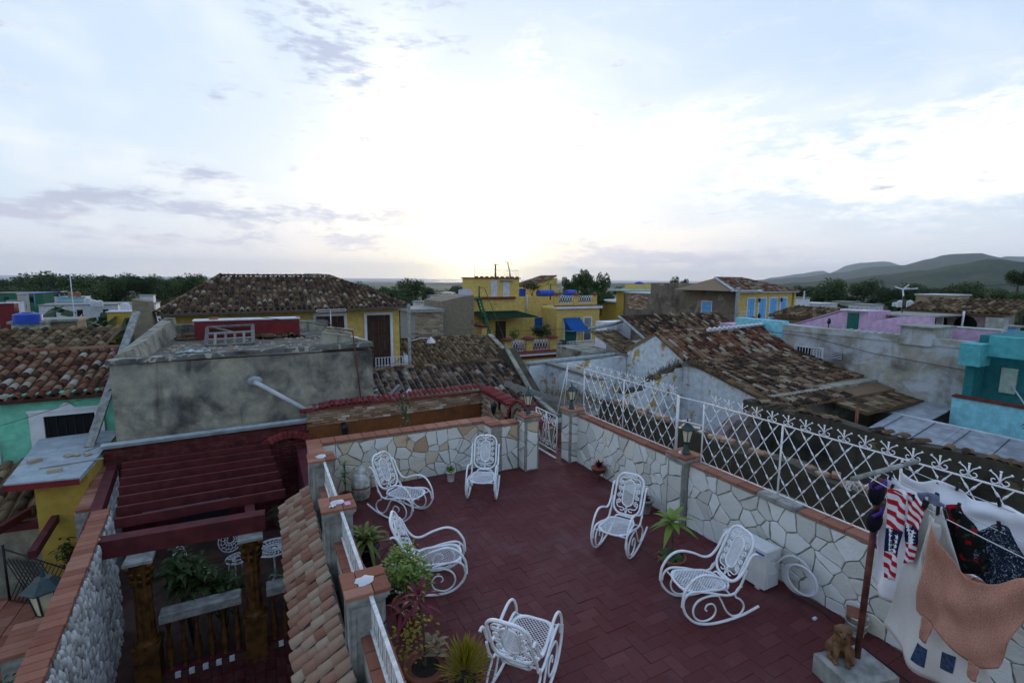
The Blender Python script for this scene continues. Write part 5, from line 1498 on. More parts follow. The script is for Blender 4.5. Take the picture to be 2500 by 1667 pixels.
for x0, x1 in ((39.25, 40.2), (40.8, 41.8), (42.38, 43.42), (43.95, 44.85)):
    f_ = wpart('door', MB().box(x0 - .1, x0, 29.24, 29.298, -.8, 2.12).box(x1, x1 + .1, 29.24, 29.298, -.8, 2.12).box(x0, x1, 29.24, 29.298, 2.02, 2.12), m_whitepaint, bd)
    for a_, b_ in ((x0, (x0 + x1) / 2 - .01), ((x0 + x1) / 2 + .01, x1)): wpart('door_leaf', bx(a_ + .01, b_ - .01, 29.26, 29.296, -.8, 2.01), m_bluepaint, f_)
for x in (40.5, 43.7):
    wpart('wall_lamp', MB().lathe([(.02, 2.1), (.12, 1.95), (.08, 1.7)], 6, (x, 29.0, 0)), m_black_iron, bd)
A_, B2_, C2_, D2_ = Vector((36.9, 28.9, 2.70)), Vector((46.6, 28.9, 2.66)), Vector((46.6, 36, 2.66)), Vector((36.9, 36, 2.7))
e_, g_ = Vector((39.2, 33.0, 3.86)), Vector((43.5, 33.0, 3.86))
wpart('roof_deck', MB().add([A_, B2_, C2_, D2_, e_, g_], [(0, 1, 5, 4), (1, 2, 5), (2, 3, 4, 5), (3, 0, 4)]), m_tile_red, bd)
u3 = Vector((0, 4.1, 1.16))
tile_roof(bd, A_, (1, 0, 0), u3, 42, 13, .231, u3.length / 13, m_tile_red, keep=0, base=False, skip=lambda c, r: (c + .5) * .231 < 2.3 * (r + .6) / 13 or (c + .5) * .231 > 9.7 - 3.1 * (r + .6) / 13)
ridge_line(bd, A_, e_, m_tank, .4, .3); ridge_line(bd, e_, g_, m_tile_red, .4, .26)
up_ = thing('utility_pole', 'grey utility pole with insulators before the blue door house', 'pole', (36.5, 28, -4))
tube_part('pole', [(36.6, 28.3, -5), (36.6, 28.3, 3.1)], .16, m_concrete, up_, 8)
tube_part('crossarm', [(35.6, 28.2, 2.75), (39.4, 28.5, 2.75)], .07, m_tank, up_, 5)
wpart('lamp_head', MB().ball((39.6, 28.4, 2.7), .4, .2, .14, 8, 5), m_mint_pale, up_)
for k in range(5): tube_part('insulator_arm', [(36.6, 28.3, .9 - k * .3), (38.3, 28.3, 1.0 - k * .3)], .04, m_tank, up_, 4)

# ================================================================= ruin and roofs on the right
ru = thing('ruined_house', 'roofless ruin with peeling white and ochre gable wall and weeds', 'ruin', (13, 14, -5))
wpart('back_wall', bx(9.8, 14.99, 17.3, 17.6, -5, .06), m_ruin, ru)
wpart('back_coping', MB().tube([(9.7, 17.36, .10), (10.7, 17.36, .12), (14.3, 17.36, .20)], .11, 6), m_coping, ru)
wpart('back_coping', MB().tube([(14.3, 17.3, .22), (15.6, 17.3, .05), (16.0, 17.3, -.08)], 0, flat=(.2, .1), side=(0, 1, 0)), m_oldwood, ru)
wpart('side_wall', bx(10.6, 10.85, 13.6, 17.298, -5, .02), m_ruin, ru)
wpart('side_coping', MB().tube([(10.72, 17.3, .08), (10.72, 13.6, .06)], 0, flat=(.34, .10), side=(1, 0, 0)), m_oldwood, ru)
prof = [(17.28, -5), (17.28, .30), (15.5, 1.26), (13.82, .32), (13.0, .16), (10.75, -.36), (9.6, -.66), (9.6, -5)]
wpart('gable_wall', MB().prism([(15.0, y, z) for y, z in prof], (.3, 0, 0)), m_ruin, ru)
mb = MB()
wpart('cross_wall', MB().prism([(12.0, 13.9, -5), (14.99, 13.9, -5), (14.99, 13.9, .12), (14.6, 13.9, .10), (14.5, 13.9, -.04), (13.9, 13.9, -.08), (13.8, 13.9, -.26), (13.1, 13.9, -.34), (13.0, 13.9, -.62), (12.0, 13.9, -.7)], (0, .35, 0)), m_ruin, ru)
wpart('cross_wall_top', MB().tube([(12.0, 14.08, -.68), (13.0, 14.08, -.60), (13.3, 14.08, -.32), (13.85, 14.08, -.20), (14.3, 14.08, -.04), (14.99, 14.08, .12)], .16, 6), m_darkwall, ru)
def lerp2(x): return -.70 + (x - 12.0) * .29
gs = MB()
for k in range(1500):
    q = random.random()
    if q < .34:
        c_ = random.choice((13.5, 14.1, 14.5, 14.9)); x_ = c_ + random.gauss(0, .14); o_ = (x_, 13.95 + random.uniform(0, .35), lerp2(x_))
    elif q < .55: o_ = (15.1 + random.gauss(0, .18), 13.5 + random.gauss(0, .28), .22)
    else: o_ = (random.uniform(9.0, 10.7), random.uniform(13.4, 15.2), -.75 + random.uniform(-.1, .1))
    leaf_blade(gs, o_, rdir(.7, 1.5), random.uniform(.15, .55) * (1.3 if q > .55 else 1), .026, random.uniform(.1, .9), 0, 3)
tag(ob('weeds', gs, m_grass, kind='stuff'), 'dry pinkish weeds growing on the ruined walls', 'weeds')
rbk = ob('ruin_rubble', MB().prism([(8.6, 12.2, -3), (10.6, 12.6, -3), (10.6, 15.6, -3), (8.6, 16.4, -3)], (0, 0, 2.2)), m_darkwall, ru)
# alley wall and outer black wall
aw_ = thing('alley_wall', 'low blackened wall along the alley behind the lattice fence', 'wall', (7.6, 6, -5))
mb = MB()
ys = [9.6 - i * .5 for i in range(22)]
top = [(7.5, y, .60 + .05 * sin(y * 3) + random.uniform(-.04, .03)) for y in ys]
for a, b in zip(top, top[1:]):
    mb.add([(7.5, b[1], -5), (7.5, a[1], -5), a, b, (7.9, b[1], -5), (7.9, a[1], -5), (7.9, a[1], a[2] - .03), (7.9, b[1], b[2] - .03)], [(0, 1, 2, 3), (3, 2, 6, 7), (4, 7, 6, 5)])
wpart('masonry', mb, m_darkwall, aw_)
wpart('rubble_top', (lambda m_: [m_.bev(-.09, .09, -.06, .06, 0, .07, .015, T(7.7 + random.gauss(0, .06), random.uniform(-.5, 9.4), .55 + random.uniform(0, .05), random.uniform(0, 3))) for _ in range(70)] and m_)(MB()), m_brick_wall, aw_, kind='stuff')
bwk = thing('broken_brick_wall', 'broken red brick end wall beyond the gate pillar', 'wall', (6.4, 10, -5))
wpart('masonry', bx(5.6, 7.9, 9.62, 9.9, -5, .02), m_mortar, bwk)
lay('brick', MB().bev(-.12, .12, -.032, .032, 0, .02, .006), [Matrix.Translation((5.75 + c * .255 + (.12 if r % 2 else 0), 9.62, .0 - r * .075)) @ RX @ Matrix.Rotation(random.gauss(0, .02), 4, 'Z') for r in range(14) for c in range(9)], bwk, m_brick_cap)
wpart('lintel', MB().tube([(5.5, 9.55, .12), (8.2, 9.9, .10)], 0, flat=(.34, .16), side=(0, 1, 0)), m_oldwood, bwk)
tag(ob('timber_beam', MB().tube([(6.1, 12.2, .62), (8.6, 11.2, -.28)], 0, flat=(.10, .16), side=(0, 1, 0)), m_oldwood), 'grey timber beam leaning over the mossy tile roof by the arch', 'beam')
yw = thing('ruin_cross_wall', 'pinkish peeling cross wall inside the ruin seen through the fence', 'wall', (10, 8.6, -5))
wpart('masonry', MB().prism([(7.95, 8.4, -5), (12.2, 8.4, -5), (12.2, 8.4, .0), (11.2, 8.4, -.1), (10.6, 8.4, -.45), (9.2, 8.4, -.5), (8.6, 8.4, -.9), (7.95, 8.4, -1.0)], (0, .3, 0)), plaster('pink_peeling', (.20, .165, .16), (.06, .05, .05), .5, peel=(.15, .085, .06), peel_amt=.5, drips=.5), yw)
wpart('doorway', bx(9.6, 10.3, 8.38, 8.398, -3, -.95), m_mint_pale, yw)
obw = thing('blackened_boundary_wall', 'long blackened boundary wall capped with broken tiles right of the ruin', 'wall', (12.3, 5, -5))
mb = MB()
ys = [9.0 - i * .6 for i in range(17)]
for y0, y1 in zip(ys, ys[1:]):
    z0, z1 = .22 + .05 * sin(y0 * 2.1), .22 + .05 * sin(y1 * 2.1)
    mb.add([(12.2, y1, -5), (12.2, y0, -5), (12.2, y0, z0), (12.2, y1, z1), (12.55, y1, -5), (12.55, y0, -5), (12.55, y0, z0), (12.55, y1, z1)], [(0, 1, 2, 3), (3, 2, 6, 7), (4, 7, 6, 5)])
mb.box(12.2, 12.55, 9.0, 9.02, -5, .2)
wpart('masonry', mb, m_darkwall, obw)
vs_, fs_ = barrel(.2, .36, .07)
lay('cap_tile', MB().add(vs_, fs_, True), [Matrix.Translation((12.22, random.uniform(-.4, 8.8), .24)) @ Matrix.Rotation(-pi / 2 + random.gauss(0, .3), 4, 'Z') for _ in range(40)], obw, m_tile_tan)

# --- big mottled roof between the ruin and the long grey wall
br_ = thing('mottled_roof_house', 'house with a big mottled tile roof sloping down from the white gable', 'house', (18.5, 13, -5))
wpart('wall', bx(15.31, 21.9, 10.2, 17.2, -5, -.30), m_greyold, br_)
u4 = Vector((0, 13.75 - 15.5, .42 - 1.34)) * -1
tile_roof(br_, (14.95, 13.75, .42), (1, 0, 0), u4, 31, 7, .226, u4.length / 7, m_tile_red, keep=217, jit=.03)
u5 = Vector((0, 13.85 - 9.6, .46 + .55))
tile_roof(br_, (14.95, 9.6, -.55), (1, 0, 0), u5, 31, 15, .226, u5.length / 15, m_tile_dark, keep=83, jit=.03, skip=lambda c, r: r < 4 and c > 17 - r)
u6 = Vector((0, 15.5 - 17.4, 1.34 - .32))
tile_roof(br_, (14.95, 17.4, .32), (1, 0, 0), u6, 31, 7, .226, u6.length / 7, m_tile_tan, keep=0)
ridge_line(br_, (14.95, 15.5, 1.36), (21.9, 15.5, 1.36), m_tile_red, .36, .24)
wpart('white_flashing', MB().tube([(17.9, 15.3, 1.36), (20.6, 15.35, 1.46), (21.95, 15.4, 1.5)], .09, 5), m_whitepaint, br_)
for k in range(12): wpart('flashing_scallop', MB().ball((18.0 + k * .32, 15.25, 1.44 + k * .008), .10, .08, .07, 6, 4), m_whitepaint, br_)
ridge_line(br_, (14.95, 13.8, .42), (14.95, 15.5, 1.36), m_tile_tan, .36, .22)
ridge_line(br_, (14.95, 9.6, -.52), (14.95, 13.8, .44), m_tile_tan, .36, .22)
u7 = Vector((0, 1.9, .28))
tile_roof(br_, (18.0, 8.6, -.80), (1, 0, .0), u7, 13, 6, .30, u7.length / 6, m_tile_tan, w=.97, h=.03, keep=78, jit=.012)
wpart('red_edge', MB().tube([(21.9, 16.6, .86), (21.9, 13.6, .10)], 0, flat=(.1, .12), side=(1, 0, 0)), m_maroon2, br_)
# tan roof and dark roof behind the gable
tr = thing('tan_roof_house', 'house with flat tan tile roof below the white balcony', 'house', (17, 22, -5))
wpart('wall', bx(16.7, 26.5, 19.5, 26, -5, -.6), m_greyold, tr)
u8 = Vector((0, 3.4, 1.12))
tile_roof(tr, (16.6, 18.9, -.45), (1, 0, 0), u8, 6, 10, .30, u8.length / 10, m_tile_tan, w=.98, h=.03, keep=100, jit=.012)
tile_roof(tr, (18.4, 18.7, -.15), (1, 0, 0), Vector((0, 3.4, 1.65)), 36, 13, .23, .29, m_tile_dark, keep=120, jit=.03)
ridge_line(tr, (18.4, 18.7, -.15), (18.4, 22.1, 1.5), m_coping, .4, .22)
wpart('blue_coping', MB().tube([(16.6, 22.5, .82), (18.4, 22.4, 1.05), (20.0, 22.6, 1.35)], .10, 5), m_coping, tr)
wpart('white_shed', bx(18.7, 20.6, 23.5, 24.6, -1, 1.02), m_whitepaint, tr)
wpart('shed_box', bx(19.3, 19.8, 23.3, 23.49, .55, .95), m_tank, tr)

# --- long grey wall and the pink house
lg = thing('long_grey_house', 'long weathered grey wall with barred window on the right', 'building', (22.5, 12, -5))
wpart('wall', bx(22.0, 25.9, 7.45, 17.0, -5, 1.30), m_longwall, lg)
wpart('upper_band', bx(21.96, 22.4, 7.45, 14.4, 1.302, 1.56), m_longwall, lg)
wpart('turquoise_band', bx(21.95, 22.4, 14.402, 17.0, .95, 1.72), m_aqua, lg)
wpart('cistern_block', bx(21.9, 23.4, 8.58, 9.62, 1.25, 1.92), m_longwall, lg)
wpart('cistern_slab', bx(21.8, 23.5, 8.5, 9.72, 1.921, 1.98), m_concrete, lg)
for k in range(7): wpart('parapet_knob', MB().ball((22.15, 10.0 + k * .3, 1.56), .09, .09, .10, 7, 4), m_coping, lg)
g_ = wpart('window', MB().box(21.93, 21.998, 12.42, 12.52, -.36, .70).box(21.93, 21.998, 13.66, 13.76, -.36, .70).box(21.93, 21.998, 12.52, 13.66, .62, .70).box(21.93, 21.998, 12.52, 13.66, -.36, -.28), m_tank, lg)
wpart('pane', bx(21.985, 21.997, 12.52, 13.66, -.28, .62), m_dark, g_)
for k in range(9): wpart('grille_bar', MB().tube([(21.93, 12.58 + k * .13, -.28), (21.93, 12.58 + k * .13, .62)], .014, 4), m_tank, g_)
for k in range(9): wpart('louvre', bx(21.95, 21.97, 12.55, 12.95, -.24 + k * .095, -.18 + k * .095), m_tank, g_)
for k in range(6): wpart('louvre', bx(21.95, 21.97, 13.2, 13.62, -.24 + k * .07, -.19 + k * .07), m_whitepaint, g_)
g_ = wpart('vent', bx(21.97, 21.998, 11.66, 12.1, .28, .56), m_dark, lg)
for k in range(4): wpart('vent_bar', bx(21.95, 21.969, 11.66, 12.1, .30 + k * .07, .33 + k * .07), m_tank, g_)
tube_part('service_cable', [(21.9, 17, 1.25), (21.9, 13, 1.12), (21.9, 10.5, .75), (21.9, 7.5, .55)], .012, m_wire, lg, 4)
pk = thing('pink_house', 'pink house with stepped gable and dark green door behind the grey wall', 'house', (26.5, 13, -5))
wpart('wall', MB().prism([(26.0, 16.4, 0), (26.0, 16.4, 1.22), (26.0, 14.1, 2.08), (26.0, 13.95, 2.08), (26.0, 13.95, 0)][::-1], (.3, 0, 0)), m_pink, pk)
wpart('wall', bx(26.0, 28.0, 12.8, 13.948, 0, 2.20), m_pink, pk)
wpart('wall', MB().prism([(26.0, 12.798, 0), (26.0, 12.798, 1.70), (26.0, 11.5, 2.05), (26.0, 10.3, 2.08), (26.0, 10.3, 0)][::-1], (.3, 0, 0)), m_pink, pk)
wpart('verge', MB().prism([(25.94, 16.5, 1.22), (25.94, 14.1, 2.12), (25.94, 14.1, 2.17), (25.94, 16.5, 1.27)], (.4, 0, 0)), m_pink, pk)
wpart('door', bx(25.94, 25.998, 13.2, 13.7, .9, 2.08), m_tealdoor, pk)
wpart('door_hood', bx(25.7, 26.2, 12.8, 13.95, 2.201, 2.26), m_whitepaint, pk)
wpart('lower_wall', bx(24.0, 24.2, 7.4, 9.7, 0, 1.88), m_pink, pk)
wpart('lower_coping', bx(23.95, 24.25, 7.4, 9.7, 1.881, 1.92), m_mint_pale, pk)
wpart('pink_terrace', bx(22.6, 26, 14.5, 18.5, .8, 1.28), m_pink, pk)
for y, r in ((17.2, .3), (16.0, .3)): wpart('pier_cap', MB().lathe([(r, 1.5), (r, 1.55), (.05, 1.72)], 6, (23.6, y, 0)), m_maroon2, pk)
for y, lb in ((18.0, 'dark lantern on a post at the left of the pink house'), (14.15, 'dark lantern on a post beside the green door of the pink house')):
    t = thing('garden_lamp', lb, 'lantern', (25.2, y, 1.2))
    ob('post', MB().tube([(0, 0, -.4), (0, 0, .3)], .03, 5), m_black_iron, t); ob('head', MB().lathe([(.03, .3), (.09, .36), (.08, .52), (.02, .6)], 6), m_black_iron, t)
th = thing('tan_gable_house', 'house with brown tile roof and tan gable behind the pink house', 'house', (29, 16, -5))
wpart('wall', bx(28.3, 34, 13.8, 19.2, -5, 1.55), m_plaster, th)
tile_roof(th, (28.0, 19.4, 1.50), (0, -1, 0), (2.4, 0, .52), 17, 6, .26, .41, m_tile_tan, keep=60)
wpart('brick_wall', bx(28.28, 28.5, 11.4, 13.0, 0, 1.95), m_brick_cap, th)
wpart('slab', bx(27.6, 32, 11.2, 13.9, 1.951, 2.02), m_concrete, th)
ah = thing('arcade_house', 'pinkish house with two dark arches under a tan tile roof', 'house', (33, 12, -5))
wpart('wall', MB().prism([(32.0, 14.4, -5), (32.0, 14.4, 1.68), (32.0, 13.4, 2.22), (32.0, 9.9, 2.15), (32.0, 9.9, -5)][::-1], (.4, 0, 0)), plaster('rose_render', (.40, .30, .28), (.16, .12, .12), .15), ah)
for yc_ in (12.45, 11.25):
    wpart('arch', MB().add([(31.97, yc_ + .46 * cos(pi * i / 12), 1.5 + .44 * sin(pi * i / 12)) for i in range(13)] + [(31.97, yc_ - .46, .5), (31.97, yc_ + .46, .5)], [tuple(range(13)) + (13, 14)]), m_dark, ah)
wpart('brick_pier', bx(31.7, 32.3, 9.75, 10.4, 0, 1.95), m_longwall, ah)
tile_roof(ah, (31.6, 13.9, 2.10), (0, -1, 0), (2.8, 0, .62), 17, 7, .26, .41, m_tile_tan, keep=60)
wpart('white_pole', MB().tube([(31.4, 11.2, .8), (31.4, 11.15, 2.2)], .05, 5), m_whitepaint, ah)
tag(ob('hanging_sign', MB().bev(30.9, 31.0, 11.78, 12.06, 1.45, 1.95, .02), m_whitepaint), 'small white sign hanging before the left dark arch', 'sign')
wt = thing('wind_turbine', 'small white bladed wind generator on a dark mast at right', 'wind turbine', (30, 13.2, 1.5))
ob('mast', MB().tube([(0, 0, -1), (0, 0, 1.75)], .035, 6), m_black_iron, wt)
ob('hub', MB().cyl((-.12, 0, 1.75), (.16, -.14, 1.78), .05, n=8), m_tank, wt)
ob('tail', MB().prism([(.15, -.14, 1.73), (.5, -.38, 1.76), (.5, -.38, 1.84), (.15, -.14, 1.79)], (.01, .015, 0)), m_tank, wt)
for k in range(3):
    a = k * 2.094 + .9; c_ = Vector((-.13, .01, 1.75)); d_ = Vector((-.1, -sin(a), cos(a))); e_ = Vector((0, cos(a), sin(a)))
    ob('blade', MB().prism([c_ - e_ * .03, c_ + e_ * .03, c_ + d_ * .34 + e_ * .05, c_ + d_ * .40 - e_ * .01], (-.012, .004, 0)), m_whitepaint, wt)
# --- teal house
te = thing('teal_house', 'teal rendered house with overhanging upper band at the right edge', 'house', (23, 6, -5))
wpart('band', bx(21.5, 21.8, 4.2, 6.9, 1.18, 1.86), m_teal, te)
wpart('band', bx(21.0, 21.8, 6.902, 7.46, .84, 1.58), m_teal, te)
wpart('wall', bx(22.4, 26, 2.0, 7.44, -5, 1.80), m_teal2, te)
wpart('side_wall', bx(21.6, 22.39, 7.2, 7.448, -5, .83), m_teal2, te)
wpart('window', bx(22.33, 22.398, 6.35, 6.75, -.1, .75), m_mint_pale, te)
wpart('brace', MB().tube([(22.2, 6.4, .2), (21.7, 5.6, -.7)], .03, 4), m_tank, te)
wpart('garden_wall', bx(21.3, 21.55, 2.0, 7.6, -5, -.34), m_aqua, te)
wpart('garden_coping', bx(21.25, 21.6, 2.0, 7.6, -.339, -.27), m_maroon2, te)
zs = thing('zinc_roof', 'grey zinc sheet lean-to roof below the long grey wall', 'roof', (18.5, 7, -1))
for i in range(5):
    y = 8.3 - i * .95
    wpart('sheet', MB().prism([(17.0, y, -1.28), (19.6, y + .25, -1.02), (19.6, y - .70, -1.02), (17.0, y - .95, -1.28)][::-1], (0, 0, .03 + .012 * (i % 2))), m_metalsheet, zs)
wpart('upper_sheet', MB().prism([(19.7, 9.4, -1.08), (21.95, 9.6, -.85), (21.95, 7.7, -.85), (19.7, 7.6, -1.08)][::-1], (0, 0, .04)), m_metalsheet, zs)
for k in range(5): wpart('batten', MB().tube([(17.0 + .1 * k, 8.0 - k * .9, -1.21), (19.5, 8.2 - k * .9, -.97)], .010, 4), m_wire, zs)
wpart('gutter', MB().tube([(19.65, 9.4, -.98), (19.65, 3.8, -1.0)], .05, 6), m_tank, zs)
wpart('lean_to_wall', bx(17.0, 21.2, 3.4, 8.3, -5, -1.40), m_greyold, zs)
wpart('rusty_post', MB().tube([(16.9, 8.35, -1.3), (16.9, 8.35, -.4)], .05, 5), m_brick_cap, zs)
pw_ = bush('wall_plant', 'leafy plant in a pale pot beside the aqua garden wall', 'plant', (18.9, 4.55, -.9), .8, .45, 6, 150, m_leaf, .22, .12)
ob('pot', MB().lathe([(.2, -.1), (.26, .35)], 10), m_tank, pw_)
bush('wall_shrub', 'green shrub at the far right edge below the aqua wall', 'shrub', (19.2, 3.9, -1.2), 1.2, .8, 8, 500, m_leaf, .2, .09)

# ================================================================= land, sea, far town
HAZE = 4.6e-5
HOUSES = [
    (-32.9, 96.0, 1.7, -3.6, -.55, m_maroon, 'dark red low house with teal window at the far left edge'),
    (-9.9, 30.9, 1.2, -1.1, 1.30, m_mint_pale, 'pale mint block carrying a blue water tank'),
    (-42.3, 129.3, 7.2, -3.6, -0.01, m_greenpaint, 'green house among roofs at far left'),
    (-40.5, 124.9, 1.2, -3.4, -0.05, m_brick_pale, 'tan house beside the green house at far left'),
    (-25.1, 97.5, 9.5, -5.1, -1.00, m_tank, 'long grey wall house with two air conditioners'),
    (-27.8, 104.6, 3.7, -3.6, -0.84, m_maroon, 'red walled house under the blue roof terrace'),
    (-29.2, 110.0, 3.6, -2.6, -0.22, m_aqua, 'teal roof room under the blue canopy'),
    (-31.1, 108.5, 2.4, -3.8, -1.25, m_cream, 'cream gable house left of the blue canopy'),
    (-9.1, 31.6, 1.6, -1.2, 1.31, m_plaster, 'brown low wall house behind the mint block'),
    (-14.8, 75.2, 4.1, -3.5, -0.88, m_yellow2, 'yellow house front with dark garage opening'),
    (-15.0, 82.2, 4.0, -3.3, -0.21, m_whitepaint, 'white flat roofed house with tanks left of the gable'),
    (-14.3, 84.2, 1.6, -2.0, 0.83, m_tank, 'grey concrete shelter roof by the rough gable'),
    (-41.3, 134.3, 4.9, -4.1, -1.18, m_tank, 'pale flat roofs in front of the dark trees'),
    (-40.1, 120.0, 1.9, -3.8, -1.16, m_whitepaint, 'white roofed shed at far left'),
    (48.0, 156.3, 6.8, -3.6, 0.16, m_brick_cap, 'small red roofed house among trees'),
    (24.3, 66.6, 1.5, -1.7, 1.48, m_mint_pale, 'mint block with two white tanks near the plaster gable'),
    (38.9, 115.5, 3.6, -3.5, -0.67, m_whitepaint, 'white house behind the mint block'),
    (18.4, 60.4, 1.8, -1.8, 0.55, m_tank, 'light grey roof behind the pale brick house'),
    (39.9, 137.8, 3.6, -3.4, -0.26, m_cream, 'pale house in the trees left of the mint block'),
    (45.2, 55.7, 1.9, -1.5, 1.33, m_tank, 'grey house behind the big tree'),
    (74.8, 46.0, 2.9, -2.5, 1.05, m_whitepaint, 'white house with parapet balls right of the blue doors'),
    (88.6, 50.1, 5.4, -3.4, -0.26, m_tank, 'grey low roofs before the dark trees at right'),
    (103.5, 53.7, 4.0, -3.3, -0.35, m_concrete, 'concrete flat roof with grey tanks'),
    (90.4, 43.4, 4.1, -2.8, -0.16, m_tank, 'pale low house left of the arcade house'),
    (56.6, 18.1, 2.1, -1.4, 1.71, m_tank, 'grey side wall right of the arcade house'),
    (75.8, 22.8, 2.8, -2.2, 0.68, m_concrete, 'grey house at the right edge under the big tree'),
    (41.6, 12.1, 0.8, -1.4, 0.88, m_bluepaint, 'blue roof edge at the far right'),
    (61.7, 22.3, 3.7, -0.1, 2.34, m_brick_pale, 'house with small tiled canopy above the arcade roof'),
]
TANKS = [
    (-9.91, 31.00, 0.54, 1.30, 1.84, m_blue, 'blue ribbed water tank on the pale mint block'),
    (-28.62, 107.56, 0.42, -0.06, 0.84, m_brick_cap, 'left of two red tanks on the blue canopy'),
    (-27.57, 107.02, 0.42, -0.05, 0.85, m_brick_cap, 'right of two red tanks on the blue canopy'),
    (-24.17, 98.34, 0.52, -1.11, 0.17, m_tank, 'first white tank right of the blue canopy'),
    (-23.08, 96.60, 0.51, -1.17, -0.16, m_tank, 'second white tank right of the blue canopy'),
    (-22.00, 94.90, 0.44, -1.10, -0.16, m_tank, 'third white tank right of the blue canopy'),
    (-15.55, 77.98, 0.50, -0.78, 0.16, m_tank, 'single white tank on the white house'),
    (23.93, 66.80, 0.30, 1.06, 1.59, m_tank, 'left white tank on the mint block'),
    (24.57, 66.47, 0.30, 1.07, 1.60, m_tank, 'right white tank on the mint block'),
    (41.77, 46.46, 0.61, 2.69, 3.40, m_blue, 'blue tank on the mustard parapet'),
    (93.95, 41.73, 0.47, -0.46, 0.68, m_tank, 'left grey ribbed tank behind the pink house'),
    (95.40, 40.98, 0.47, -0.45, 0.69, m_tank, 'right grey ribbed tank behind the pink house'),
    (64.00, 23.38, 0.68, 1.49, 2.04, m_tank, 'white tank lid above the arcade roof'),
    (69.37, 22.83, 0.40, 1.39, 1.74, m_tank, 'small white tank right of the arcade roof'),
    (62.05, 18.67, 0.42, 1.14, 1.74, m_tank, 'grey ribbed tank at the right edge'),
    (97.81, 44.20, 0.43, -0.53, 0.17, m_mint_pale, 'mint tank behind the pink house'),
]
TREES = [
    (-70.6, 206.6, 1.1, 5.7, 0),
    (-82.2, 258.1, 1.8, 8.1, 1),
    (-65.9, 227.1, 3.0, 6.5, 0),
    (-59.0, 217.8, 2.5, 5.6, 1),
    (-51.8, 208.4, 2.3, 6.1, 0),
    (-52.1, 231.3, 2.6, 6.1, 1),
    (-30.2, 151.9, 3.0, 3.8, 0),
    (-26.2, 147.5, 3.1, 3.5, 0),
    (-27.1, 184.2, 2.3, 5.1, 1),
    (-23.5, 193.8, 2.7, 5.4, 1),
    (-53.5, 174.8, -0.1, 4.4, 1),
    (-34.4, 159.4, 0.7, 3.7, 1),
    (-25.0, 154.5, 0.8, 3.2, 0),
    (-17.4, 167.9, 3.2, 4.2, 1),
    (-54.8, 164.1, -0.4, 4.1, 1),
    (-44.0, 158.5, -0.5, 4.6, 0),
    (-35.6, 145.1, -0.1, 3.8, 1),
    (31.2, 176.5, 0.8, 5.0, 1),
    (27.3, 133.1, 0.6, 5.0, 0),
    (26.4, 110.8, 0.5, 4.2, 1),
    (32.9, 119.0, 2.5, 3.8, 0),
    (24.8, 94.4, -0.3, 2.8, 1),
    (48.6, 156.0, 0.0, 4.1, 1),
    (26.4, 82.3, -0.6, 2.2, 0),
    (69.8, 190.2, -1.8, 4.2, 1),
    (19.4, 91.5, -0.7, 2.7, 1),
    (22.4, 78.6, -0.8, 1.7, 1),
    (81.8, 206.9, -0.1, 5.6, 1),
    (77.8, 129.7, 1.3, 3.8, 1),
    (40.1, 58.8, 4.2, 1.5, 2),
    (36.9, 51.4, 4.8, 1.4, 2),
    (39.8, 52.2, 4.4, 1.6, 2),
    (36.3, 49.2, 2.7, 2.0, 2),
    (42.0, 53.0, 2.0, 1.4, 2),
    (79.4, 94.8, 1.1, 3.1, 1),
    (61.7, 58.9, 4.1, 1.5, 2),
    (157.5, 88.7, 3.1, 5.4, 0),
    (177.8, 89.5, 3.4, 4.7, 0),
    (172.1, 80.9, 1.5, 3.8, 1),
    (178.3, 77.7, 2.3, 4.4, 1),
    (207.8, 85.1, 1.6, 4.3, 1),
    (156.7, 55.0, 2.9, 4.1, 0),
    (189.0, 72.1, 1.4, 4.4, 1),
    (122.8, 38.3, 2.1, 2.3, 0),
    (83.8, 24.9, 5.0, 1.5, 0),
    (159.5, 98.8, 1.6, 4.1, 1),
    (77.1, 22.3, 2.3, 1.4, 0),
]
NEAR_HILLS = [(48.1, -0.662), (51.39, -0.528), (54.53, -0.527), (57.83, -0.107), (61.26, 0.209), (64.41, 0.652), (67.31, 1.096), (69.96, 1.675), (71.69, 2.02), (73.61, 1.715)]
BLUE_RIDGE = [(49.75, -0.373), (54.86, 0.157), (58.15, 0.471), (61.2, 0.921), (63.73, 1.416), (65.83, 1.548), (67.64, 2.07), (68.57, 2.406), (69.62, 2.518), (70.9, 2.55), (71.41, 2.433), (71.92, 2.149), (73.62, 1.649)]
FAR_RIDGE = [(53.73, -0.067), (55.6, 0.415), (58.12, 0.798), (59.16, 1.042), (59.84, 1.082), (60.54, 0.802), (61.48, 1.511), (62.75, 1.81), (64.76, 1.935), (65.53, 1.626), (66.73, 1.282), (71.23, 1.758), (72.63, 2.231), (73.57, 2.14)]
COASTAL_RISE = [(6.59, -0.923), (10.04, -0.819), (15.46, -0.697), (20.15, -0.523), (24.93, -0.341), (32.15, -0.421), (39.22, -0.399), (45.5, -0.241), (50.16, -0.324)]


def lerp_tab(tab, x):
    if x <= tab[0][0]: return tab[0][1]
    for (a, va), (b, vb) in zip(tab, tab[1:]):
        if x <= b:
            t_ = (x - a) / (b - a); t_ = t_ * t_ * (3 - 2 * t_); return va + (vb - va) * t_
    return tab[-1][1]


LAND = [(0, -6.0), (60, -6.5), (150, -11), (400, -24), (1000, -40), (3000, -56), (8600, -67), (9600, -74), (60000, -90)]
def ground_z(x, y):
    r = math.hypot(x, y)
    return lerp_tab(LAND, r) + (2.5 * mnoise.noise(Vector((x / 300, y / 300, 0))) if 100 < r < 8000 else 0)


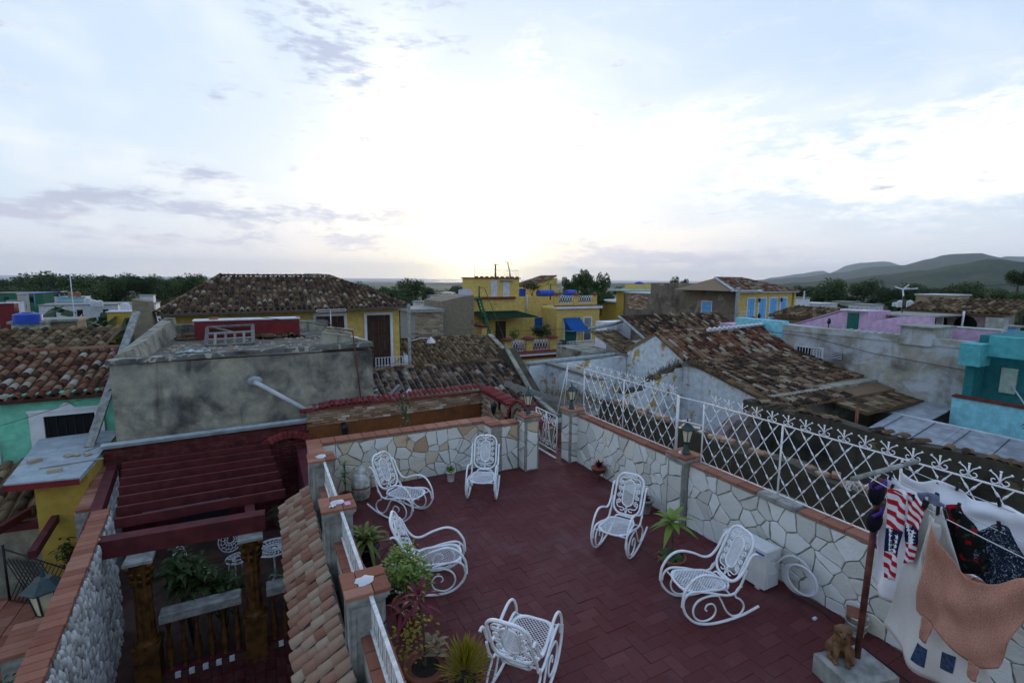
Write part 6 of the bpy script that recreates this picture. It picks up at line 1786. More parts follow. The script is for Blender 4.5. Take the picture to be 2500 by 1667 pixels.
rs = [0, 20, 45, 70, 100, 140, 190, 250, 330, 430, 560, 730, 950, 1250, 1650, 2200, 2900, 3800, 5000, 6500, 8000, 9000, 9400, 9800, 14000, 30000, 60000]
NA = 96
vs = [(0, 0, -6.0)]; fs = []
for r in rs[1:]:
    for k in range(NA):
        a = 2 * pi * k / NA; x, y = r * sin(a), r * cos(a); vs.append((x, y, ground_z(x, y)))
for k in range(NA): fs.append((0, 1 + (k + 1) % NA, 1 + k))
for i in range(len(rs) - 2):
    for k in range(NA):
        a, b = 1 + i * NA + k, 1 + i * NA + (k + 1) % NA; fs.append((a, b, b + NA, a + NA))
def _land(b):
    p_ = POS(); n = noise(p_, .004, 8, .65); n2 = noise(p_, .05, 6, .65)
    r = nd('VectorMath', operation='LENGTH'); lk(p_, r.inputs[0]); R_ = S(r.outputs['Value'])
    town = mix(smooth(n2, .35, .65), (.05, .05, .045), (.10, .085, .07))
    wild = mix(smooth(n, .35, .62), (.030, .048, .020), (.075, .080, .035))
    wild = mix(smooth(n2, .56, .70) * .6, wild, (.020, .033, .014))
    lk(mix(smooth(R_, 60, 160), town, wild), b.inputs['Base Color'])
    bump(b, n2, .6, 2.0)
m_land = material('land', _land, .95, .1)
struct('ground', MB().add([(x, y, z) for x, y, z in vs], [tuple(reversed(f)) for f in fs], True), m_land)
mb = MB(); N = 96
mb.add([(R_ * sin(2 * pi * k / N), R_ * cos(2 * pi * k / N), -70.0) for R_ in (8700, 70000) for k in range(N)], [(k, N + k, N + (k + 1) % N, (k + 1) % N) for k in range(N)])
def _sea(b):
    lk(mix(noise(POS(), .002, 4), (.05, .08, .11), (.08, .11, .14)), b.inputs['Base Color']); bump(b, noise(POS(), .03, 5), .5, 1.0)
struct('sea', mb, material('sea_water', _sea, .55, .3))


def ridge_mesh(tab, dist, depth, base, seed, rough=.05, steps=90, rows=10):
    a0, a1 = tab[0][0] - 6, tab[-1][0] + 26
    tab = [(a0, tab[0][1] - .6)] + tab + [(tab[-1][0] + 10, tab[-1][1] * .8), (a1, -.4)]
    mb = MB(); vs = []
    for j in range(rows + 1):
        t_ = j / rows
        for i in range(steps + 1):
            a = a0 + (a1 - a0) * i / steps; e = lerp_tab(tab, a)
            top = max(0, 3.6 + dist * math.tan(rad(e)) - base)
            k = sin(pi * min(1, t_ * 1.0)) if t_ > .5 else (t_ * 2) ** 1.15
            k = k if t_ <= .5 else cos((t_ - .5) * pi) ** .8
            rr = dist + depth * (t_ - .5) * 2
            n_ = mnoise.fractal(Vector((a * .35, t_ * 4, seed)), 1.0, 2.1, 5)
            h = base + top * k * (1 + rough * n_ * (1 if t_ < .47 else .25)) + (rough * top * .55 * n_ if t_ < .47 else 0)
            vs.append((rr * sin(rad(a)), rr * cos(rad(a)), h))
    w = steps + 1
    mb.add(vs, [(j * w + i, j * w + i + 1, (j + 1) * w + i + 1, (j + 1) * w + i) for j in range(rows) for i in range(steps)], True)
    return mb


def _hill(b):
    p_ = POS(); n = noise(p_, .003, 8, .7); n2 = noise(p_, .02, 6, .7)
    lk(mix(smooth(n, .35, .65), (.014, .030, .014), mix(smooth(n2, .4, .7), (.028, .052, .022), (.070, .078, .032))), b.inputs['Base Color'])
    bump(b, n2 + n, .8, 12)
m_hill = material('forest_hill', _hill, .95, .05)
struct('hills', ridge_mesh(NEAR_HILLS, 3200, 1500, -58, 1.0, .16), m_hill)
struct('mountains', ridge_mesh(BLUE_RIDGE, 7600, 2500, -66, 5.0, .08), m_hill)
struct('far_mountains', ridge_mesh(FAR_RIDGE, 13500, 2500, -66, 9.0, .06), m_hill)
struct('coastal_rise', ridge_mesh(COASTAL_RISE, 5200, 1100, -62, 3.0, .12), m_hill)


# --- trees
def tree_mesh(seed, n_leaf, clumps, kind):
    rnd = random.Random(seed); lf = MB()
    cs = []
    for k in range(clumps):
        a = rnd.uniform(0, 2 * pi); rr = rnd.uniform(0, .72) ** .7; z = rnd.uniform(.30, .92) if kind < 2 else rnd.uniform(.15, .95)
        shrink = (1 - (abs(z - .55) / .62) ** 2) ** .5 if abs(z - .55) < .62 else .2
        cs.append((Vector((cos(a) * rr * shrink, sin(a) * rr * shrink, z * 1.0)), rnd.uniform(.22, .40) if kind < 2 else rnd.uniform(.14, .26)))
    for i in range(n_leaf):
        c, r = cs[i % clumps]
        u_, v_ = rnd.uniform(-1, 1), rnd.uniform(0, 2 * pi); q = (1 - u_ * u_) ** .5
        d = Vector((q * cos(v_), q * sin(v_), u_)); p_ = c + d * r * rnd.uniform(.72, 1.05)
        s = rnd.uniform(.035, .075) * (1.0 if kind < 2 else .95)
        t_ = (d + Vector((rnd.gauss(0, .6), rnd.gauss(0, .6), rnd.gauss(0, .6)))).normalized(); x = t_.orthogonal().normalized(); y = t_.cross(x)
        a = rnd.uniform(0, pi); x, y = x * cos(a) + y * sin(a), y * cos(a) - x * sin(a)
        lf.add([p_ - x * s, p_ + y * s * .55 + t_ * s * .15, p_ + x * s, p_ - y * s * .55 + t_ * s * .15], [(0, 1, 2, 3)])
    return lf.mesh('crown'), cs


def trunk_mesh(cs, seed):
    rnd = random.Random(seed); mb = MB()
    mb.tube([(0, 0, -1.2), (.02, 0, -.3), (0, .02, .35)], [.10, .075, .05], 7)
    for c, r in cs[:9]: mb.tube([(0, 0, rnd.uniform(-.1, .2)), Vector((c.x * .4, c.y * .4, c.z * .55 + .05)), c], [.045, .03, .012], 5)
    return mb.mesh('trunk')


PROTO = []
for k, (n_, cl, kd, mt) in enumerate(((3600, 26, 0, m_leaf_dk), (3600, 30, 1, m_leaf), (3200, 34, 2, m_leaf), (3600, 28, 0, m_leaf))):
    cm, cs = tree_mesh(100 + k, n_, cl, kd); cm.materials.append(mt)
    tm = trunk_mesh(cs, k); tm.materials.append(m_bark); PROTO.append((cm, tm))
def side_word(x, y):
    a = math.degrees(math.atan2(x, y)) - 27.4
    return a
rnd = random.Random(5)
TL = {}
ORD = 'first second third fourth fifth sixth seventh eighth ninth tenth eleventh twelfth thirteenth fourteenth fifteenth sixteenth seventeenth eighteenth nineteenth twentieth'.split()
TREES.sort(key=lambda q: math.atan2(q[0], q[1]))
for i, (x, y, zt, rw_, kd) in enumerate(TREES):
    cm, tm = PROTO[(kd if kd == 2 else (0, 1, 3)[i % 3])]
    h = rw_ * (1.15 if kd < 2 else 2.2); a = side_word(x, y)
    lab, grp = (('tree from the left in the dark wood behind the far left roofs', 'trees behind the left roofs') if a < -22 else
                ('tree from the left in the sunlit wood left of the yellow balcony house', 'trees left of the yellow house') if a < 0 else
                ('tree from the left behind the yellow balcony house', 'trees behind the yellow house') if a < 14 else
                ('tree crown above the brown building', 'tree above the brown building') if a < 20 else
                ('tree from the left before the hills at right', 'trees before the right hills'))
    TL[grp] = TL.get(grp, -1) + 1; lab = ORD[TL[grp]] + ' ' + lab
    t = thing('tree', lab, 'tree', (x, y, zt - h), rnd.uniform(0, 6), grp)
    for nm, me, sz in (('crown', cm, h), ('trunk', tm, h)):
        o = bpy.data.objects.new(nm, me); COL.objects.link(o); o.parent = t; o.scale = (rw_ * 1.15, rw_ * 1.15, h)
# a far wood of the same trees, too distant to count
def wood(name, n, r0, r1, a0, a1, label, hmul=1.0, seed=3):
    rnd = random.Random(seed); mb = MB()
    for k in range(n):
        a = rad(rnd.uniform(a0, a1)); r = r0 * (r1 / r0) ** (rnd.random()); x, y = r * sin(a), r * cos(a); z = ground_z(x, y)
        h = rnd.uniform(5.5, 9.5) * hmul; w = h * rnd.uniform(.45, .75)
        for q in range(26):
            d = Vector((rnd.gauss(0, 1), rnd.gauss(0, 1), rnd.gauss(0, 1))).normalized()
            c = Vector((x, y, z + h * .62)) + Vector((d.x * w, d.y * w, d.z * h * .40)); s = w * rnd.uniform(.28, .50)
            t_ = (d + Vector((rnd.gauss(0, .5), rnd.gauss(0, .5), rnd.gauss(0, .5)))).normalized(); u_ = t_.orthogonal().normalized(); v_ = t_.cross(u_)
            mb.add([c - u_ * s, c + v_ * s * .7, c + u_ * s, c - v_ * s * .7], [(0, 1, 2, 3)])
    tag(ob(name, mb, m_leaf_dk, kind='stuff'), label, 'wood')
wood('far_wood', 2600, 180, 2400, -20, 78, 'far wood of small trees on the plain below the town')
wood('mid_wood', 420, 75, 190, -18, 74, 'scattered trees among the farthest roofs', .72, 8)

# --- far houses
for i, (x, y, w, z0, z1, mt, lb) in enumerate(HOUSES):
    t = thing('town_house', lb, 'house', (x, y, z0 - 3))
    dep_ = max(1.5, w * .8)
    ob('wall', bx(-w / 2, w / 2, 0, dep_, -3, z1 - z0 + 3), mt, t)
    ob('roof_slab', bx(-w / 2 - .1, w / 2 + .1, -.15, dep_ + .1, z1 - z0 + 3.002, z1 - z0 + 3.12), m_concrete if i % 3 else m_tank, t)
    if w > 3:
        n = max(1, int(w / 2.6))
        for k in range(n):
            xx = -w / 2 + (k + .5) * w / n
            ob('window', bx(xx - .35, xx + .35, -.05, -.002, z1 - z0 + 1.2, z1 - z0 + 2.3), m_dark if k % 2 else m_glass, t)
rt_ = [(random.uniform(58, 170), random.uniform(-12, 12), k) for k in range(0)]
canopy = thing('blue_canopy', 'bright blue sheet canopy on the roof terrace at far left', 'canopy', (-32.7, 108, 0))
ob('sheet', MB().prism([(-2.4, 0, .35), (2.6, .3, .75), (2.6, 3.4, .75), (-2.0, 3.4, .45)], (0, 0, .08)), m_blue, canopy)
for q in ((-1.9, .2), (2.3, .5), (2.3, 3.1), (-1.7, 3.1)): ob('post', MB().tube([(q[0], q[1], -2), (q[0], q[1], .4)], .07, 5), m_bluepaint, canopy)
for x, y, r, z0, z1, mt, lb in TANKS:
    t = thing('water_tank', lb, 'water tank', (x, y, z0), 0, 'rooftop water tanks')
    n = 5; prof = [(r, 0)]; h = z1 - z0
    for k in range(n): prof += [(r, h * .8 * (k + .15) / n), (r * .95, h * .8 * (k + .5) / n), (r, h * .8 * (k + .85) / n)]
    prof += [(r * .97, h * .82), (r * .5, h * .95)]
    ob('body', MB().lathe(prof, 14), mt, t); ob('lid', MB().lathe([(r * .42, h * .93), (r * .42, h), (r * .3, h * 1.02)], 12), m_blackplastic if mt is m_blue else mt, t)
# poles and wires over the roofs
for k, (x, y, z, h, lb) in enumerate(((-19.6, 74, -6, 9.6, 'thin pale mast above the far left roofs'), (52, 32, -6, 8.6, 'grey pole behind the pink house at right'), (47, 13, -6, 10.2, 'grey pole with brackets at the right edge'))):
    t = thing('mast', lb, 'mast', (x, y, z)); ob('pole', MB().tube([(0, 0, 0), (0, 0, h)], .06, 6), m_tank, t)
    ob('bracket', MB().tube([(-.3, 0, h - .5), (.3, 0, h - .4)], .03, 4), m_tank, t)
def wire(a, b, sag, lb, r=.012):
    a, b = Vector(a), Vector(b)
    tag(ob('wire', MB().tube([a.lerp(b, i / 16) - Vector((0, 0, sag * 4 * (i / 16) * (1 - i / 16))) for i in range(17)], r, 4), m_wire), lb, 'wire')
wire((-6.0, 12.4, .95), (-2.9, 12.2, 1.75), .08, 'upper thin wire across the red tile roof at left', .006)
wire((-6.0, 12.2, .45), (-2.9, 12.2, 1.30), .08, 'middle thin wire across the red tile roof eave at left', .006)
wire((-6.0, 11.9, -.55), (-2.9, 12.2, .25), .10, 'dark wire across the mint wall at left', .008)
wire((-6.0, 11.8, -.70), (-2.9, 12.2, .12), .10, 'lower dark wire across the mint wall at left', .008)
wire((2.45, 12.6, 1.2), (5.0, 18.2, .9), .15, 'black cable drooping from the grey block over the scrap heap', .012)
wire((5.0, 18.2, 1.5), (23.5, 34.9, -1.2), .25, 'thin wire strung from the concrete pole to the yellow house', .014)
wire((5.0, 18.2, 1.2), (23.5, 34.9, -1.6), .25, 'second thin wire strung from the concrete pole to the yellow house', .014)
wire((36.6, 28.3, .9), (16.0, 34.0, -.5), .3, 'long wire across the brown wall', .018)
wire((52, 32, 2.3), (47, 13, 3.7), .2, 'pale wire above the pink house', .02)
wire((47, 13, 3.7), (40, -6, 4.2), .3, 'wire leaving the right edge pole', .02)

# ================================================================= evening haze
hz = MB().box(-24000, 24000, -24000, 24000, -92, 640).mesh('haze')
hm = bpy.data.materials.new('haze_air'); hm.use_nodes = True; S.nt = hm.node_tree
for n_ in list(S.nt.nodes):
    if n_.type != 'OUTPUT_MATERIAL': S.nt.nodes.remove(n_)
pv = S.nt.nodes.new('ShaderNodeVolumePrincipled'); pv.inputs['Color'].default_value = (.72, .84, 1.0, 1); pv.inputs['Density'].default_value = HAZE; pv.inputs['Anisotropy'].default_value = .3
S.nt.links.new(pv.outputs[0], S.nt.nodes['Material Output'].inputs['Volume'])
hz.materials.append(hm)
ob('haze', hz, None, kind='stuff')

# ================================================================= rocking chairs
def cr(pts, n=7, closed=False):
    """smooth curve through points"""
    P = [Vector(q) for q in pts]; out_ = []; N = len(P)
    for i in range(N if closed else N - 1):
        a = P[i - 1] if (i > 0 or closed) else P[0]; b = P[i]; c = P[(i + 1) % N]; d = P[(i + 2) % N] if (closed or i + 2 < N) else P[-1]
        for k in range(n):
            t = k / n; out_.append(.5 * ((2 * b) + (c - a) * t + (2 * a - 5 * b + 4 * c - d) * t * t + (3 * b - a - 3 * c + d) * t ** 3))
    if not closed: out_.append(P[-1])
    return out_


def rrect(w, h, r, n=6):
    o_ = []
    for cx_, cy_, a0 in ((w - r, h - r, 0), (-w + r, h - r, pi / 2), (-w + r, -h + r, pi), (w - r, -h + r, 3 * pi / 2)):
        for k in range(n + 1): a = a0 + pi / 2 * k / n; o_.append((cx_ + r * cos(a), cy_ + r * sin(a)))
    return o_


def clip_seg(p, q, inside, n=40):
    """parts of a straight strip inside an outline"""
    segs = []; cur = None
    for i in range(n + 1):
        t = i / n; c = (p[0] + (q[0] - p[0]) * t, p[1] + (q[1] - p[1]) * t)
        if inside(*c):
            cur = cur or [c, c]; cur[1] = c
        elif cur: segs.append(cur); cur = None
    if cur: segs.append(cur)
    return [s for s in segs if math.hypot(s[0][0] - s[1][0], s[0][1] - s[1][1]) > .008]


def cane(plane, inside, W, H, step, w=.0045, th=.0022):
    mb = MB(); L = W + H
    k = -int(L / step)
    while k * step < L:
        c = k * step
        for sg in (1, -1):
            for a, b in clip_seg((c - H * 1.0, -H), (c + H * 1.0, H), inside) if sg > 0 else clip_seg((c + H, -H), (c - H, H), inside):
                mb.tube([plane(*a), plane(*b)], 0, flat=(w, th), side=plane(1, 0) - plane(0, 0))
        k += 1
    return mb


def make_chair():
    t = thing('rocking_chair', 'white rocking chair', 'rocking chair', (0, 0, 0))
    R_ = .0128
    rock = cr([(-.50, .135), (-.30, .058), (-.08, .016), (.10, .011), (.25, .050), (.355, .145), (.398, .25), (.40, .335)])
    arm = cr([(.408, .24), (.405, .31), (.385, .41), (.30, .525), (.177, .568), (.02, .53), (-.12, .468), (-.21, .475), (-.285, .55), (-.335, .65), (-.36, .70), (-.40, .735), (-.44, .725)])
    seat = cr([(.392, .25), (.37, .335), (.29, .385), (.12, .362), (-.08, .305), (-.19, .305), (-.255, .36), (-.30, .46), (-.335, .56)])
    scroll = cr([(-.02, .315), (.10, .322), (.22, .285), (.275, .20), (.25, .10), (.16, .045), (.05, .07), (.01, .15), (.05, .225), (.115, .225), (.135, .18), (.115, .155)])
    scurve = cr([(-.01, .318), (-.06, .23), (-.12, .12), (-.20, .055), (-.29, .07), (-.325, .15), (-.28, .23), (-.22, .27), (-.215, .32), (-.245, .37), (-.285, .385)])
    for s in (-1, 1):
        X = .236 * s
        side = lambda pts, dx=0: [(X + dx, q[0], q[1]) for q in pts]
        ob('rocker', MB().tube(side([(a.x, a.y) for a in map(lambda v: Vector((v.x, v.y)), [Vector((p_[0], p_[1], 0)) for p_ in rock])]), R_ * 1.1, 6), m_white_iron, t)
        ob('armrest', MB().tube([(X - .004 * s, p_[0], p_[1]) for p_ in arm], R_ * 1.1, 6), m_white_iron, t)
        ob('seat_rail', MB().tube([(X - .016 * s, p_[0], p_[1]) for p_ in seat], R_, 6), m_white_iron, t)
        ob('side_scroll', MB().tube([(X - .010 * s, p_[0], p_[1]) for p_ in scroll], [R_ * (.95 - .3 * i / len(scroll)) for i in range(len(scroll))], 6), m_white_iron, t)
        ob('side_curve', MB().tube([(X - .012 * s, p_[0], p_[1]) for p_ in scurve], R_ * .85, 6), m_white_iron, t)
    # back panel, leaning
    o_ = Vector((0, -.225, .375)); upv = Vector((0, -.233, .515)).normalized(); Lb = .555
    P3 = lambda a, b: o_ + Vector((a, 0, 0)) + upv * b
    fr = [P3(a, b + Lb / 2) for a, b in rrect(.188, Lb / 2, .125, 7)]
    ob('back_frame', MB().tube(fr, .0155, 6, True), m_white_iron, t)
    ci = .078; hi = .175; cb = Lb * .52
    ring = [P3(a, b + cb) for a, b in rrect(ci, hi, .077, 7)]
    pn = ob('back_panel_frame', MB().tube(ring, .0105, 5, True), m_white_iron, t)
    def ins(a, b):
        b = max(0, abs(b) - (hi - .077)); return math.hypot(a, b) < ci
    ob('back_cane', cane(lambda a, b: P3(a, b + cb), ins, ci, hi, .0185, .0040), m_white_iron, pn)
    for s in (-1, 1):
        for k, zc in enumerate((-.128, -.042, .044, .13)):
            sp = [P3(s * (.128 + x_), cb + zc + z_) for _, x_, z_ in spiral((0, 0), .036, 1.55, pi / 2 if k < 2 else -pi / 2, 1 if k < 2 else -1, 20, shrink=.12)]
            ob('back_scroll', MB().tube(sp, .0078, 5), m_white_iron, t)
        for e in (-1, 1):
            q = cr([(s * .150, cb + e * .150, 0), (s * .12, cb + e * .20, 0), (s * .05, cb + e * .205, 0), (s * .03, cb + e * .225, 0), (s * .06, cb + e * .245, 0), (s * .085, cb + e * .237, 0)])
            ob('back_scroll', MB().tube([P3(a.x, a.y) for a in q], .0080, 5), m_white_iron, t)
            q = cr([(s * .004, cb + e * .178, 0), (s * .012, cb + e * .22, 0), (s * .004, cb + e * .27, 0)])
            ob('back_scroll', MB().tube([P3(a.x, a.y) for a in q], .0075, 5), m_white_iron, t)
    lo = [P3(a, b - .065) + Vector((0, .012, 0)) for a, b in rrect(.13, .048, .046, 6)]
    ob('lumbar_loop', MB().tube(lo, .0115, 6, True), m_white_iron, t)
    # seat: dished, wider in front
    def sp3(a, b):
        z = .340 + .075 * max(0, (b + .05)) * 1.0 - .085 * max(0, -(b + .0)) * .55
        return Vector((a * (1 + .12 * (b / .3)), b + .075, z + .022 * (1 - (a / .2) ** 2) * -1 + .02))
    ro = rrect(.198, .285, .15, 7); ri = rrect(.172, .258, .135, 7)
    mb = MB(); n = len(ro)
    for dz in (0, ):
        top = [sp3(*q) for q in ro]; inn = [sp3(*q) for q in ri]
        vs = top + inn + [v - Vector((0, 0, .018)) for v in top] + [v - Vector((0, 0, .014)) for v in inn]
        fs = []
        for k in range(n):
            j = (k + 1) % n
            fs += [(k, j, n + j, n + k), (2 * n + k, k, n * 0 + k, 2 * n + j)[:0] or (2 * n + k, 2 * n + j, j, k), (n + k, n + j, 3 * n + j, 3 * n + k), (3 * n + k, 3 * n + j, 2 * n + j, 2 * n + k)]
        mb.add(vs, fs, True)
    sf = ob('seat_frame', mb, m_white_iron, t)
    def ins2(a, b):
        da, db = max(0, abs(a) - (.175 - .135)), max(0, abs(b) - (.262 - .135)); return math.hypot(da, db) < .135
    ob('seat_cane', cane(sp3, ins2, .175, .262, .034, .0055, .003), m_white_iron, sf)
    for y, z in ((.34, .355), (-.16, .300)): ob('cross_bar', MB().tube([(-.225, y, z), (.225, y, z)], .009, 6), m_white_iron, t)
    return t


ch0 = make_chair()
CH = [(3.15, 7.08, 149.7, 'white rocking chair at the far end in front of the flagstone back wall'),
      (1.77, 7.03, 213.9, 'white rocking chair beside the gas cylinder at the back left'),
      (1.63, 5.17, 250.6, 'white rocking chair behind the red leaved plant at middle left'),
      (4.14, 4.79, 120.6, 'white rocking chair left of the yellow green potted plant'),
      (4.17, 3.39, 74.0, 'white rocking chair in front of the air conditioner unit'),
      (1.94, 3.45, 310.9, 'white rocking chair seen from behind at the bottom edge')]
for i, (x, y, a, lb) in enumerate(CH):
    c = ch0 if i == 0 else copy_tree(ch0)
    c.location = (x, y, .003); c.rotation_euler = (0, 0, rad(a)); c['label'] = lb; c['group'] = 'white rocking chairs on the terrace'

# ================================================================= small things on the terrace
def pot(t, r, h, mat, soil=True, z=0):
    ob('pot', MB().lathe([(r * .68, z), (r * .95, z + h * .85), (r * 1.06, z + h * .86), (r * 1.06, z + h), (r * .92, z + h), (r * .9, z + h * .9)], 18), mat, t)
    if soil: ob('soil', MB().lathe([(r * .92, z + h * .88), (r * .4, z + h * .92), (.005, z + h * .93)], 14, caps=False), m_soil, t)


ac = thing('air_conditioner', 'white outdoor air conditioner unit against the flagstone wall', 'air conditioner', (5.15, 3.59, 0))
ob('casing', MB().bev(-.12, .13, -.32, .28, .03, .50, .012), plain('off_white_casing', (.62, .63, .60), .5, .1, 6, .05), ac)
for k in range(2): ob('foot', bx(-.12, .13, -.26 + k * .42, -.20 + k * .42, 0, .03), m_tank, ac)
ob('front_grille', bx(-.128, -.1205, -.10, .26, .07, .46), m_tank, ac)
for k in range(17): ob('grille_wire', MB().tube([(-.132, -.10, .08 + k * .0225), (-.132, .26, .08 + k * .0225)], .0025, 4), m_whitepaint, ac)
for rr in (.06, .12, .165): ob('grille_ring', MB().tube([(-.134, .08 + rr * cos(2 * pi * k / 24), .265 + rr * sin(2 * pi * k / 24)) for k in range(24)], .003, 4, True), m_whitepaint, ac)
ob('badge', bx(-.1225, -.1202, -.29, -.18, .435, .455), m_blue, ac); ob('badge', bx(-.1225, -.1202, -.29, -.20, .408, .418), m_tank, ac)
ob('valve_cover', MB().bev(-.06, .06, -.34, -.32, .07, .22, .004), m_tank, ac); ob('handle', bx(-.05, .05, -.326, -.3202, .36, .40), m_tank, ac)
hs = thing('coiled_hose', 'silver insulated pipe coil hanging beside the air conditioner', 'hose', (5.3, 3.05, .25))
for k in range(4):
    ob('loop', MB().tube([(-.03 - .018 * k, -.03 * k + .17 * cos(2 * pi * i / 26), .02 * k + .16 * sin(2 * pi * i / 26) - .02) for i in range(26)], .014, 6, True), m_tank, hs)
ob('lead', MB().tube(cr([(-.12, .25, .02), (-.05, .1, .22), (-.02, -.08, .2), (-.01, -.16, .0)]), .014, 6), m_tank, hs)
gz = thing('gas_cylinder', 'old white gas cylinder with rust bands by the flagstone wall', 'gas cylinder', (1.30, 7.85, 0))
m_gas = plain('chipped_white_steel', (.50, .49, .44), .6, .55, 9, .3)
ob('body', MB().lathe([(.10, 0), (.13, .02), (.13, .05), (.145, .07), (.148, .20), (.15, .205), (.15, .225), (.148, .23), (.148, .33), (.14, .38), (.11, .425), (.05, .445)], 22), m_gas, gz)
ob('rust_band', MB().lathe([(.1515, .20), (.153, .215), (.1515, .23)], 22, caps=False), m_brick_cap, gz)
ob('collar', MB().lathe([(.075, .43), (.08, .54), (.077, .54), (.072, .43)], 18, caps=False), m_gas, gz)
ob('valve', MB().cyl((0, 0, .44), (0, 0, .50), .018).cyl((-.04, 0, .49), (.04, 0, .49), .014), m_brick_cap, gz)
fan_ = lambda t, nm, n, L, w, mat, z0, el, droop, fold=.25, r0=.01: (lambda lf: ([leaf_blade(lf, (random.gauss(0, r0), random.gauss(0, r0), z0), rdir(*el), L * random.uniform(.7, 1.1), w * random.uniform(.8, 1.15), droop, fold, 6) for _ in range(n)], ob(nm, lf, mat, t)))(MB())
# plants by the cylinder
t = thing('leafy_plant', 'bushy green plant in front of the gas cylinder', 'plant', (1.02, 7.35, 0)); pot(t, .11, .16, m_terracotta); fan_(t, 'leaves', 60, .26, .05, m_leaf, .16, (.1, 1.2), .5)
t = thing('stalk_plant', 'single tall green stalk plant left of the gas cylinder', 'plant', (1.05, 7.85, 0)); pot(t, .09, .14, m_terracotta)
ob('stem', MB().tube([(0, 0, .1), (.01, 0, .6)], .008, 5), m_leaf, t)
lf = MB()
for k in range(34): leaf_blade(lf, (0, 0, .25 + k * .012), rdir(.2, 1.1), .11, .03, .2)
ob('leaves', lf, m_leaf_lime, t)
# white bucket plant by the back wall
t = thing('bucket_plant', 'green plant in a white bucket beside the far rocking chair', 'plant', (2.86, 7.86, 0)); pot(t, .085, .19, m_whitepaint)
fan_(t, 'leaves', 13, .17, .09, m_leaf_lime, .2, (.3, 1.2), .6)
lf = MB(); leaf_blade(lf, (-.02, 0, .48), (-.15, 0, 1), .24, .05, -.0, .2, 6); ob('tall_leaf', lf, m_leaf_lime, t); ob('stem', MB().tube([(0, 0, .19), (-.02, 0, .5)], .005, 5), m_leaf_lime, t)
# wall bowl
t = thing('bowl_plant', 'purple spiky plant in a terracotta bowl on a wire stand by the right wall', 'plant', (5.27, 6.72, 0))
ob('pot', MB().lathe([(.05, .12), (.11, .17), (.125, .22), (.135, .22), (.135, .24), (.115, .24)], 18), m_terracotta, t)
for k in range(3): ob('stand_leg', MB().tube(cr([(cos(k * 2.1) * .11, sin(k * 2.1) * .11, .16), (cos(k * 2.1) * .13, sin(k * 2.1) * .13, .08), (cos(k * 2.1) * .10, sin(k * 2.1) * .10, 0)]), .005, 5), m_black_iron, t)
ob('stand_ring', MB().tube([(cos(2 * pi * k / 20) * .12, sin(2 * pi * k / 20) * .12, .17) for k in range(20)], .005, 5, True), m_black_iron, t)
fan_(t, 'leaves', 44, .17, .028, m_leaf_red, .24, (.5, 1.5), .2)
# cactus pot behind the chair
t = thing('cactus_pot', 'small reddish cactus in a patterned grey pot at the foot of the lantern pillar', 'plant', (5.18, 5.42, 0)); pot(t, .13, .22, m_concrete); fan_(t, 'leaves', 26, .12, .03, m_leaf_red, .22, (.3, 1.5), .2)
# broad leaved plant
t = thing('broad_leaf_plant', 'tall yellow green broad leaved plant in a terracotta pot', 'plant', (4.36, 4.06, 0)); pot(t, .165, .22, m_terracotta)
ob('stem', MB().tube([(0, 0, .2), (.012, .01, .45), (0, .02, .62)], [.014, .012, .010], 6), m_bark, t)
lf = MB()
for k in range(15):
    a = k * 2.399; e = .95 - k * .085
    leaf_blade(lf, (0, .02, .62 + .012 * (15 - k) * .3), (cos(a) * cos(e), sin(a) * cos(e), sin(e)), random.uniform(.27, .36), .085, .42, .18, 7)
ob('leaves', lf, m_leaf_lime, t)
lf = MB()
for k in range(9): leaf_blade(lf, (cos(k) * .05, sin(k) * .05, .22), (cos(k * .7), sin(k * .7), .55), .23, .09, .7, .2, 6)
ob('low_leaves', lf, m_leaf, t)
# striped plant, black tray, red cordylines, bush, croton on the left
t = thing('striped_plant', 'large plant with long yellow edged leaves by the middle parapet pillar', 'plant', (1.02, 5.98, 0)); pot(t, .17, .24, m_blackplastic); fan_(t, 'leaves', 46, .52, .062, m_leaf_stripe, .26, (.25, 1.35), .62, .2, .03)
bt = thing('black_crate', 'black plastic crate and rods lying beside the parapet railing', 'crate', (.98, 5.35, 0), .2)
ob('tray', MB().box(-.12, .12, -.32, .32, 0, .015).box(-.13, -.115, -.32, .32, 0, .16).box(.115, .13, -.32, .32, 0, .13).box(-.12, .12, -.33, -.315, 0, .15).box(-.12, .12, .315, .33, 0, .15), m_blackplastic, bt)
for a, b in (((-.1, .38, .20), (.16, -.30, .14)), ((-.05, .30, .26), (.0, -.2, .16))): ob('rod', MB().tube([a, b], .011, 6), m_tank if a[0] > -.08 else m_blackplastic, bt)
ob('black_bag', MB().ball((.22, -.18, .09), .15, .12, .09, 12, 8), m_blackplastic, bt)
def cordyline(loc, base, crown, label, n=16, bend=(0, 0), L=.30):
    t = thing('red_cordyline', label, 'plant', loc)
    b, c = Vector(base), Vector(crown)
    ob('stem', MB().tube(cr([b, b.lerp(c, .5) + Vector((bend[0], bend[1], 0)), c]), .010, 6), m_bark, t)
    lf = MB()
    for k in range(n):
        a = k * 2.399; e = 1.15 - 1.5 * k / n
        leaf_blade(lf, c + Vector((0, 0, .02 - .008 * k)), (cos(a) * cos(e), sin(a) * cos(e), sin(e)), L * random.uniform(.7, 1.1), .042, .45, .45, 6)
    ob('leaves', lf, m_leaf_red, t)
    return t
cordyline((1.28, 5.30, 0), (.12, -.42, .12), (-.07, -.02, .62), 'red leaved plant with bare crooked stem before the middle chair', 15, (.02, -.10), .28)
t = cordyline((1.12, 3.76, 0), (0, 0, .2), (-.04, .04, .88), 'tall red leaved plant rising from the front terracotta pot', 14, (.02, .02), .26); pot(t, .19, .24, m_terracotta)
ob('stem', MB().tube(cr([(0, 0, .2), (-.10, .08, .5), (-.17, .12, .72)]), .007, 6), m_bark, t)
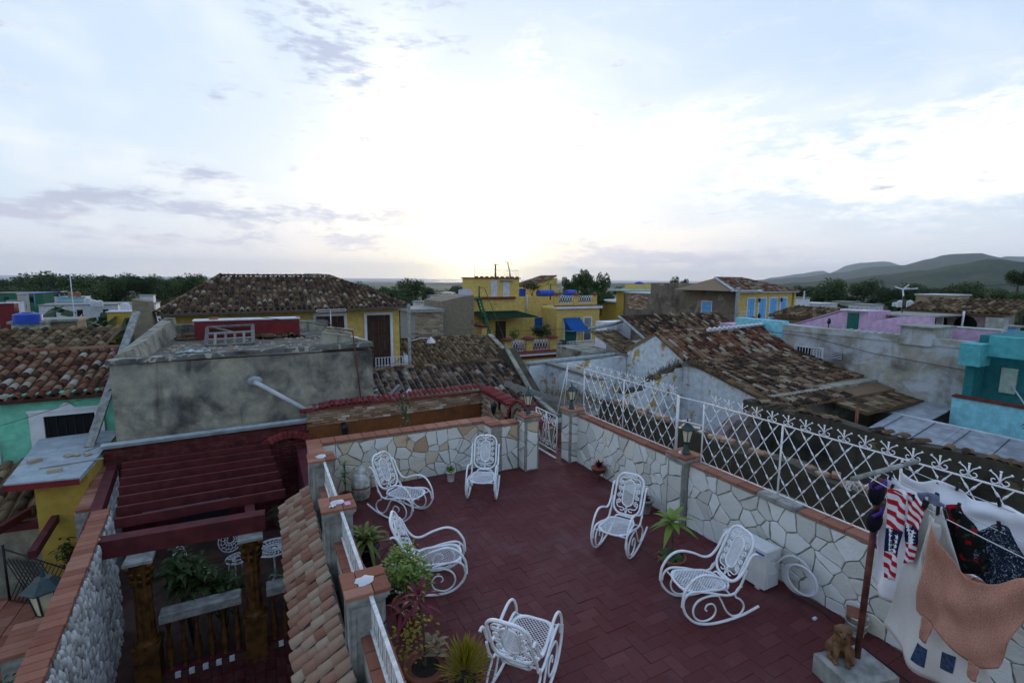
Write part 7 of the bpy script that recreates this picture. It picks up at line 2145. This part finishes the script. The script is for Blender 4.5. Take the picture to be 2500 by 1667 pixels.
lf = MB()
for k in range(8): a = k * 2.4; leaf_blade(lf, (-.17, .12, .72), (cos(a), sin(a), .9 - .2 * k), .22, .035, .5, .4, 5)
ob('leaves', lf, m_leaf_red, t)
lf = MB()
for k in range(120): leaf_blade(lf, (-.10 + random.gauss(0, .09), .10 + random.gauss(0, .07), random.uniform(.25, .68)), rdir(-.4, .7), .045, .028, .3)
ob('foliage', lf, m_leaf_yel, t)
lf = MB()
for k in range(26): leaf_blade(lf, (.08 + random.gauss(0, .04), .02 + random.gauss(0, .04), random.uniform(.26, .42)), rdir(.1, 1.2), .12, .05, .4)
ob('pink_leaves', lf, leafmat('leaf_pink', (0, (.20, .11, .08)), (.5, (.32, .17, .14)), (1, (.28, .30, .12))), t)
t = bush('lime_bush', 'bright lime green bush in a brown pot beside the middle left chair', 'bush', (1.20, 4.62, 0), .78, .27, 12, 900, m_leaf_lime, .055, .04, .3, el=(-.3, 1.0), stem_r=.006); pot(t, .16, .26, m_terracotta)
t = thing('croton', 'spiky yellow croton bush at the bottom edge', 'plant', (1.40, 3.52, 0)); pot(t, .15, .20, m_terracotta)
lf = MB()
for k in range(420):
    q = rdir(.0, 1.5); leaf_blade(lf, Vector((0, 0, .22)) + Vector((q.x * .17, q.y * .17, q.z * .26)) * random.uniform(.2, 1.0), q + Vector((0, 0, .4)), random.uniform(.10, .17), .013, .15, .2, 3)
ob('leaves', lf, m_leaf_yel, t)
# bucket and cable by the wall
t = thing('old_bucket', 'dirty white bucket with a tile on it at the foot of the laundry wall', 'bucket', (5.28, 2.42, 0)); ob('body', MB().lathe([(.075, 0), (.095, .2), (.10, .2), (.10, .215), (.09, .21)], 18), m_gas, t)
for z in (.06, .13): ob('rib', MB().lathe([(.083 + z * .1, z), (.088 + z * .1, z + .006), (.083 + z * .1, z + .012)], 18, caps=False), m_gas, t)
ob('tile_lid', MB().bev(-.09, .10, -.07, .09, .216, .232, .004, Matrix.Rotation(.5, 4, 'Z')), m_brick_cap, t)
tag(ob('floor_cable', MB().tube(cr([(5.28, 3.1, .012), (5.30, 2.8, .012), (5.22, 2.5, .012), (5.12, 2.2, .012), (5.0, 1.6, .012)]), .006, 5), m_wire), 'dark cable lying along the foot of the laundry wall', 'cable')
tag(ob('soap_bar', MB().bev(5.09, 5.14, 2.72, 2.75, .002, .025, .006), m_tank), 'small pale bar on the paving by the laundry wall', 'soap')

# ================================================================= laundry
bs = thing('pole_base', 'chipped concrete block under the laundry pole', 'block', (4.58, 2.07, 0), rad(-14))
ob('block', MB().bev(-.25, .25, -.20, .20, .0, .215, .03), m_concrete, bs)
lp = thing('laundry_post', 'rusty red laundry post with grey crossbar and rope lines', 'post', (4.66, 2.10, .2))
ob('post', MB().tube([(0, 0, .0), (.06, 0, 1.70)], .026, 10), plain('rusty_paint', (.13, .045, .035), .8, .5, 10, .4), lp)
ob('crossbar', MB().tube([(-.22, .08, 1.72), (.66, -.01, 1.76)], .022, 8), m_concrete, lp)
LN = {1: ((4.56, 2.11), (4.13, 1.03)), 2: ((4.80, 2.15), (4.38, 1.10)), 3: ((5.12, 2.16), (4.90, 1.26))}
LD = {}
for k, (a, b) in LN.items():
    a, b = Vector((*a, 0)), Vector((*b, 0)); d = (b - a).normalized(); LD[k] = (a, d)
    e0 = a + Vector((0, 0, 1.94)); e1 = a + d * 2.6 + Vector((0, 0, 1.98))
    tube_part('line', [e0.lerp(e1, i / 14) - Vector((0, 0, .20 * (i / 14) * (1 - i / 14))) for i in range(15)], .004, m_tank, lp, 5)
mb = MB()
for k in range(14):
    a = random.uniform(0, 6.28); mb.tube(cr([(-.21, .08, 1.70), (-.21 + .05 * cos(a), .08 + .05 * sin(a), 1.66 + random.uniform(-.04, .05)), (-.2 + .03 * cos(a + 1), .08, 1.62)]), .004, 4)
ob('knotted_rope', mb, m_tank, lp)


def along(tab, u):
    n = len(tab) - 1; f_ = min(u * n, n - 1e-6); i = int(f_); q = f_ - i
    a = tab[max(i - 1, 0)]; b = tab[i]; c = tab[i + 1]; d = tab[min(i + 2, n)]
    return tuple(.5 * ((2 * b[k]) + (c[k] - a[k]) * q + (2 * a[k] - 5 * b[k] + 4 * c[k] - d[k]) * q * q + (3 * b[k] - a[k] - 3 * c[k] + d[k]) * q ** 3) for k in (0, 1))


def clothfn(line, top, bot, amp, freq, off, seed, sway=0.0):
    a, d = LD[line]; n = Vector((d.y, -d.x, 0))
    def f(u, v):
        s0, z0 = along(bot, u); s1, z1 = along(top, u); s = s0 + (s1 - s0) * v; z = z0 + (z1 - z0) * v
        w = 1 - v
        o_ = amp * (.25 + .75 * w) * sin(freq * u * 2 * pi + seed + 1.2 * w) + amp * .5 * sin(freq * 2.3 * u * pi + 3 * w + seed * 2) + amp * .55 * sin((u * 2.2 + w * 3.4) * pi + seed) + amp * .25 * sin((u * 5.1 - w * 4.0) * pi + seed)
        return a + d * s + n * (off + o_ + sway * w * w) + Vector((0, 0, z))
    return f


def cloth(parent, name, line, top, bot, mat, amp=.02, freq=2, off=0.0, seed=0.0, nu=22, nv=26, sway=0.0):
    f = clothfn(line, top, bot, amp, freq, off, seed, sway); mb = MB().grid(f, nu, nv)
    me = mb.mesh(name); uv = me.uv_layers.new(name='uv')
    for lp_ in me.loops:
        i = lp_.vertex_index; uv.data[lp_.index].uv = ((i % (nu + 1)) / nu, (i // (nu + 1)) / nv)
    o = ob(name, me, mat, parent, world=parent is not None)
    m_ = o.modifiers.new('thick', 'SOLIDIFY'); m_.thickness = .004; m_.offset = 0
    return o, f


def clothmat(name, build): return material(name, build, .9, .1)


def UV():
    n = nd('UVMap'); s = nd('SeparateXYZ'); S.nt.links.new(n.outputs[0], s.inputs[0]); return S(s.outputs[0]), S(s.outputs[1]), S(n.outputs[0])


m_sheet = plain('white_sheet', (.78, .79, .83), .9, .06, 5, .15)
def _flag(b):
    u_, v_, _ = UV()
    st = S.m('GREATER_THAN', S.m('SINE', (v_ + u_ * .10) * 52.0), .1)
    c = mix(st, (.72, .70, .72), (.42, .018, .030))
    navy = S.m('MULTIPLY', S.m('GREATER_THAN', v_, .30), S.m('LESS_THAN', v_, .56))
    c = mix(navy, c, (.012, .018, .06)); lk(c, b.inputs['Base Color'])
m_flag = clothmat('stars_and_stripes_cloth', _flag)
def _orange(b):
    n = noise(vscale(POS(), 1, 1, 2.6), 150, 3, .7)
    lk(mix(smooth(n, .38, .62), (.34, .12, .07), (.50, .30, .23)), b.inputs['Base Color']); bump(b, n, .3, .004)
m_orangeknit = clothmat('orange_marl_knit', _orange)
def _towel(b):
    n = noise(POS(), 60, 4); lk(mix(n, (.50, .48, .44), (.62, .60, .57)), b.inputs['Base Color']); bump(b, n, .4, .006)
m_towel = clothmat('off_white_towel', _towel)
m_navy = plain('navy_print', (.035, .06, .12), .9, .5, 40, .1)
def _floral(b):
    n = noise(POS(), 14, 4, .6); m2 = noise(POS(), 22, 3)
    c = mix(smooth(n, .54, .60), (.012, .015, .014), (.35, .012, .018)); lk(mix(smooth(m2, .60, .66), c, (.03, .09, .03)), b.inputs['Base Color'])
m_floral = clothmat('dark_floral_cloth', _floral)
def _feather(b):
    n = noise(vscale(POS(), 1, 1, 1), 30, 6, .75, 2.0); lk(mix(smooth(n, .54, .62), (.010, .018, .035), (.40, .46, .52)), b.inputs['Base Color'])
m_feather = clothmat('feather_print_cloth', _feather)
m_greycloth = plain('grey_blue_cloth', (.16, .18, .25), .9, .25, 12, .1)
m_blackcloth = plain('black_cloth', (.010, .008, .016), .9, .4, 12, .1)
m_purple = plain('purple_cloth', (.07, .02, .22), .85, .2, 12, .1)


def pin(line, s, z=1.95, mat=m_blackplastic):
    a, d = LD[line]; c = a + d * s
    return MB().bev(-.006, .006, -.010, .010, -.035, .04, .003, Matrix.Translation((c.x, c.y, z)) @ Matrix.Rotation(random.uniform(-.4, .4), 4, 'X'))


def pinned(root, line, *ss):
    for s in ss: wpart('clothes_peg', pin(line, s, 1.94 - .0), m_blackplastic, root)


def laundry(name, label, cat, line, s):
    a, d = LD[line]; c = a + d * s
    return thing(name, label, cat, (c.x, c.y, .5))


t = laundry('white_sheet', 'wide white sheet pegged on the far laundry line', 'sheet', 3, .5)
cloth(t, 'cloth', 3, [(.05, 1.92), (.20, 1.86), (.35, 1.94), (.50, 1.93), (.60, 1.88), (.80, 1.93), (1.0, 1.92), (1.7, 1.92)], [(.14, 1.42), (.30, 1.50), (.40, 1.52), (.52, 1.55), (.66, 1.58), (.80, 1.60), (1.0, 1.55), (1.7, 1.5)], m_sheet, .03, 3, 0, .5, 34, 16)
pinned(t, 3, .06, .36, .50, .78, 1.0)
t = laundry('white_sheet', 'long white sheet hanging behind the star patterned garment', 'sheet', 2, .3)
cloth(t, 'cloth', 2, [(.10, 1.93), (.30, 1.90), (.56, 1.93)], [(.05, .96), (.15, .86), (.28, .85), (.50, 1.0)], m_sheet, .022, 2, 0, 2.0)
pinned(t, 2, .12, .54)
t = laundry('grey_garment', 'grey blue garment pegged between the star cloth and the floral cloth', 'garment', 2, .55)
cloth(t, 'cloth', 2, [(.42, 1.93), (.52, 1.97), (.62, 1.93)], [(.50, 1.66), (.58, 1.62), (.70, 1.72)], m_greycloth, .02, 2, .03, 1.0, 14, 12)
pinned(t, 2, .52)
t = laundry('floral_garment', 'black garment with red flowers on the middle laundry line', 'garment', 2, .75)
cloth(t, 'cloth', 2, [(.63, 1.93), (.71, 1.96), (.80, 1.88), (.92, 1.80)], [(.60, 1.55), (.72, 1.48), (.84, 1.50), (.95, 1.60)], m_floral, .018, 2, .01, .3, 16, 14)
pinned(t, 2, .70)
t = laundry('feather_garment', 'navy garment with white feather print at right of the laundry', 'garment', 2, 1.0)
cloth(t, 'cloth', 2, [(.86, 1.84), (.96, 1.95), (1.05, 1.94), (1.16, 1.80)], [(.84, 1.52), (.98, 1.50), (1.1, 1.52), (1.22, 1.58)], m_feather, .015, 2, 0, 1.7, 16, 14)
pinned(t, 2, .98)
t = laundry('star_garment', 'garment with red stripes and white stars on navy, left end of the laundry', 'garment', 1, .35)
for nm, tp, bt_, sd in (('leg', [(.20, 1.93), (.28, 1.96), (.37, 1.97)], [(.245, 1.18), (.29, 1.19), (.335, 1.21)], .4), ('leg', [(.36, 1.97), (.43, 1.97), (.51, 1.94)], [(.40, 1.40), (.43, 1.42), (.465, 1.45)], 2.2)):
    o, f = cloth(t, nm, 1, tp, bt_, m_flag, .014, 1.2, .0, sd, 14, 24)
    a, d = LD[1]; nn = Vector((d.y, -d.x, 0))
    for k in range(9):
        v_ = .33 + (k // 2) * .052; u_ = (.27, .72)[k % 2]
        c = f(u_, v_) + nn * .006
        for sg in (1, -1):
            cc = f(u_, v_) + nn * .005 * sg
            poly = [cc + d * (.026 if i % 2 == 0 else .011) * sin(2 * pi * i / 10) + Vector((0, 0, (.026 if i % 2 == 0 else .011) * cos(2 * pi * i / 10))) for i in range(10)]
            wpart('star', MB().prism(poly, nn * .001 * sg), m_sheet, o)
pinned(t, 1, .22, .42, .50)
t = laundry('printed_towel', 'big off white towel with dark blue prints pinched at the top', 'towel', 1, .6)
o, f = cloth(t, 'cloth', 1, [(.50, 1.95), (.55, 1.95), (.60, 1.96), (.64, 1.94)], [(.26, .76), (.44, .68), (.60, .60), (.80, .66), (1.10, .80)], m_towel, .026, 2.4, -.03, 1.1, 34, 30)
a, d = LD[1]; nn = Vector((d.y, -d.x, 0))
for u0, v0, du, dv in ((.50, .12, .12, .12), (.42, .42, .10, .10), (.78, .16, .10, .10), (.46, .72, .12, .08), (.94, .06, .06, .09)):
    for sg in (1, -1):
        mb = MB().grid(lambda p_, q_: f(u0 + du * (p_ - .5) + .03 * (q_ - .5), v0 + dv * (q_ - .5)) + nn * .0045 * sg, 6, 6)
        wpart('print_patch', mb, m_navy, o)
pinned(t, 1, .52, .61)
t = laundry('orange_garment', 'orange marl knitted garment hanging upside down in front of the towel', 'garment', 1, .95)
cloth(t, 'body', 1, [(.66, 1.88), (.76, 1.74), (.90, 1.64), (1.05, 1.66), (1.2, 1.80), (1.34, 1.9)], [(.62, 1.17), (.70, 1.10), (.80, 1.13), (.95, 1.07), (1.06, 1.07), (1.18, 1.17)], m_orangeknit, .024, 2.2, .08, .2, 32, 30)
cloth(t, 'strap', 1, [(.655, 1.16), (.70, 1.14), (.745, 1.12)], [(.655, .96), (.68, .95), (.705, .955)], m_orangeknit, .006, 1, .07, .2, 8, 8)
cloth(t, 'strap', 1, [(1.00, 1.08), (1.03, 1.08), (1.07, 1.08)], [(1.005, .96), (1.03, .95), (1.06, .965)], m_orangeknit, .006, 1, .07, .2, 8, 8)
pinned(t, 1, .67)
t = laundry('cream_garment', 'crumpled cream garment between the towel and the orange knit', 'garment', 1, .65)
cloth(t, 'cloth', 1, [(.585, 1.90), (.62, 1.88), (.67, 1.86)], [(.57, 1.30), (.61, 1.22), (.65, 1.34)], m_towel, .020, 1.6, .04, 2.8, 12, 18)
t = thing('black_bra', 'black and purple bra hanging from the laundry crossbar', 'bra', (4.62, 2.10, 1.5))
for z, k in ((1.83, 0), (1.58, 1)):
    ob('cup', MB().ball((.0 + .01 * k, -.03, z - 1.5 - .03), .085, .055, .105, 14, 9), m_blackcloth, t)
    ob('trim', MB().tube(cr([(-.07, -.05, z - 1.47), (-.02, -.09, z - 1.42), (.05, -.06, z - 1.41)]), .014, 6), m_purple, t)
ob('strap', MB().tube(cr([(-.06, .0, .42), (-.10, -.02, .38), (-.06, -.04, .34)]), .008, 5), m_purple, t)
ob('strap', MB().tube(cr([(.0, -.04, -.06), (.02, -.05, -.16), (.05, -.05, -.2)]), .006, 5), m_purple, t)
# the clay dog on the block
dg = thing('dog_statue', 'brown clay figure of a sitting dog on the concrete block', 'statue', (4.50, 2.16, .216), rad(125))
mb = MB()
mb.ball((0, -.06, .085), .085, .10, .085, 14, 9).ball((0, -.015, .155), .070, .075, .10, 14, 9).ball((0, .02, .21), .058, .058, .075, 14, 9)
mb.ball((0, .035, .295), .060, .062, .056, 14, 9).ball((0, .092, .278), .032, .040, .028, 12, 7).ball((0, .122, .284), .014, .012, .011, 8, 5)
for s in (-1, 1):
    mb.ball((s * .055, .02, .285), .018, .028, .042, 10, 6).ball((s * .075, -.045, .055), .042, .075, .055, 12, 7).ball((s * .082, .03, .022), .028, .055, .022, 10, 6)
    mb.tube([(s * .042, .045, .16), (s * .045, .075, .08), (s * .046, .082, .02)], [.032, .026, .022], 8).ball((s * .046, .098, .018), .026, .036, .018, 10, 6)
mb.tube([(0, -.14, .04), (.04, -.17, .03), (.09, -.16, .025)], [.02, .018, .012], 7)
m_clay = plain('brown_clay', (.15, .075, .035), .75, .5, 14, .3)
o = ob('body', mb, m_clay, dg); m_ = o.modifiers.new('remesh', 'REMESH'); m_.mode = 'VOXEL'; m_.voxel_size = .008; m_.use_smooth_shade = True
m_ = o.modifiers.new('smooth', 'SMOOTH'); m_.iterations = 3
ob('nose', MB().ball((0, .130, .288), .013, .010, .010, 8, 5), m_black_iron, dg)
for s in (-1, 1): ob('eye', MB().ball((s * .026, .088, .312), .008, n=8, m=5), m_black_iron, dg)
